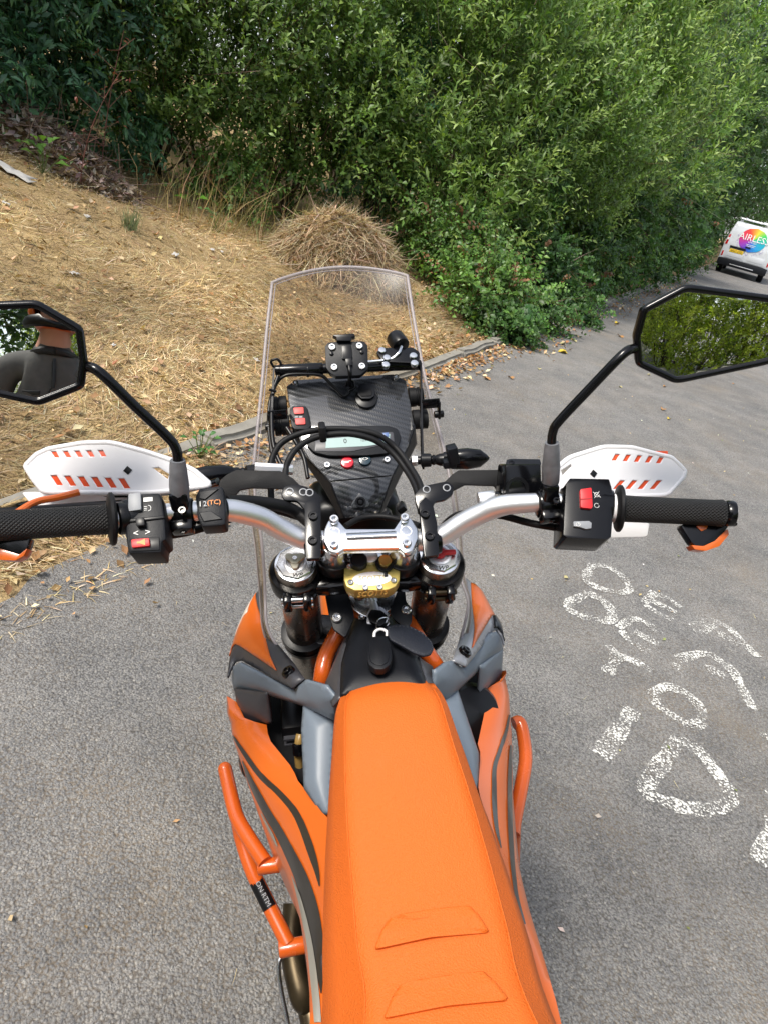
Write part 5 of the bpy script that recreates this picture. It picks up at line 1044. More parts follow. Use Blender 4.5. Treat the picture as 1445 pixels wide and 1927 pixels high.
# display
disp = plate('instrument', [(578, 842), (586, 818), (600, 808), (728, 806), (747, 812), (754, 828), (748, 846), (728, 858), (690, 862), (620, 863), (592, 856)], DPL, 0.02, MATTE, bike, 0.003, 0.2, 2, 0.010)
DPF = (DPL[0]+DN*0.0105, DN)
plate('bezel', [(594, 826), (740, 812), (742, 832), (700, 842), (660, 850), (592, 850)], DPF, 0.003, DARKGREY, disp, 0.001, 0.12, 2, 0.0006)
lcd = plate('lcd_screen', [(614, 826), (690, 820), (734, 817), (732, 834), (690, 840), (613, 844)], DPF, 0.002, mat('lcd_glass', (0.30, 0.42, 0.41), 0.3), disp, 0.0003, 0, 1, 0.0012)
text('lcd_digit', '0', 0.012, B(650, 831, pl=DPF)+DN*0.0015, X, dy_, BLACK, lcd, 0.0001); text('lcd_clock', '12:07', 0.006, B(686, 829, pl=DPF)+DN*0.0015, X, dy_, BLACK, lcd, 0.0001)
for a, b in ((713, 821), (726, 819), (713, 831), (729, 830)): 
    bm = bmesh.new(); box(bm, B(a, b, pl=DPF)+DN*0.0016, (0.0095, 0.0075, 0.0012), (X, dy_, DN), 0.0004); obj('lcd_segment', bm, mat('blue_lcd_segment', (0.10, 0.16, 0.34), 0.3), lcd)
for a, b in ((557, 723), (745, 712), (616, 877), (728, 867)):
    bolt(B(a, b, pl=DPL), DN, 0.0052, dash, 0.006, STEEL)
for (a, b), mt in (((654, 872), REDB), ((687, 867), TEAL)):
    p = B(a, b, pl=DPL); bm = bmesh.new(); lathe(bm, p, DN, [(0, 0.0105), (0.003, 0.0105), (0.005, 0.0092), (0.0055, 0.006), (0.0056, 0.0001)], 28); o = obj('telltale_lamp', bm, mt, dash)
    if mt is TEAL: text('arrows', '<>', 0.010, p+DN*0.0062, X, dy_, PRINT, o, 0.0001)
    else:
        bm = bmesh.new(); box(bm, p+DN*0.0058-X*0.001, (0.007, 0.003, 0.0003), (X, dy_, DN)); box(bm, p+DN*0.0058+X*0.0045+dy_*0.0012, (0.004, 0.0012, 0.0003), (X, dy_, DN)); obj('oil_symbol', bm, PRINT, o)
pad = plate('button_pad', [(546, 776), (552, 769), (576, 769), (581, 776), (585, 806), (580, 812), (556, 812), (550, 806)], DPL, 0.008, MATTE, dash, 0.0015, 0.15, 2, 0.008)
for cyy in (779, 799):
    plate('red_button', [(553+(cyy-779)*0.15, cyy-6), (572+(cyy-779)*0.15, cyy-7), (573+(cyy-779)*0.15, cyy+5), (555+(cyy-779)*0.15, cyy+6)], DPL, 0.003, mat('coral_button', (0.72, 0.09, 0.08), 0.5), pad, 0.0008, 0.15, 2, 0.0105)
for a in (559, 567):
    bm = bmesh.new(); box(bm, B(a, 789.5, pl=DPL)+DN*0.0083, (0.0055, 0.003, 0.001), (X, dy_, DN)); obj('indicator_window', bm, GREYB, pad)
us = plate('power_socket', [(673, 738), (678, 729), (698, 728), (705, 737), (704, 752), (696, 757), (680, 757), (673, 750)], DPL, 0.012, MATTE, dash, 0.002, 0.15, 2, 0.012)
plate('socket_lid', [(677, 737), (681, 732), (696, 731), (701, 737), (699, 745), (679, 746)], (DPL[0]+DN*0.0125, DN), 0.002, RUBBER, us, 0.0006, 0.1, 2, 0.001)
cy_('socket_collar', B(689, 752, pl=DPL), B(689, 752, pl=DPL)+DN*0.006, 0.019, BLACK, us)
# rubber bushes and side plates
for a, b, s in ((541, 763, -1), (546, 800, -1), (768, 748, 1), (776, 790, 1)):
    p = B(a, b, pl=(DPL[0]-DN*0.012, DN)); bm = bmesh.new(); lathe(bm, p, X*s, [(0, 0.014), (0.001, 0.0165), (0.012, 0.0165), (0.013, 0.015), (0.015, 0.015), (0.016, 0.0165), (0.024, 0.0165), (0.025, 0.014)], 28); obj('rubber_bush', bm, RUBBER, bike)
for s, top, mid_, bot in ((-1, (516, 690), (512, 800), (518, 905)), (1, (791, 682), (792, 780), (795, 880))):
    pp = [B(*top, y=0.345), B(*mid_, y=0.265), B(*bot, y=0.185)]; bm = bmesh.new(); f_ = catmull(pp, 6)
    V = [[p+Y*0.006-X*0.0015, p-Y*0.006-X*0.0015, p-Y*0.006+X*0.0015, p+Y*0.006+X*0.0015] for p in f_]
    VV = [[bm.verts.new(p) for p in r] for r in V]
    for r1, r2 in zip(VV, VV[1:]):
        for k in range(4): bm.faces.new((r1[k], r1[(k+1) % 4], r2[(k+1) % 4], r2[k]))
    bm.faces.new(VV[0]); bm.faces.new(VV[-1]); obj('side_plate', bm, SATIN, bike, 0.4)
    c = B(530 if s < 0 else 803, 780 if s < 0 else 760, y=0.28); bm = bmesh.new(); box(bm, c+X*s*0.006, (0.03, 0.004, 0.016), None, 0.001); box(bm, c+X*s*0.02-Z*0.012, (0.004, 0.012, 0.03), None, 0.001); obj('screen_bracket', bm, SATIN, bike)
    cy_('screen_nut', c+X*s*0.012-Z*0.02, c+X*s*0.028-Z*0.02, 0.006, BLACK, bike)
# cross bar, phone cradle, clamp, aerial
CBy = 0.345; ca, cbp = B(518, 697, y=CBy), B(792, 687, y=CBy)
xb = cy_('cross_bar', ca, cbp, 0.0085, SATIN, bike); cy_('sleeve', B(526, 698, y=CBy), B(608, 694, y=CBy), 0.0105, SATIN, xb)
cy_('cable_tie', B(577, 697, y=CBy), B(582, 697, y=CBy), 0.0115, BLACK, xb); tb('loop_clip', [B(515, 690, y=CBy), B(511, 680, y=CBy), B(522, 676, y=CBy), B(529, 684, y=CBy), B(528, 694, y=CBy)], 0.0022, BLACK, xb, 8)
PCP = plane(B(652, 674, y=CBy-0.025), (0, -0.72, 0.69)); py_ = PCP[1].cross(X)*-1; py_ = py_ if py_.z > 0 else -py_
crad = plate('phone_cradle', [(612, 652), (618, 644), (685, 642), (692, 650), (693, 693), (685, 700), (678, 706), (632, 708), (622, 702), (614, 692)], PCP, 0.012, MATTE, bike, 0.002, 0.15)
plate('cradle_hook', [(626, 634), (666, 631), (669, 636), (662, 638), (660, 645), (634, 645), (633, 638)], PCP, 0.012, BLACK, crad, 0.001, 0.0, 2, 0.007)
plate('connector', [(643, 652), (661, 651), (663, 676), (644, 678)], PCP, 0.004, BLACK, crad, 0.001, 0.12, 2, 0.004)
plate('plug', [(650, 678), (662, 677), (663, 690), (652, 691)], PCP, 0.006, BLACK, crad, 0.001, 0.1, 2, 0.006)
for a, b in ((625, 654), (676, 652), (629, 692), (681, 690)): bolt(B(a, b, pl=PCP), PCP[1], 0.0058, crad, 0.004)
for a, b in ((624, 666), (681, 663)):
    p = B(a, b, pl=PCP); cy_('peg', p, p+PCP[1]*0.003, 0.0035, BLACK, crad)
cy_('cradle_stem', B(652, 680, pl=PCP)-PCP[1]*0.012, B(652, 690, y=CBy), 0.010, BLACK, crad)
tb('charge_cable', [B(657, 690, pl=PCP)+PCP[1]*0.003, B(659, 705, pl=PCP), B(658, 722, y=0.32), B(662, 735, pl=DPL)+DN*0.01, B(655, 742, pl=DPL)+DN*0.007], 0.0032, BLACK, bike, 10)
tb('cable_loop', [B(651, 735, pl=DPL)+DN*0.012, B(655, 727, pl=DPL)+DN*0.014, B(664, 727, pl=DPL)+DN*0.014, B(667, 735, pl=DPL)+DN*0.010, B(660, 740, pl=DPL)+DN*0.01], 0.0024, BLACK, bike, 8)
tb('charge_cable', [B(658, 742, pl=DPL)+DN*0.006, B(648, 748, pl=DPL)+DN*0.005, B(636, 740, pl=DPL)+DN*0.008, B(622, 722, y=0.33), B(606, 707, y=0.335), B(580, 704, y=0.335), B(540, 706, y=0.335), B(521, 722, y=0.33), B(509, 755, y=0.31), B(506, 800, y=0.28), B(512, 850, y=0.24), B(520, 880, y=0.22)], 0.0028, BLACK, bike, 10)
tb('loom', [B(524, 708, y=0.33), B(514, 740, y=0.31), B(512, 790, y=0.27), B(516, 840, y=0.23), B(532, 880, y=0.20), B(545, 910, y=0.18)], 0.0035, BLACK, bike, 10)
tb('loom', [B(540, 805, y=0.25), B(556, 830, y=0.23), B(572, 860, y=0.21), B(580, 900, y=0.18)], 0.0035, BLACK, bike, 10)
for a, b in ((507, 733), (503, 800), (509, 832)): tb('tie_tail', [B(a, b, y=0.3), B(a+14, b+4, y=0.3)], 0.0022, BLACK, bike, 6, 0)
mp = plate('accessory_clamp', [(708, 672), (716, 664), (776, 663), (788, 672), (788, 688), (776, 692), (730, 690), (716, 684)], plane(B(750, 678, y=CBy), (0, -0.5, 0.87)), 0.008, SATIN, bike, 0.002, 0.15, 2, 0.012)
for a, b in ((718, 670), (727, 684), (776, 680), (725, 697), (778, 694)): bolt(B(a, b, pl=plane(B(750, 678, y=CBy), (0, -0.5, 0.87)))+Vector((0, -0.5, 0.87))*0.0115, (0, -0.5, 0.87), 0.0065, mp, 0.004, STEEL, False)
a_, b_ = B(755, 652, y=0.36), B(742, 634, y=0.385)
ae = cy_('puck_aerial', a_, b_, 0.0155, BLACK, bike, None, 28, 0.003); tb('aerial_cable', [a_.lerp(b_, 0.2)-Y*0.012, B(750, 664, y=0.34), B(735, 676, y=0.335), B(705, 680, y=0.335), B(692, 681, y=0.335)], 0.0028, STEEL, ae, 8)
text('aerial_mark', '*', 0.018, b_.lerp(a_, 0.35)-Y*0.0157+Z*0.002, X, Z, GREENP, ae, 0.0003)

# ---- turn signal on its stalk
def signal(pix_root, pix_tip, y0, s):
    a, b = B(*pix_root, y=y0), B(*pix_tip, y=y0-0.02); ax = (b-a).normalized(); ln = (b-a).length
    bm = bmesh.new(); lathe(bm, a, ax, [(-0.004, 0.004), (0.0, 0.0065), (0.012, 0.0065), (0.014, 0.011), (0.028, 0.0105), (0.030, 0.007), (0.033, 0.0085), (0.036, 0.007), (0.039, 0.0085), (0.042, 0.0095), (0.05, 0.0105)], 20); o = obj('turn_signal', bm, BLACK, bike)
    cs = [(0.048, 0.010, 0.012), (0.062, 0.014, 0.016), (0.085, 0.014, 0.0175), (0.105, 0.011, 0.0145), (ln-0.004, 0.005, 0.006), (ln, 0.001, 0.002)]
    bm = bmesh.new(); u = Y.cross(ax).normalized(); v = ax.cross(u); n = 20; rr = []
    for t, ra, rb in cs: rr.append([bm.verts.new(a+ax*t+v*math.cos(2*PI*k/n)*ra+u*math.sin(2*PI*k/n)*rb) for k in range(n)])
    for p, q in zip(rr, rr[1:]):
        for k in range(n): bm.faces.new((p[k], p[(k+1) % n], q[(k+1) % n], q[k]))
    bm.faces.new(rr[-1]); bm.faces.new(rr[0]); obj('lamp_body', bm, SATIN, o); return o, a, ax
o, a, ax = signal((776, 867), (920, 862), 0.185, 1)
cy_('lock_nut', a-ax*0.001, a+ax*0.008, 0.009, ALUSAT, o, None, 6, 0.0008)
bm = bmesh.new(); box(bm, B(851, 855, y=0.15), (0.016, 0.02, 0.028), (Vector((0.98, 0, 0.17)), Y, Vector((-0.17, 0, 0.98))), 0.002); box(bm, B(845, 872, y=0.155), (0.02, 0.016, 0.012), None, 0.002); obj('clip_housing', bm, MATTE, o)
o, a, ax = signal((500, 885), (400, 897), 0.16, -1)
cy_('lock_nut', a-ax*0.001, a+ax*0.008, 0.009, ALUSAT, o, None, 6, 0.0008)

FLATBLK = mat('flat_black_powder_coat', (0.006, 0.006, 0.007), 0.55, spec=0.2, bump=(800, 0.2, 'n'))
# ---- handguard arms, brackets, hydraulic hoses
AP = plane(BAR0+SA*0.03+Y*0.06, (0, -0.75, 0.66))
for nm, pix in (('l', [(415, 904), (428, 893), (446, 884), (500, 886), (528, 886), (552, 900), (572, 920), (560, 934), (540, 920), (475, 918), (452, 922), (440, 936), (420, 930), (412, 916)]),
                ('r', [(838, 905), (850, 893), (862, 885), (945, 884), (951, 890), (949, 930), (942, 930), (930, 914), (875, 912), (850, 925), (832, 930), (822, 920)])):
    plate('guard_arm', pix, AP, 0.005, FLATBLK, bike, 0.0008, 0.05)
BP = plane(BAR0+SA*0.028, SA)
def bracket(pix_arm, pix_ear, bolts, holes, foot):
    o = plate('guard_bracket', pix_arm, plane(BAR0+SA*0.027, (0, -0.52, 0.854)), 0.008, SATIN, bike, 0.002, 0.1)
    e = plate('bracket_ear', pix_ear, plane(BAR0+SA*0.027+Y*0.03, (0, -0.62, 0.78)), 0.007, SATIN, o, 0.0025, 0.25)
    for a, b in bolts: bolt(B(a, b, pl=plane(BAR0+SA*0.027, (0, -0.52, 0.854))), (0, -0.52, 0.854), 0.0066, o, 0.0035, SATIN)
    for a, b in holes:
        p = B(a, b, pl=plane(BAR0+SA*0.027+Y*0.03, (0, -0.62, 0.78))); bm = bmesh.new(); lathe(bm, p, (0, -0.62, 0.78), [(-0.002, 0.0055), (0.0006, 0.0055), (0.0008, 0.004), (-0.0005, 0.0038), (-0.0005, 0.0001)], 18); obj('hole_rim', bm, GREYB, e)
    c = B(*foot, y=0.0); cy_('bracket_foot', c-X*0.0125, c+X*0.0125, 0.0185, SATIN, o, None, 24, 0.002)
    return o
bracket([(574, 945), (594, 935), (604, 948), (604, 1050), (576, 1052), (574, 985)], [(529, 930), (536, 914), (562, 911), (590, 920), (604, 936), (602, 958), (576, 962), (560, 942), (536, 942)], [(590, 972), (589, 1018)], [(546, 925), (571, 926), (583, 927)], (590, 1024))
bracket([(788, 948), (800, 935), (814, 948), (822, 985), (826, 1044), (799, 1048), (794, 1010)], [(780, 930), (793, 915), (840, 905), (853, 914), (852, 930), (838, 940), (818, 944), (812, 962), (788, 962), (782, 946)], [(799, 968), (808, 1010)], [(802, 921), (840, 918)], (811, 1018))
def hose(pts, r=0.0046): tb('brake_hose', [B(a, b, y=c) for a, b, c in pts], r, RUBBER, bike, 12)
hose([(512, 960, 0.06), (510, 900, 0.11), (512, 866, 0.13), (528, 836, 0.145), (560, 818, 0.155), (606, 808, 0.16), (660, 808, 0.158), (710, 818, 0.15), (744, 842, 0.14), (770, 876, 0.11), (790, 912, 0.07), (800, 960, 0.02)])
hose([(540, 950, 0.06), (538, 890, 0.11), (546, 862, 0.125), (566, 838, 0.14), (600, 822, 0.15), (650, 816, 0.15), (700, 826, 0.145), (736, 850, 0.135), (762, 882, 0.11), (782, 918, 0.07), (792, 965, 0.02)])
bm = bmesh.new(); box(bm, B(607, 813, y=0.146), (0.010, 0.026, 0.024), (X, Y, Z), 0.003); obj('hose_clip', bm, RUBBER, bike)
cy_('hose_union', B(480, 880, y=0.12), B(552, 884, y=0.12), 0.008, ALUSAT, bike, None, 8, 0.001)
tb('control_cable', [B(425, 945, y=-0.01), B(470, 944, y=0.02), B(530, 952, y=0.04), B(562, 966, y=0.05), B(590, 990, y=0.03)], 0.0085, RUBBER, bike, 12)
tb('control_cable', [B(300, 1010, y=-0.04), B(360, 1000, y=-0.02), B(430, 978, y=0.01), B(500, 958, y=0.04), B(570, 975, y=0.06)], 0.005, RUBBER, bike, 12)
tb('control_cable', [B(825, 1000, y=0.03), B(850, 975, y=0.02), B(880, 966, y=0.015), B(940, 970, y=0.01), B(1000, 985, y=-0.02), B(1060, 995, y=-0.04)], 0.005, RUBBER, bike, 12)
tb('control_cable', [B(650, 990, y=0.1), B(680, 975, y=0.12), B(720, 972, y=0.12), B(760, 980, y=0.10), B(790, 990, y=0.07)], 0.0045, RUBBER, bike, 12)
for a, b in ((755, 955), (728, 968)):
    bm = bmesh.new(); box(bm, B(a, b, y=0.13), (0.014, 0.02, 0.012), (Vector((0.8, 0, 0.6)), Y, Vector((-0.6, 0, 0.8))), 0.003); obj('plug', bm, BLACK, bike)

# ---- controls
SWN = Vector((0, -0.62, 0.785))
def swpl(px, py, y, up): return plane(B(px, py, y=y)+SWN*up, SWN)
# left switch block
pl_ = swpl(272, 972, -0.055, 0.022)
q = [(690, 1120), (700, 1098), (870, 1090), (885, 1130), (898, 1240), (905, 1345), (882, 1355), (878, 1415), (700, 1420), (692, 1370), (682, 1300), (690, 1200)]
Z1 = lambda L_: [(a/2.89, 550+b/2.89) for a, b in L_]
sw = plate('switch_block', Z1(q), pl_, 0.042, MATTE, bike, 0.003); sw['label'] = 'black left switch block with horn and indicator buttons'
plate('light_switch', Z1([(706, 1105), (772, 1098), (776, 1190), (706, 1200)]), pl_, 0.006, GREYB, sw, 0.0015, 0.1, 2, 0.005)
plate('step', Z1([(694, 1235), (800, 1225), (895, 1215), (897, 1232), (800, 1245), (696, 1255)]), pl_, 0.004, BLACK, sw, 0.001, 0, 2, 0.002)
plate('indicator_slider', Z1([(748, 1240), (795, 1238), (798, 1280), (752, 1284)]), pl_, 0.008, BLACK, sw, 0.002, 0.15, 2, 0.008)
plate('horn_recess', Z1([(706, 1340), (870, 1330), (872, 1404), (712, 1410)]), pl_, 0.003, BLACK, sw, 0.001, 0.1, 2, 0.001)
hb = plate('horn_button', Z1([(722, 1352), (818, 1344), (822, 1386), (726, 1396)]), pl_, 0.006, RED, sw, 0.0015, 0.1, 2, 0.005)
ey_ = (SWN.cross(X)*-1); ey_ = ey_ if ey_.z > 0 else -ey_
def zp(a, b, pl, up): return B(a/2.89, 550+b/2.89, pl=pl)+SWN*up
bm = bmesh.new(); c = zp(778, 1368, pl_, 0.0054); prism(bm, [c+X*x+ey_*y for x, y in ((-0.005, -0.0012), (-0.002, -0.0012), (0.004, -0.004), (0.004, 0.004), (-0.002, 0.0012), (-0.005, 0.0012))], SWN*0.0002); obj('horn_symbol', bm, OPRINT, hb)
bm = bmesh.new(); box(bm, zp(808, 1128, pl_, 0.0006), (0.010, 0.005, 0.0005), (X, ey_, SWN)); obj('white_mark', bm, PRINT, sw)
for a, b, s in ((742, 1313, '<'), (806, 1307, '>')): text('arrow_mark', s, 0.011, zp(a, b, pl_, 0.0006), X, ey_, PRINT, sw, 0.0002)
bm = bmesh.new(); c = zp(808, 1175, pl_, 0.0004)
tube(bm, [c+X*0.004*math.cos(t)*0.8+ey_*0.0035*math.sin(t) for t in np.linspace(-PI/2, PI/2, 8)], 0.0004, 4)
for k in (-1, 0, 1): tube(bm, [c-X*0.001+ey_*k*0.0022, c-X*0.0045+ey_*k*0.0022], 0.0004, 4)
obj('beam_mark', bm, PRINT, sw)
cy_('switch_clamp', B(232, 973, y=-0.062), B(300, 967, y=-0.048), 0.0205, MATTE, sw, None, 24, 0.003)
# map switch "1 2"
pl2 = swpl(397, 955, -0.025, 0.018)
ms = plate('map_switch', Z1([(1064, 1110), (1085, 1066), (1200, 1050), (1216, 1062), (1230, 1180), (1228, 1262), (1200, 1268), (1100, 1275), (1078, 1230), (1070, 1150)]), pl2, 0.028, MATTE, bike, 0.003)
for pix in ([(1090, 1085), (1195, 1070), (1120, 1130), (1084, 1125)], [(1085, 1200), (1150, 1190), (1215, 1235), (1110, 1250)]): plate('facet', Z1(pix), pl2, 0.002, MATTE, ms, 0.0008, 0, 1, 0.0016)
text('mark_one', '1', 0.0095, zp(1093, 1157, pl2, 0.0026), X, ey_, PRINT, ms, 0.0002); text('mark_two', '2', 0.0095, zp(1119, 1156, pl2, 0.0026), X, ey_, mat('dim_print', (0.4, 0.42, 0.45), 0.5), ms, 0.0002)
text('traction_mark', '(TC)', 0.0085, zp(1168, 1147, pl2, 0.0026), X, ey_, OPRINT, ms, 0.0002)
cy_('map_switch_clamp', B(372, 962, y=-0.03), B(424, 961, y=-0.018), 0.0165, MATTE, ms)
cy_('clamp_screw', B(398, 992, y=-0.03), B(396, 984, y=-0.02), 0.006, BLACK, ms)
# mirror clamps
def mirror_clamp(px, py, y):
    c = B(px, py, y=y); bm = bmesh.new(); cyl(bm, c-X*0.0135, c+X*0.0135, 0.0185, None, 24, 0.003); box(bm, c+Z*0.016-Y*0.004, (0.021, 0.022, 0.034), None, 0.004); box(bm, c-Y*0.016-Z*0.010, (0.026, 0.014, 0.022), (X, Vector((0, 0.8, 0.6)), Vector((0, -0.6, 0.8))), 0.003)
    o = obj('mirror_clamp', bm, SATIN, bike)
    for dx, dz in ((0.004, 0.014), (0.001, -0.012)): bolt(c+X*dx-Y*0.02+Z*dz, SWN, 0.005, o, 0.004, SATIN)
    return o
mirror_clamp(345, 966, -0.036); mirror_clamp(1028, 948, -0.028)
# throttle housing
Z4 = lambda L_: [(900+a/2.651, 520+b/2.651) for a, b in L_]
pl3 = swpl(1106, 952, -0.045, 0.024)
th = plate('throttle_housing', Z4([(438, 1030), (455, 1008), (650, 1012), (664, 1060), (668, 1200), (660, 1300), (640, 1311), (440, 1302), (424, 1290), (428, 1180)]), pl3, 0.046, SATIN, bike, 0.004, 0.06)
th['label'] = 'glossy black throttle housing with red kill switch'
ks = plate('kill_switch', Z4([(500, 1070), (556, 1062), (562, 1155), (556, 1166), (504, 1160)]), pl3, 0.008, RED, th, 0.002, 0.1, 2, 0.005)
plate('rocker_groove', Z4([(500, 1118), (560, 1112), (560, 1118), (500, 1124)]), pl3, 0.001, mat('dark_red', (0.3, 0.01, 0.012), 0.5), ks, 0, 0, 1, 0.0054)
plate('start_button', Z4([(468, 1228), (545, 1226), (558, 1236), (556, 1262), (530, 1266), (500, 1256), (470, 1252)]), pl3, 0.006, GREYB, th, 0.0015, 0.1, 2, 0.004)
def zp4(a, b, up): return B(900+a/2.651, 520+b/2.651, pl=pl3)+SWN*up
for cxy, sym in (((588, 1090), 'x'), ((588, 1144), 'o')):
    c = zp4(*cxy, 0.0004); bm = bmesh.new(); tube(bm, [c+X*0.003*math.cos(t)+ey_*0.003*math.sin(t) for t in np.linspace(0.5, 2*PI-0.1, 16)], 0.00035, 4)
    if sym == 'x':
        for k in (-1, 1): tube(bm, [c-X*0.0042-ey_*0.0042*k, c+X*0.0042+ey_*0.0042*k], 0.00035, 4)
    obj('run_mark', bm, PRINT, th)
c = zp4(490, 1244, 0.0044); bm = bmesh.new(); tube(bm, [c+X*0.0026*math.cos(t)+ey_*0.0026*math.sin(t) for t in np.linspace(0, 2*PI, 14)], 0.0003, 4); tube(bm, [c, c+X*0.001+ey_*0.002], 0.0003, 4); obj('start_mark', bm, PRINT, th)
cy_('housing_barrel', B(1062, 946, y=-0.036), B(1150, 955, y=-0.053), 0.023, SATIN, th, None, 28, 0.003)
# brake reservoir with hose banjo
rp = plane(B(985, 868, y=0.028), (0.02, -0.30, 0.953))
res = plate('brake_reservoir', Z4([(135, 935), (140, 915), (160, 910), (305, 912), (312, 935), (300, 948), (150, 950)]), rp, 0.004, MATTE, bike, 0.001, 0.1)
rp2 = plane(B(985, 905, y=0.008), (0.02, -0.92, 0.40))
body = plate('reservoir_body', Z4([(134, 940), (312, 936), (318, 1100), (120, 1090)]), rp2, 0.036, SATIN, res, 0.003)
bm = bmesh.new(); c = B(900+193/2.651, 520+1062/2.651, pl=rp2); lathe(bm, c, rp2[1], [(-0.001, 0.0165), (0.0012, 0.0162), (0.0012, 0.012), (-0.001, 0.0115), (-0.001, 0.0001)], 28); obj('sight_glass', bm, BLACK, res)
bolt(B(900+165/2.651, 520+928/2.651, pl=rp), rp[1], 0.004, res, 0.001, SATIN)
cy_('banjo_bolt', B(898, 938, y=0.02), B(930, 934, y=0.02), 0.009, ALUSAT, res, None, 12, 0.002)
cy_('banjo_collar', B(930, 936, y=0.02), B(952, 934, y=0.02), 0.008, SATIN, res)
# bar-end weights and lever loops
def bar_end(e, ax, s, pix_loop, pix_in):
    o = cy_('bar_end', e-ax*0.002, e+ax*0.010, 0.0165, SATIN, bike, None, 24, 0.003)
    plp = plane(e-Y*0.0-Z*0.02, (0, -0.75, 0.66))
    plate('loop_arm', pix_loop[0], plp, 0.014, SATIN, o, 0.003, 0.12)
    plate('orange_loop', pix_loop[1], plp, 0.016, ORANGE, o, 0.002, 0.1, 2, 0.001)
    for pix in pix_in: plate('orange_insert', pix, plp, 0.002, ORANGE, o, 0.0006, 0.15, 2, 0.0015)
    return o
bar_end(bar_pt(1366, 966, -0.095), axR, 1, ([(1280, 988), (1366, 960), (1381, 955), (1380, 978), (1362, 1000), (1364, 1004), (1344, 1022), (1318, 1034), (1302, 1022)], [(1368, 996), (1370, 1006), (1352, 1028), (1326, 1037), (1306, 1034), (1300, 1026), (1322, 1028), (1344, 1018), (1362, 1000)]), [[(1308, 990), (1330, 989), (1328, 996), (1318, 1000)]])
bar_end(bar_pt(-38, 992, -0.104), axL, -1, ([(-60, 1000), (-30, 985), (57, 1012), (52, 1030), (38, 1044), (10, 1042), (-20, 1030)], [(-40, 1030), (0, 1032), (38, 1044), (53, 1032), (46, 1046), (30, 1055), (5, 1054), (-30, 1046)]), [])
CURV = 1.25                                      # radius of the convex mirror glass
# mirrors, turned to look back past the rider
def mirror(outline, centre, y, target, stem, sleeve, lbl):
    c = B(*centre, y=y); n = ((CAM-c).normalized()+(target-c).normalized()).normalized(); pl = (c, n)
    P = [B(a, b, pl=pl) for a, b in outline]; ctr = sum(P, Vector())/len(P)
    bm = bmesh.new(); prism(bm, rounded([ctr+(p-ctr)*1.0-n*0.002 for p in P], 0.08, 3), -n*0.010, 0.0)
    # tapered back shell
    t_ = rounded([ctr+(p-ctr)*1.0-n*0.012 for p in P], 0.08, 3); u_ = rounded([ctr+(p-ctr)*0.75-n*0.028 for p in P], 0.08, 3)
    A = [bm.verts.new(p) for p in t_]; E = [bm.verts.new(p) for p in u_]
    for i in range(len(A)): bm.faces.new((A[i], A[(i+1) % len(A)], E[(i+1) % len(A)], E[i]))
    bm.faces.new(E); o = obj('mirror', bm, SATIN, bike, 0.5); o['label'] = lbl
    # rounded rim
    bm = bmesh.new(); ring = rounded([ctr+(p-ctr)*0.985 for p in P], 0.10, 4); tube(bm, ring+[ring[0], ring[1]], 0.0045, 10, False); obj('rim', bm, SATIN, o, 1.2)
    # convex glass
    rim_ = rounded([ctr+(p-ctr)*0.975 for p in P], 0.10, 4); ex_ = n.orthogonal().normalized(); ey2 = n.cross(ex_); q2 = [Vector(((p-ctr).dot(ex_), (p-ctr).dot(ey2))) for p in rim_]
    pts2 = list(q2)+[Vector((x*0.008, y*0.008)) for x in range(-18, 19) for y in range(-18, 19)]; rs_ = delaunay_2d_cdt(pts2, [], [list(range(len(q2)))], 1, 1e-6)
    bm = bmesh.new(); vq = [bm.verts.new(ctr+ex_*v.x+ey2*v.y+n*(0.0025-v.length_squared/(2*CURV))) for v in rs_[0]]
    for f in rs_[2]: bm.faces.new([vq[i] for i in f])
    for v in [v for v in bm.verts if not v.link_faces]: bm.verts.remove(v)
    g = obj('mirror_glass', bm, MIRROR, o, 2.0)
    if g.data.polygons[0].normal.dot(n) < 0: g.data.flip_normals()
    
    tb('mirror_stem', stem(ctr, n), 0.0058, SATIN, o, 14, 5)
    a, b = sleeve; bm = bmesh.new(); tube(bm, [a, a.lerp(b, 0.1), a.lerp(b, 0.45), a.lerp(b, 0.85), b], [0.0095, 0.0112, 0.0116, 0.0098, 0.0088], 18); obj('shrink_sleeve', bm, SLEEVE, o)
    return o
lm = [(71, 571), (152, 619), (160, 678), (154, 726), (74, 757), (0, 741), (-95, 712), (-128, 660), (-118, 600), (-70, 577)]
rm = [(1288, 540), (1445, 561), (1490, 569), (1520, 600), (1512, 650), (1445, 680), (1270, 717), (1199, 684), (1195, 633), (1209, 582)]
yl, yr = -0.03, -0.03
mirror(lm, (20, 665), yl, Vector((-0.43, -1.25, 1.64)), lambda c, n: [c-n*0.018, B(140, 690, y=yl+0.02), B(163, 690, y=yl+0.01), B(190, 702, y=yl), B(255, 765, y=yl-0.002), B(312, 818, y=yl-0.004), B(331, 842, y=yl-0.006), B(336, 872, y=yl-0.008), B(340, 950, y=yl-0.01)], (B(340, 950, y=yl-0.01), B(335, 866, y=yl-0.008)), 'hexagonal mirror reflecting the photographer')
mirror(rm, (1350, 630), yr, Vector((1.25, -2.6, 1.25)), lambda c, n: [c-n*0.018, B(1215, 655, y=yr+0.02), B(1192, 656, y=yr+0.01), B(1170, 668, y=yr), B(1110, 730, y=yr), B(1052, 792, y=yr), B(1040, 812, y=yr), B(1037, 840, y=yr), B(1036, 910, y=yr)], (B(1035, 912, y=yr), B(1038, 833, y=yr)), 'hexagonal mirror reflecting a sunlit hedge')
LINER = mat('red_orange_liner', (0.72, 0.075, 0.012), 0.45)
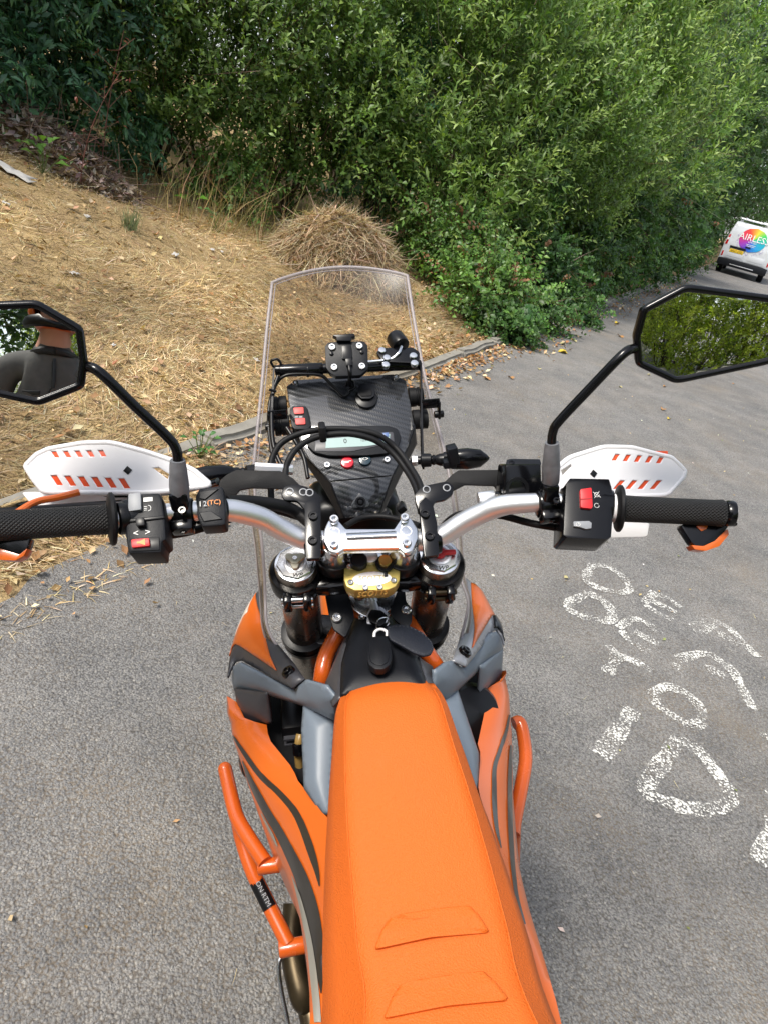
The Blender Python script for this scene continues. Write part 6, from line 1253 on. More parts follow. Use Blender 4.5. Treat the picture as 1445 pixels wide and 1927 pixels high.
# ---- white handguards with slots over an orange liner
def guard(outline, slots, side, lowpix, win):
    c = B(170 if side < 0 else 1160, 885, y=0.045); pl = plane(c, (0.10*side, -0.80, 0.59))
    P = [B(a, b, pl=pl) for a, b in outline]
    gd = empty('handguard', (0, 0, 0), 0, bike); gd['label'] = 'white plastic handguard with orange vent slots on the %s grip' % ('clutch' if side < 0 else 'throttle')
    # shield: fill between the outline and the slot outlines
    ctr = sum(P, Vector())/len(P); n = pl[1]
    e1_ = (X-n*X.dot(n)).normalized(); e2_ = n.cross(e1_)
    cu = bpy.data.curves.new('shield', 'CURVE'); cu.dimensions = '2D'; cu.fill_mode = 'BOTH'; cu.extrude = 0.0016; cu.bevel_depth = 0.0012; cu.bevel_resolution = 1
    def spl(pts):
        s_ = cu.splines.new('POLY'); s_.points.add(len(pts)-1); s_.use_cyclic_u = True
        for p_, v in zip(s_.points, pts): p_.co = ((v-ctr).dot(e1_), (v-ctr).dot(e2_), 0, 1)
    spl(rounded(P, 0.16, 3))
    for sl in slots+win: spl([B(a, b, pl=pl) for a, b in sl])
    o = bpy.data.objects.new('shield', cu); C.objects.link(o)
    dg = bpy.context.evaluated_depsgraph_get(); dg.update(); me = bpy.data.meshes.new_from_object(o.evaluated_get(dg)); bpy.data.objects.remove(o)
    mt_ = Matrix((e1_, e2_, n)).transposed().to_4x4(); mt_.translation = ctr; me.transform(mt_)
    sh = link('shield', me, WHITE, gd)
    xs = [(v-ctr).dot(e1_) for v in P]
    plp = (pl[0]+n*0.0006, n)
    lo_ = min(xs); 
    bm = bmesh.new(); inner = [ctr+(p-ctr)*0.93-n*0.008 for p in P if True]; prism(bm, inner, -n*0.003); 
    body_ = [q_ for sl in slots for q_ in sl]; xa, xb = min(q_[0] for q_ in body_)-6, max(q_[0] for q_ in body_)+6; ya, yb = min(q_[1] for q_ in body_)-5, max(q_[1] for q_ in body_)+5
    bm.free(); bm = bmesh.new(); prism(bm, [B(a, b, pl=plp) for a, b in ((xa, ya), (xb, ya), (xb, yb), (xa, yb))], -n*0.003, 0.001); obj('orange_liner', bm, LINER, gd)
    # swollen upper ridge and sloping root give it depth
    top = [p for p in P if (p-ctr).dot(e2_) > 0]
    rg = rounded(P, 0.16, 3); bm = bmesh.new(); tube(bm, [ctr+(p-ctr)*0.992 for p in rg+rg[:2]], 0.0040, 8, False); obj('ridge', bm, WHITE, gd, 1.2)
    plate('skirt', lowpix, (pl[0]-n*0.02, n), 0.004, WHITE, gd, 0.001, 0.12)
    p = B(243 if side < 0 else 1114, 886 if side < 0 else 892, pl=pl)+n*0.0036; bm = bmesh.new(); box(bm, p, (0.008, 0.008, 0.0012), ((e1_+e2_).normalized(), (e2_-e1_).normalized(), n), 0.0003); obj('badge', bm, BLACK, gd)
    tb('bar_strap', [B(410 if side < 0 else 1000, 905, pl=(pl[0]-n*0.01, n)), B(330 if side < 0 else 1060, 925, pl=(pl[0]-n*0.02, n)), B(170 if side < 0 else 1180, 935, pl=(pl[0]-n*0.03, n)), B(40 if side < 0 else 1300, 950, pl=(pl[0]-n*0.05, n)), B(-40 if side < 0 else 1375, 985, y=-0.08)], 0.008, SATIN, gd, 10, 5, 0.5)
    return gd, pl
lo_pix = [(48, 877), (69, 856), (92, 845), (156, 834), (204, 833), (226, 837), (277, 851), (329, 868), (367, 886), (400, 914), (298, 927), (83, 927), (62, 900)]
def slots_row(x0, x1, n_, ya, yb, lean_, wfrac, tilt=0.0):
    out_ = []; st_ = (x1-x0)/n_
    for k in range(n_):
        a = x0+st_*k; b = a+st_*wfrac; dy0 = tilt*(k/(n_-1)-0.5)
        out_.append([(a, yb+dy0), (b, yb+dy0), (b+lean_, ya+dy0), (a+lean_, ya+dy0)])
    return out_
gd, glp = guard(lo_pix, slots_row(104, 214, 5, 847, 862, -9, 0.60, -2)+slots_row(108, 260, 6, 896, 918, -14, 0.62, 6), -1, [(40, 925), (300, 930), (290, 955), (110, 965), (60, 950)], [[(285, 880), (300, 878), (322, 892), (318, 905)]])
bm = bmesh.new(); tube(bm, catmull([B(150, 926, y=0.03), B(110, 936, y=0.02), B(70, 944, y=0.005), B(38, 962, y=-0.02), B(0, 990, y=-0.05)], 5), 0.0045, 10); obj('orange_rim', bm, ORANGE, gd)
ro_pix = [(1035, 890), (1070, 861), (1134, 841), (1187, 842), (1232, 854), (1262, 861), (1277, 875), (1288, 887), (1285, 898), (1254, 932), (1164, 935), (1040, 925)]
guard(ro_pix, slots_row(1146, 1250, 5, 856, 871, 9, 0.58, 5)+slots_row(1148, 1240, 4, 903, 922, 16, 0.58, 0), 1, [(1140, 975), (1222, 984), (1217, 1010), (1143, 1012)], [[(1052, 885), (1072, 872), (1076, 878), (1056, 898)]])
# levers
tb('clutch_lever', [B(300, 940, y=0.0), B(240, 945, y=0.015), B(150, 950, y=0.01), B(40, 958, y=-0.01), B(-30, 962, y=-0.02)], [0.008, 0.006, 0.0055, 0.005, 0.006], BLACK, bike, 10, 6, 0.6)
tb('brake_lever', [B(1060, 925, y=0.01), B(1110, 930, y=0.02), B(1200, 938, y=0.015), B(1300, 945, y=0.0), B(1360, 950, y=-0.01)], [0.008, 0.006, 0.0055, 0.005, 0.006], BLACK, bike, 10, 6, 0.6)

# ---- running gear, out of the photograph's sight but part of the machine
def wheel(c, r, wd, name):
    wh = empty(name, c, 0, bike); bm = bmesh.new(); n = 48; m_ = 14; rings = []
    for k in range(n):
        a = 2*PI*k/n; rings.append([bm.verts.new((wd*0.5*math.sin(2*PI*j/m_), (r-wd*0.45+wd*0.45*math.cos(2*PI*j/m_))*math.cos(a), (r-wd*0.45+wd*0.45*math.cos(2*PI*j/m_))*math.sin(a))) for j in range(m_)])
    for k in range(n):
        for j in range(m_): bm.faces.new((rings[k][j], rings[k][(j+1) % m_], rings[(k+1) % n][(j+1) % m_], rings[(k+1) % n][j]))
    ty = obj('tyre', bm, RUBBER, wh, 1.2); bm = bmesh.new()
    for k in range(n):
        for j in (-1, 0, 1):
            a = 2*PI*(k+0.5*(j != 0))/n; er = Vector((0, math.cos(a), math.sin(a))); et = Vector((0, -math.sin(a), math.cos(a)))
            box(bm, er*(r-0.006*(j != 0)-0.004)+X*j*wd*0.3, (wd*0.2, r*0.07, 0.014), (X, et, er))
    obj('tread', bm, RUBBER, ty)['kind'] = 'stuff'; bm = bmesh.new()
    for s in (-1, 1): lathe(bm, X*s*0.03-X*0.008, X, [(0, r-wd-0.012), (0, r-wd+0.01), (0.016, r-wd+0.01), (0.016, r-wd-0.012), (0, r-wd-0.012)], 40, False)
    lathe(bm, -X*0.03, X, [(0, r-wd+0.004), (0.02, r-wd-0.006), (0.04, r-wd-0.006), (0.06, r-wd+0.004)], 40, False)
    obj('rim', bm, BLACK, wh); bm = bmesh.new()
    for k in range(32):
        a = 2*PI*k/32; s = 1 if k % 2 else -1; b = a+(0.25 if (k//2) % 2 else -0.25)
        tube(bm, [Vector((s*0.035, 0.03*math.cos(b), 0.03*math.sin(b))), Vector((s*0.008, (r-wd)*math.cos(a), (r-wd)*math.sin(a)))], 0.0018, 5)
    obj('spokes', bm, STEEL, wh)['kind'] = 'stuff'; bm = bmesh.new(); lathe(bm, -X*0.05, X, [(0, 0.02), (0.005, 0.045), (0.015, 0.045), (0.02, 0.028), (0.08, 0.028), (0.085, 0.045), (0.095, 0.045), (0.1, 0.02)], 24); obj('hub', bm, ORPAINT, wh)
wheel((0, 0.47, 0.345), 0.345, 0.085, 'front_wheel'); wheel((0, -1.02, 0.33), 0.33, 0.14, 'rear_wheel')
bm = bmesh.new()
box(bm, (0, -0.22, 0.42), (0.26, 0.34, 0.24), None, 0.05, 3); box(bm, (0, -0.14, 0.62), (0.15, 0.2, 0.26), (X, Vector((0, 0.95, 0.3)), Vector((0, -0.3, 0.95))), 0.03, 3)
for k in range(6): box(bm, (0, -0.12, 0.56+k*0.03), (0.19, 0.24, 0.006), (X, Vector((0, 0.95, 0.3)), Vector((0, -0.3, 0.95))), 0.002)
obj('engine', bm, mat('dark_engine_casting', (0.035, 0.035, 0.038), 0.45, metal=0.4, bump=(90, 0.3, 'n')), bike)
for s in (-1, 1):
    bm = bmesh.new(); box(bm, (s*0.135, 0.08, 0.74), (0.04, 0.11, 0.24), None, 0.008); obj('radiator', bm, BLACK, bike)
    bm = bmesh.new()
    for k in range(18): box(bm, (s*0.135, 0.02, 0.63+k*0.0125), (0.034, 0.008, 0.004)); 
    obj('radiator_fins', bm, DARKGREY, bike)['kind'] = 'stuff'
bm = bmesh.new(); box(bm, (0, -0.1, 0.9), (0.16, 0.5, 0.13), None, 0.03, 3); obj('fuel_tank', bm, DARKGREY, bike)
bm = bmesh.new(); box(bm, (0, -0.62, 0.86), (0.2, 0.8, 0.06), None, 0.02); obj('subframe', bm, DARKGREY, bike)
cl = B(885, 1345, z=0.84); bm = bmesh.new(); lathe(bm, cl-X*0.01, Vector((0.3, -0.6, 0.7)), [(0, 0.05), (0.03, 0.05), (0.04, 0.042), (0.045, 0.02), (0.05, 0.0001)], 28); cap_ = obj('radiator_cap', bm, BLACK, bike)
for k in range(8): bm = None
bm = bmesh.new(); box(bm, B(520, 1400, z=0.79), (0.12, 0.1, 0.05), None, 0.015); obj('air_duct', bm, BLACK, bike)
tb('exhaust', [(-0.02, 0.05, 0.6), (0.08, 0.15, 0.5), (0.14, 0.0, 0.42), (0.15, -0.3, 0.5), (0.13, -0.6, 0.62), (0.17, -0.8, 0.72)], 0.023, BRONZE, bike, 16)
tb('silencer', [(0.17, -0.78, 0.71), (0.185, -0.9, 0.76), (0.19, -1.15, 0.84)], [0.035, 0.052, 0.052], ALUSAT, bike, 18, 5)
tb('heat_tinted_pipe', [B(556, 1700, z=0.44), B(552, 1790, z=0.40), B(568, 1870, z=0.37), B(594, 1960, z=0.33), Vector((-0.14, -0.62, 0.33))], 0.022, BRONZE, bike, 20)
tb('brake_rod', [B(540, 1792, z=0.42), B(529, 1802, z=0.42), B(525, 1822, z=0.41), B(531, 1870, z=0.38), B(548, 1950, z=0.34)], 0.0042, STEEL, bike, 10)
for s in (-1, 1):
    bm = bmesh.new(); tube(bm, [(s*0.1, -0.42, 0.40), (s*0.105, -0.75, 0.37), (s*0.11, -1.05, 0.33)], [0.04, 0.03, 0.028], 10, flat=0.6); obj('swingarm', bm, ALUSAT, bike)
    tb('down_tube', [(s*0.06, 0.1, 0.95), (s*0.11, -0.1, 0.7), (s*0.12, -0.4, 0.5), (s*0.11, -0.42, 0.36), (s*0.09, -0.1, 0.28), (s*0.05, 0.12, 0.45), (0, 0.07, 0.92)], 0.016, ORPAINT, bike)
    bm = bmesh.new(); box(bm, (s*0.19, -0.38, 0.36), (0.09, 0.05, 0.02), None, 0.004); obj('foot_peg', bm, DARKGREY, bike)
for nm, pts in (('front_fender', [(0.42-0.38, 0.74), (0.30, 0.83), (0.5, 0.82), (0.75, 0.70), (0.92, 0.58)]), ('rear_fender', [(-0.9, 0.9), (-1.15, 0.95), (-1.4, 0.94), (-1.55, 0.90)])):
    f_ = catmull([Vector((0, a, b)) for a, b in pts], 5); bm = bmesh.new(); sheet(bm, [[p+Vector((x*0.075, 0, -0.035*abs(x)**2)) for x in (-1, -0.8, -0.4, 0, 0.4, 0.8, 1)] for p in f_]); thick(obj(nm, bm, ORANGE, bike, 1.0), 0.004)
tb('side_stand', [(-0.13, -0.36, 0.38), (-0.24, -0.37, 0.24), (-0.34, -0.38, 0.105)], 0.013, BLACK, bike)
bm = bmesh.new(); box(bm, (-0.345, -0.38, 0.1), (0.07, 0.06, 0.012), (Vector((0.966, 0, -0.259)), Y, Vector((0.259, 0, 0.966))), 0.003); obj('stand_foot', bm, BLACK, bike)
bm = bmesh.new(); box(bm, (0, 0.28, 1.05), (0.16, 0.12, 0.2), None, 0.03, 3); obj('headlamp', bm, BLACK, bike)

# ---- key, fob and leather strap hang from the lock
def world_child(o): o.matrix_world = BIKE_M; return o
kf = empty('ignition_key'); kf.matrix_world = BIKE_M; tag(kf, 'black headed ignition key standing in the lock below the gold damper', 'key')
kp = plane(B(712, 1168, z=1.068), (0.1, -0.45, 0.88))
plate('key_head', [(692, 1160), (698, 1150), (716, 1152), (728, 1162), (724, 1176), (714, 1182), (696, 1172)], kp, 0.007, BLACK, kf, 0.002, 0.15, 2, 0.006)
bm = bmesh.new(); box(bm, B(708, 1174, z=1.062), (0.010, 0.004, 0.02), (Vector((0.9, 0.3, 0)), Vector((-0.3, 0.9, 0)), Z), 0.0005); obj('key_blade', bm, BRASS, kf)
fo = empty('key_fob'); fo.matrix_world = BIKE_M; tag(fo, 'black teardrop plastic key fob lying on the tank cover before the saddle', 'key fob')
fp = plane(B(715, 1230, z=1.078), (0, -0.12, 0.99))
plate('fob_body', [(700, 1198), (728, 1196), (735, 1215), (738, 1235), (734, 1250), (722, 1259), (706, 1259), (694, 1250), (690, 1236), (696, 1213)], fp, 0.012, MATTE, fo, 0.003, 0.3)
plate('fob_face', [(704, 1203), (725, 1202), (731, 1218), (733, 1234), (729, 1247), (719, 1253), (707, 1252), (698, 1246), (695, 1234), (700, 1216)], fp, 0.002, MATTE, fo, 0.0008, 0.2, 2, 0.0014)
tb('fob_loop', [B(704, 1199, z=1.074), B(706, 1189, z=1.078), B(716, 1184, z=1.08), B(727, 1188, z=1.078), B(728, 1197, z=1.074)], 0.0022, WHITE, fo, 8)
tb('split_ring', [B(712, 1186, z=1.08), B(708, 1178, z=1.082), B(712, 1166, z=1.084), B(726, 1162, z=1.084), B(732, 1170, z=1.082), B(728, 1178, z=1.08)], 0.001, STEEL, fo, 6)
stp = empty('leather_strap'); stp.matrix_world = BIKE_M; tag(stp, 'stitched navy leather key strap lying across to the throttle flank', 'key strap')
lp_ = plane(B(770, 1205, z=1.074), (0.12, -0.1, 0.98))
sx = [(728, 1178), (748, 1174), (772, 1178), (795, 1190), (812, 1207), (816, 1220), (810, 1231), (796, 1234), (778, 1228), (752, 1213), (735, 1204), (730, 1195)]
plate('strap', sx, lp_, 0.0035, LEATHER, stp, 0.0012, 0.2)
cx_, cy2 = sum(q_[0] for q_ in sx)/12, sum(q_[1] for q_ in sx)/12
P = [B(cx_+(a-cx_)*0.92, cy2+(b-cy2)*0.86, pl=lp_)+lp_[1]*0.0002 for a, b in sx]; P = catmull(P+[P[0]], 6); bm = bmesh.new()
for i in range(0, len(P)-1, 2): tube(bm, [P[i], P[i].lerp(P[i+1], 0.8)], 0.00035, 4)
obj('stitching', bm, mat('grey_thread', (0.09, 0.09, 0.10), 0.7), stp)
# ================================================================== PARKED VAN
vp = G(1345, 510); vfwd = RA.copy(); vright = Vector((RA.y, -RA.x, 0))
van = empty('van', vp+vright*0.84); van.rotation_euler = (0, 0, math.atan2(vfwd.y, vfwd.x)-PI/2)
tag(van, 'white panel van with a rainbow disc on its rear doors, parked down the lane', 'van')
VW = mat('white_van_paint', (0.60, 0.62, 0.65), 0.30, coat=0.5, var=0.04); VGLASS = mat('dark_glass', (0.01, 0.012, 0.014), 0.08); TAIL = mat('red_tail_lamp', (0.45, 0.012, 0.012), 0.2, coat=0.5); PLATEY = mat('yellow_plate', (0.75, 0.50, 0.03), 0.4); AMBER = mat('clear_lamp', (0.75, 0.72, 0.7), 0.2)
# side profile extruded across, tapering to the roof
prof = [(0.0, 0.42), (0.0, 1.10), (0.05, 1.50), (0.12, 1.86), (0.25, 1.93), (2.9, 1.96), (3.2, 1.90), (3.85, 1.25), (4.7, 1.02), (4.82, 0.8), (4.82, 0.35), (4.5, 0.28), (0.3, 0.28), (0.06, 0.34)]
def halfw(z): return 0.955 if z < 1.15 else 0.955-0.135*((z-1.15)/0.8)**1.3
bm = bmesh.new(); Lf = [bm.verts.new((-halfw(z), y, z)) for y, z in prof]; Rf = [bm.verts.new((halfw(z), y, z)) for y, z in prof]
bm.faces.new(Lf); bm.faces.new(Rf[::-1])
for i in range(len(prof)): j = (i+1) % len(prof); bm.faces.new((Lf[i], Rf[i], Rf[j], Lf[j]))
bmesh.ops.recalc_face_normals(bm, faces=bm.faces[:]); bev_all(bm, bm.edges[:], 0.045, 3); obj('body', bm, VW, van)
def rear(name, pts, off, mt, parent, t=0.012, bev=0.004):
    """something on the rear face: pts are (x, z)"""
    def yz(z): return float(np.interp(z, [0.42, 1.10, 1.50, 1.86], [0, 0, 0.05, 0.12]))
    bm = bmesh.new(); prism(bm, [Vector((x, yz(z)-off, z)) for x, z in pts], Vector((0, t, 0)), bev); return obj(name, bm, mt, parent)
for s in (-1, 1):
    dr = rear('rear_door', [(s*0.012, 0.60), (s*0.80, 0.60), (s*0.80, 1.15), (s*0.735, 1.80), (s*0.012, 1.82)], 0.012, VW, van, 0.03, 0.012)
    rear('pressed_panel', [(s*0.10, 0.66), (s*0.70, 0.66), (s*0.70, 0.86), (s*0.10, 0.86)], 0.020, VW, dr, 0.014, 0.006)
    rear('lamp_pillar', [(s*0.82, 0.55), (s*0.93, 0.55), (s*0.93, 1.15), (s*0.84, 1.72), (s*0.76, 1.72), (s*0.82, 1.15)], 0.008, VW, van, 0.02, 0.006)
    tl = rear('tail_lamp', [(s*0.835, 1.05), (s*0.925, 1.05), (s*0.895, 1.42), (s*0.825, 1.42)], 0.016, TAIL, van, 0.02, 0.006)
    rear('reversing_lamp', [(s*0.838, 1.22), (s*0.912, 1.22), (s*0.90, 1.30), (s*0.832, 1.30)], 0.022, AMBER, tl, 0.01, 0.002)
    rear('reflector', [(s*0.84, 0.62), (s*0.90, 0.62), (s*0.90, 0.80), (s*0.84, 0.80)], 0.016, TAIL, van, 0.012, 0.003)
    for y in (0.85, 3.95):
        w_ = empty('wheel', (s*0.80, y, 0.33), 0, van); bm = bmesh.new(); lathe(bm, (-0.11, 0, 0), X, [(0, 0.22), (0, 0.30), (0.03, 0.33), (0.19, 0.33), (0.22, 0.30), (0.22, 0.22)], 32); obj('tyre', bm, RUBBER, w_)
        bm = bmesh.new(); lathe(bm, (-0.1, 0, 0), X, [(0, 0.05), (0.02, 0.20), (0.03, 0.225), (0.17, 0.225), (0.18, 0.20), (0.2, 0.05)], 24); obj('hub_cap', bm, GREYB, w_)
    bm = bmesh.new(); prism(bm, [(s*0.945, 3.0, 1.15), (s*0.945, 3.75, 1.15), (s*0.86, 3.25, 1.75), (s*0.86, 3.0, 1.75)], (s*0.012, 0, 0), 0.004); obj('cab_window', bm, VGLASS, van)
    bm = bmesh.new(); box(bm, (s*1.05, 3.35, 1.2), (0.16, 0.12, 0.24), None, 0.04); obj('wing_mirror', bm, BLACK, van)
rear('bumper', [(-0.94, 0.30), (0.94, 0.30), (0.94, 0.54), (0.70, 0.58), (-0.70, 0.58), (-0.94, 0.54)], 0.10, MATTE, van, 0.12, 0.03)
rear('bumper_strip', [(-0.45, 0.38), (0.45, 0.38), (0.45, 0.405), (-0.45, 0.405)], 0.108, ALUSAT, van, 0.01, 0.002)
rear('plate_hood', [(-0.70, 0.97), (-0.10, 0.97), (-0.10, 1.05), (-0.70, 1.05)], 0.045, MATTE, van, 0.04, 0.008)
pt = rear('number_plate', [(-0.66, 0.82), (-0.14, 0.82), (-0.14, 0.945), (-0.66, 0.945)], 0.030, PLATEY, van, 0.01, 0.002)
text('plate_characters', 'SA21 JYD', 0.11, Vector((-0.40, -0.0315, 0.882)), X, Z, BLACK, pt, 0.0005)
rear('door_handle', [(-0.16, 1.10), (0.04, 1.10), (0.04, 1.14), (-0.16, 1.14)], 0.04, BLACK, van, 0.03, 0.008)
# printed disc: a hue wheel with white lettering
def mk_disc():
    mt, t, p, N, L = nodes('rainbow_print'); tc = N('TexCoord'); sp = N('SeparateXYZ'); L(tc.outputs['Object'], sp.inputs[0])
    def M(op, a, b):
        q = N('Math'); q.operation = op
        for i, v in enumerate((a, b)):
            if isinstance(v, (int, float)): q.inputs[i].default_value = v
            else: L(v, q.inputs[i])
        return q.outputs[0]
    x, z = M('SUBTRACT', sp.outputs[0], 0.0), M('SUBTRACT', sp.outputs[2], 1.40); an = M('ARCTAN2', z, x); u = M('FRACT', M('ADD', M('DIVIDE', an, 2*PI), 1.0), 0.0)
    cr = N('ValToRGB'); L(u, cr.inputs[0]); e = cr.color_ramp; e.elements[0].position = 0; e.elements[0].color = (0.0, 0.42, 0.38, 1); e.elements[1].position = 1; e.elements[1].color = (0.0, 0.40, 0.45, 1)
    for pos, c in ((0.10, (0.05, 0.52, 0.08, 1)), (0.20, (0.65, 0.60, 0.03, 1)), (0.27, (0.75, 0.28, 0.02, 1)), (0.36, (0.68, 0.03, 0.02, 1)), (0.48, (0.62, 0.02, 0.10, 1)), (0.58, (0.32, 0.03, 0.40, 1)), (0.70, (0.03, 0.07, 0.55, 1)), (0.84, (0.02, 0.28, 0.65, 1))):
        q = e.elements.new(pos); q.color = c
    L(cr.outputs[0], p.inputs['Base Color']); p.inputs['Roughness'].default_value = 0.35; return mt
def yz(z): return float(np.interp(z, [0.42, 1.10, 1.50, 1.86], [0, 0, 0.05, 0.12]))
bm = bmesh.new(); cs = []
for k in range(40):
    a = 2*PI*k/40; x, z = 0.52*math.cos(a), 1.42+0.46*math.sin(a); cs.append((x, z))
rows_ = []
for zz in np.linspace(-0.999, 0.999, 13):
    hw = 0.50*math.sqrt(max(0, 1-zz*zz)); z = 1.40+0.44*zz; rows_.append([Vector((x, yz(z)-0.0155, z)) for x in np.linspace(-hw, hw, 9)])
sheet(bm, rows_); disc = obj('printed_disc', bm, mk_disc(), van, 0)
sl = Vector((0, 0.16, 1)).normalized()
text('disc_lettering', 'AIRLESS', 0.33, Vector((0.02, yz(1.46)-0.024, 1.46)), X, sl, PRINT, van, 0.002).data.transform(Matrix.Identity(4))
text('disc_lettering', 'LIMITED', 0.085, Vector((0.02, yz(1.31)-0.024, 1.31)), X, sl, PRINT, van, 0.002)
bm = bmesh.new()
for k in range(2): box(bm, (0.0, yz(1.2-k*0.05)-0.020, 1.22-k*0.05), (0.36-0.08*k, 0.002, 0.014), (X, Y, sl))
obj('small_print', bm, PRINT, van)
bm = bmesh.new(); r2_ = random.Random(4)
for k in range(46):
    a = r2_.uniform(PI*0.92, PI*1.85); rr = r2_.uniform(0.53, 0.62); x, z = rr*math.cos(a), 1.40+rr*0.92*math.sin(a); box(bm, (x, yz(z)-0.019, z), (0.016, 0.002, 0.016), (X, Y, sl))
obj('printed_dots', bm, mat('violet_print', (0.18, 0.08, 0.40), 0.4), van)
# roof rack
rk = empty('roof_rack', (0, 0, 0), 0, van)
for y in (0.35, 1.2, 2.1):
    bm = bmesh.new(); tube(bm, [(-0.72, y, 1.93), (-0.72, y, 2.06), (0.72, y, 2.06), (0.72, y, 1.93)], 0.018, 8); obj('cross_rail', bm, ALUSAT, rk)
for x in (-0.55, 0.1, 0.35):
    bm = bmesh.new(); tube(bm, [(x, 0.1, 2.10), (x, 2.4, 2.10)], 0.022, 8); obj('ladder_rail', bm, ALUSAT, rk)
bm = bmesh.new()
for k in range(8): tube(bm, [(0.1, 0.2+k*0.28, 2.10), (0.35, 0.2+k*0.28, 2.10)], 0.012, 6)
obj('ladder_rungs', bm, ALUSAT, rk)

# ================================================================== PHOTOGRAPHER (seen in the mirror) AND PHONE
px0, py0 = -0.66, -1.30
ph = WCAM; Fw, Rw, Uw = M3 @ CF, M3 @ CR, M3 @ CU
phone = empty('phone'); tag(phone, 'slim black mobile phone held up over the saddle', 'phone')
bm = bmesh.new(); box(bm, ph-Fw*0.014-Uw*0.045-Rw*0.0, (0.074, 0.158, 0.008), (Rw, Uw, Fw), 0.003); obj('case', bm, BLACK, phone)
bm = bmesh.new(); box(bm, ph-Fw*0.0186-Uw*0.045, (0.068, 0.150, 0.001), (Rw, Uw, Fw), 0.0003); obj('screen', bm, VGLASS, phone)
gr = [ph-Fw*0.014-Uw*0.09-Rw*0.045, ph-Fw*0.014-Uw*0.09+Rw*0.045]
sk = {}; E = []
def jv(n, co, r, par=None):
    sk[n] = (Vector(co), r if isinstance(r, tuple) else (r, r))
    if par: E.append((par, n))
O = Vector((px0, py0, 0))
jv('pelvis', O+Vector((0, 0, 0.95)), (0.17, 0.125)); jv('belly', O+Vector((0, 0.01, 1.10)), (0.16, 0.12), 'pelvis'); jv('chest', O+Vector((0, 0.03, 1.30)), (0.18, 0.13), 'belly'); jv('collar', O+Vector((0, 0.05, 1.45)), (0.10, 0.085), 'chest')
jv('neck', O+Vector((0, 0.08, 1.53)), 0.062, 'collar'); jv('jaw', O+Vector((0, 0.12, 1.60)), (0.066, 0.078), 'neck'); jv('head', O+Vector((0, 0.11, 1.69)), (0.078, 0.098), 'jaw'); jv('crown', O+Vector((0, 0.09, 1.77)), (0.06, 0.075), 'head')
for s, hand in ((-1, gr[0]), (1, gr[1])):
    k = 'L' if s < 0 else 'R'
    jv('sh'+k, O+Vector((s*0.19, 0.03, 1.42)), 0.078, 'collar'); el = O+Vector((s*0.33, 0.06, 1.12)); jv('el'+k, el, 0.056, 'sh'+k)
    if s < 0: el = O+Vector((-0.27, -0.02, 1.13)); sk['elL'] = (el, (0.056, 0.056)); hand = O+Vector((-0.27, 0.16, 0.93))
    wr = hand.lerp(el, 0.22)+Vector((0, -0.02, -0.02)); jv('wr'+k, wr, 0.036, 'el'+k); pa = hand+(Rw*s*0.012-Fw*0.012 if s > 0 else Vector((0, 0.03, -0.04))); jv('pa'+k, pa, (0.028, 0.018), 'wr'+k)
    for f_ in range(4):
        a = pa+Uw*(0.03-0.018*f_)+Rw*s*0.004+Fw*0.012; jv('f1%d%s' % (f_, k), a+Fw*0.012, 0.009, 'pa'+k); jv('f2%d%s' % (f_, k), a+Fw*0.022-Rw*s*0.018, 0.0085, 'f1%d%s' % (f_, k)); jv('f3%d%s' % (f_, k), a+Fw*0.018-Rw*s*(0.032-0.003*f_), 0.0075, 'f2%d%s' % (f_, k))
    jv('t1'+k, pa+Uw*0.03-Fw*0.016, 0.0115, 'pa'+k); jv('t2'+k, pa+Uw*0.045-Fw*0.012-Rw*s*0.022, 0.009, 't1'+k)
    jv('hip'+k, O+Vector((s*0.10, 0, 0.88)), 0.098, 'pelvis'); jv('kn'+k, O+Vector((s*0.13, 0.03, 0.48)), 0.066, 'hip'+k); jv('an'+k, O+Vector((s*0.15, 0.0, 0.10)), 0.048, 'kn'+k); jv('toe'+k, O+Vector((s*0.17, 0.17, 0.05)), 0.045, 'an'+k)
names = list(sk); me = bpy.data.meshes.new('person'); me.from_pydata([sk[n][0] for n in names], [(names.index(a), names.index(b)) for a, b in E], [])
po = bpy.data.objects.new('person', me); C.objects.link(po); md = po.modifiers.new('skin', 'SKIN'); md.use_smooth_shade = True
sv = me.skin_vertices[0].data
for i, n in enumerate(names): sv[i].radius = sk[n][1]; sv[i].use_root = (n == 'pelvis')
ss_ = po.modifiers.new('sub', 'SUBSURF'); ss_.levels = 2; ss_.render_levels = 2
dg = bpy.context.evaluated_depsgraph_get(); dg.update(); pm = bpy.data.meshes.new_from_object(po.evaluated_get(dg)); bpy.data.objects.remove(po)
JACK = mat('charcoal_jacket', (0.115, 0.113, 0.11), 0.85, spec=0.2, var=0.3, bump=(16, 1.0, 'n')); JEAN = mat('dark_jeans', (0.02, 0.025, 0.04), 0.9); SKIN = mat('skin', (0.55, 0.30, 0.22), 0.5); BOOT = mat('black_boots', (0.012, 0.012, 0.012), 0.5)
pm.materials.clear()
for q_ in (JACK, JEAN, SKIN, BOOT): pm.materials.append(q_)
pas = [sk['paL'][0], sk['paR'][0]]
for f in pm.polygons:
    c_ = f.center; k = 0
    if c_.z < 0.92: k = 1
    if c_.z < 0.16: k = 3
    if c_.z > 1.515 and abs(c_.x-px0) < 0.13 and c_.y < py0+0.26: k = 2
    if min((c_-w_).length for w_ in pas) < 0.085: k = 2
    f.material_index = k
    f.use_smooth = True
pm.name = 'person'; person = bpy.data.objects.new('person', pm); C.objects.link(person)
tag(person, 'person in a charcoal jacket and orange helmet holding up a phone, seen in the mirror', 'person')
ZIP = mat('black_zip_and_trim', (0.012, 0.012, 0.013), 0.5)
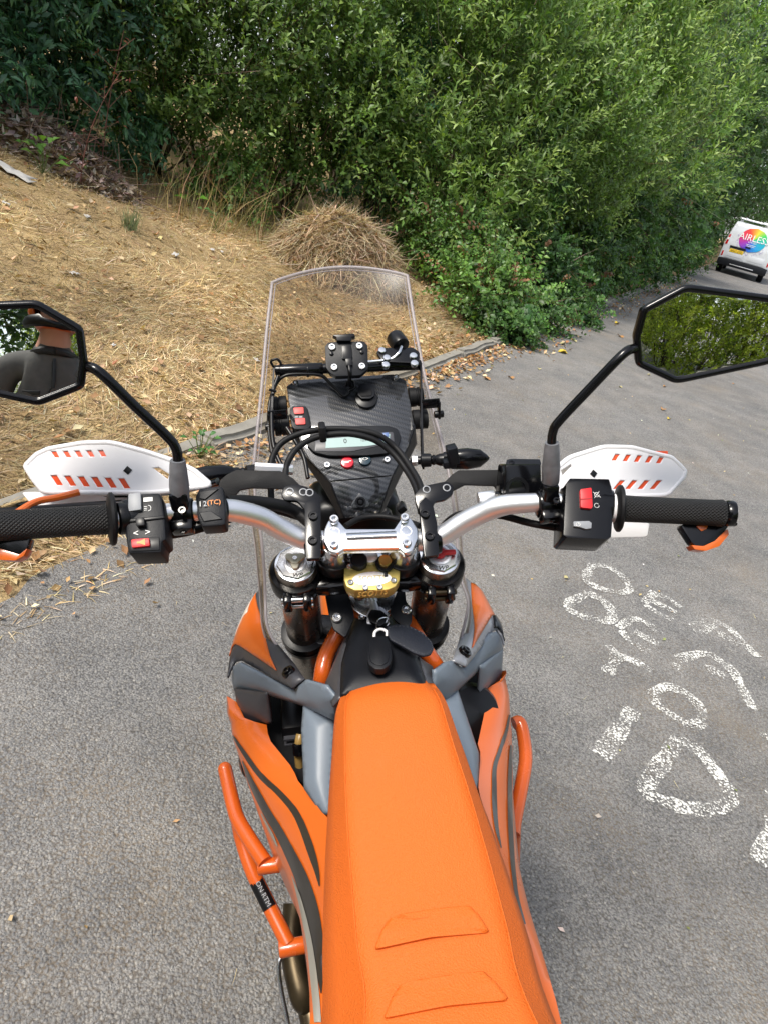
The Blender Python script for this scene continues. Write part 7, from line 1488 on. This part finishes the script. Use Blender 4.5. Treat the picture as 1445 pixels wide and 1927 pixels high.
bm = bmesh.new(); tube(bm, [O+Vector((0.0, y_, z_)) for y_, z_ in ((0.128, 1.0), (0.135, 1.1), (0.150, 1.22), (0.166, 1.32), (0.150, 1.42), (0.135, 1.47))], 0.008, 8); obj('zip', bm, ZIP, person)
bm = bmesh.new(); tube(bm, [O+Vector((0.085*math.sin(t), 0.055+0.085*math.cos(t), 1.485+0.02*math.cos(t))) for t in np.linspace(0, 2*PI, 25)], 0.02, 10, False); obj('collar', bm, ZIP, person)
for s in (-1, 1):
    bm = bmesh.new(); box(bm, O+Vector((s*0.085, 0.165, 1.31)), (0.075, 0.012, 0.02), (Vector((0.95, -s*0.3, 0.1)), Vector((s*0.3, 0.95, 0)), Z), 0.004); obj('pocket_flap', bm, ZIP, person)
hc = O+Vector((0, 0.10, 1.70))
bm = bmesh.new(); bmesh.ops.create_uvsphere(bm, u_segments=32, v_segments=20, radius=1.0)
for v in bm.verts: v.co = Vector((v.co.x*0.125, v.co.y*0.150, v.co.z*0.135))
bmesh.ops.delete(bm, geom=[f for f in bm.faces if (f.calc_center_median().y > 0.055 and -0.08 < f.calc_center_median().z < 0.045) or f.calc_center_median().z < -0.11], context='FACES')
for v in bm.verts: v.co += hc
hel = obj('helmet', bm, ORANGE, person, 1.5); thick(hel, 0.018)
bm = bmesh.new(); prism(bm, [hc+Vector((x, y, 0.075+0.02*(y-0.1))) for x, y in ((-0.09, 0.09), (0.09, 0.09), (0.075, 0.20), (0.04, 0.225), (-0.04, 0.225), (-0.075, 0.20))], (0, 0, 0.006), 0.003); obj('peak', bm, BLACK, hel)
bm = bmesh.new(); tube(bm, [hc+Vector((0.118*math.sin(a), 0.118*math.cos(a)*1.1, -0.085)) for a in np.linspace(-1.5, 1.5, 15)], 0.02, 10, flat=1.3); obj('chin_bar', bm, BLACK, hel)
bm = bmesh.new(); tube(bm, [hc+Vector((0.098*math.sin(a), 0.118*math.cos(a), 0.005)) for a in np.linspace(-1.2, 1.2, 13)], 0.016, 10, flat=1.4); obj('dark_glasses', bm, VGLASS, person)
bm = bmesh.new(); tube(bm, [hc+Vector((0, 0.105, 0.0)), hc+Vector((0, 0.128, -0.035)), hc+Vector((0, 0.118, -0.045))], [0.008, 0.014, 0.010], 10); obj('nose', bm, SKIN, person)
bm = bmesh.new(); tube(bm, [hc+Vector((x, 0.108-abs(x)*0.3, -0.068)) for x in (-0.022, 0, 0.022)], 0.005, 8); obj('mouth', bm, mat('lips', (0.45, 0.16, 0.14), 0.5), person)
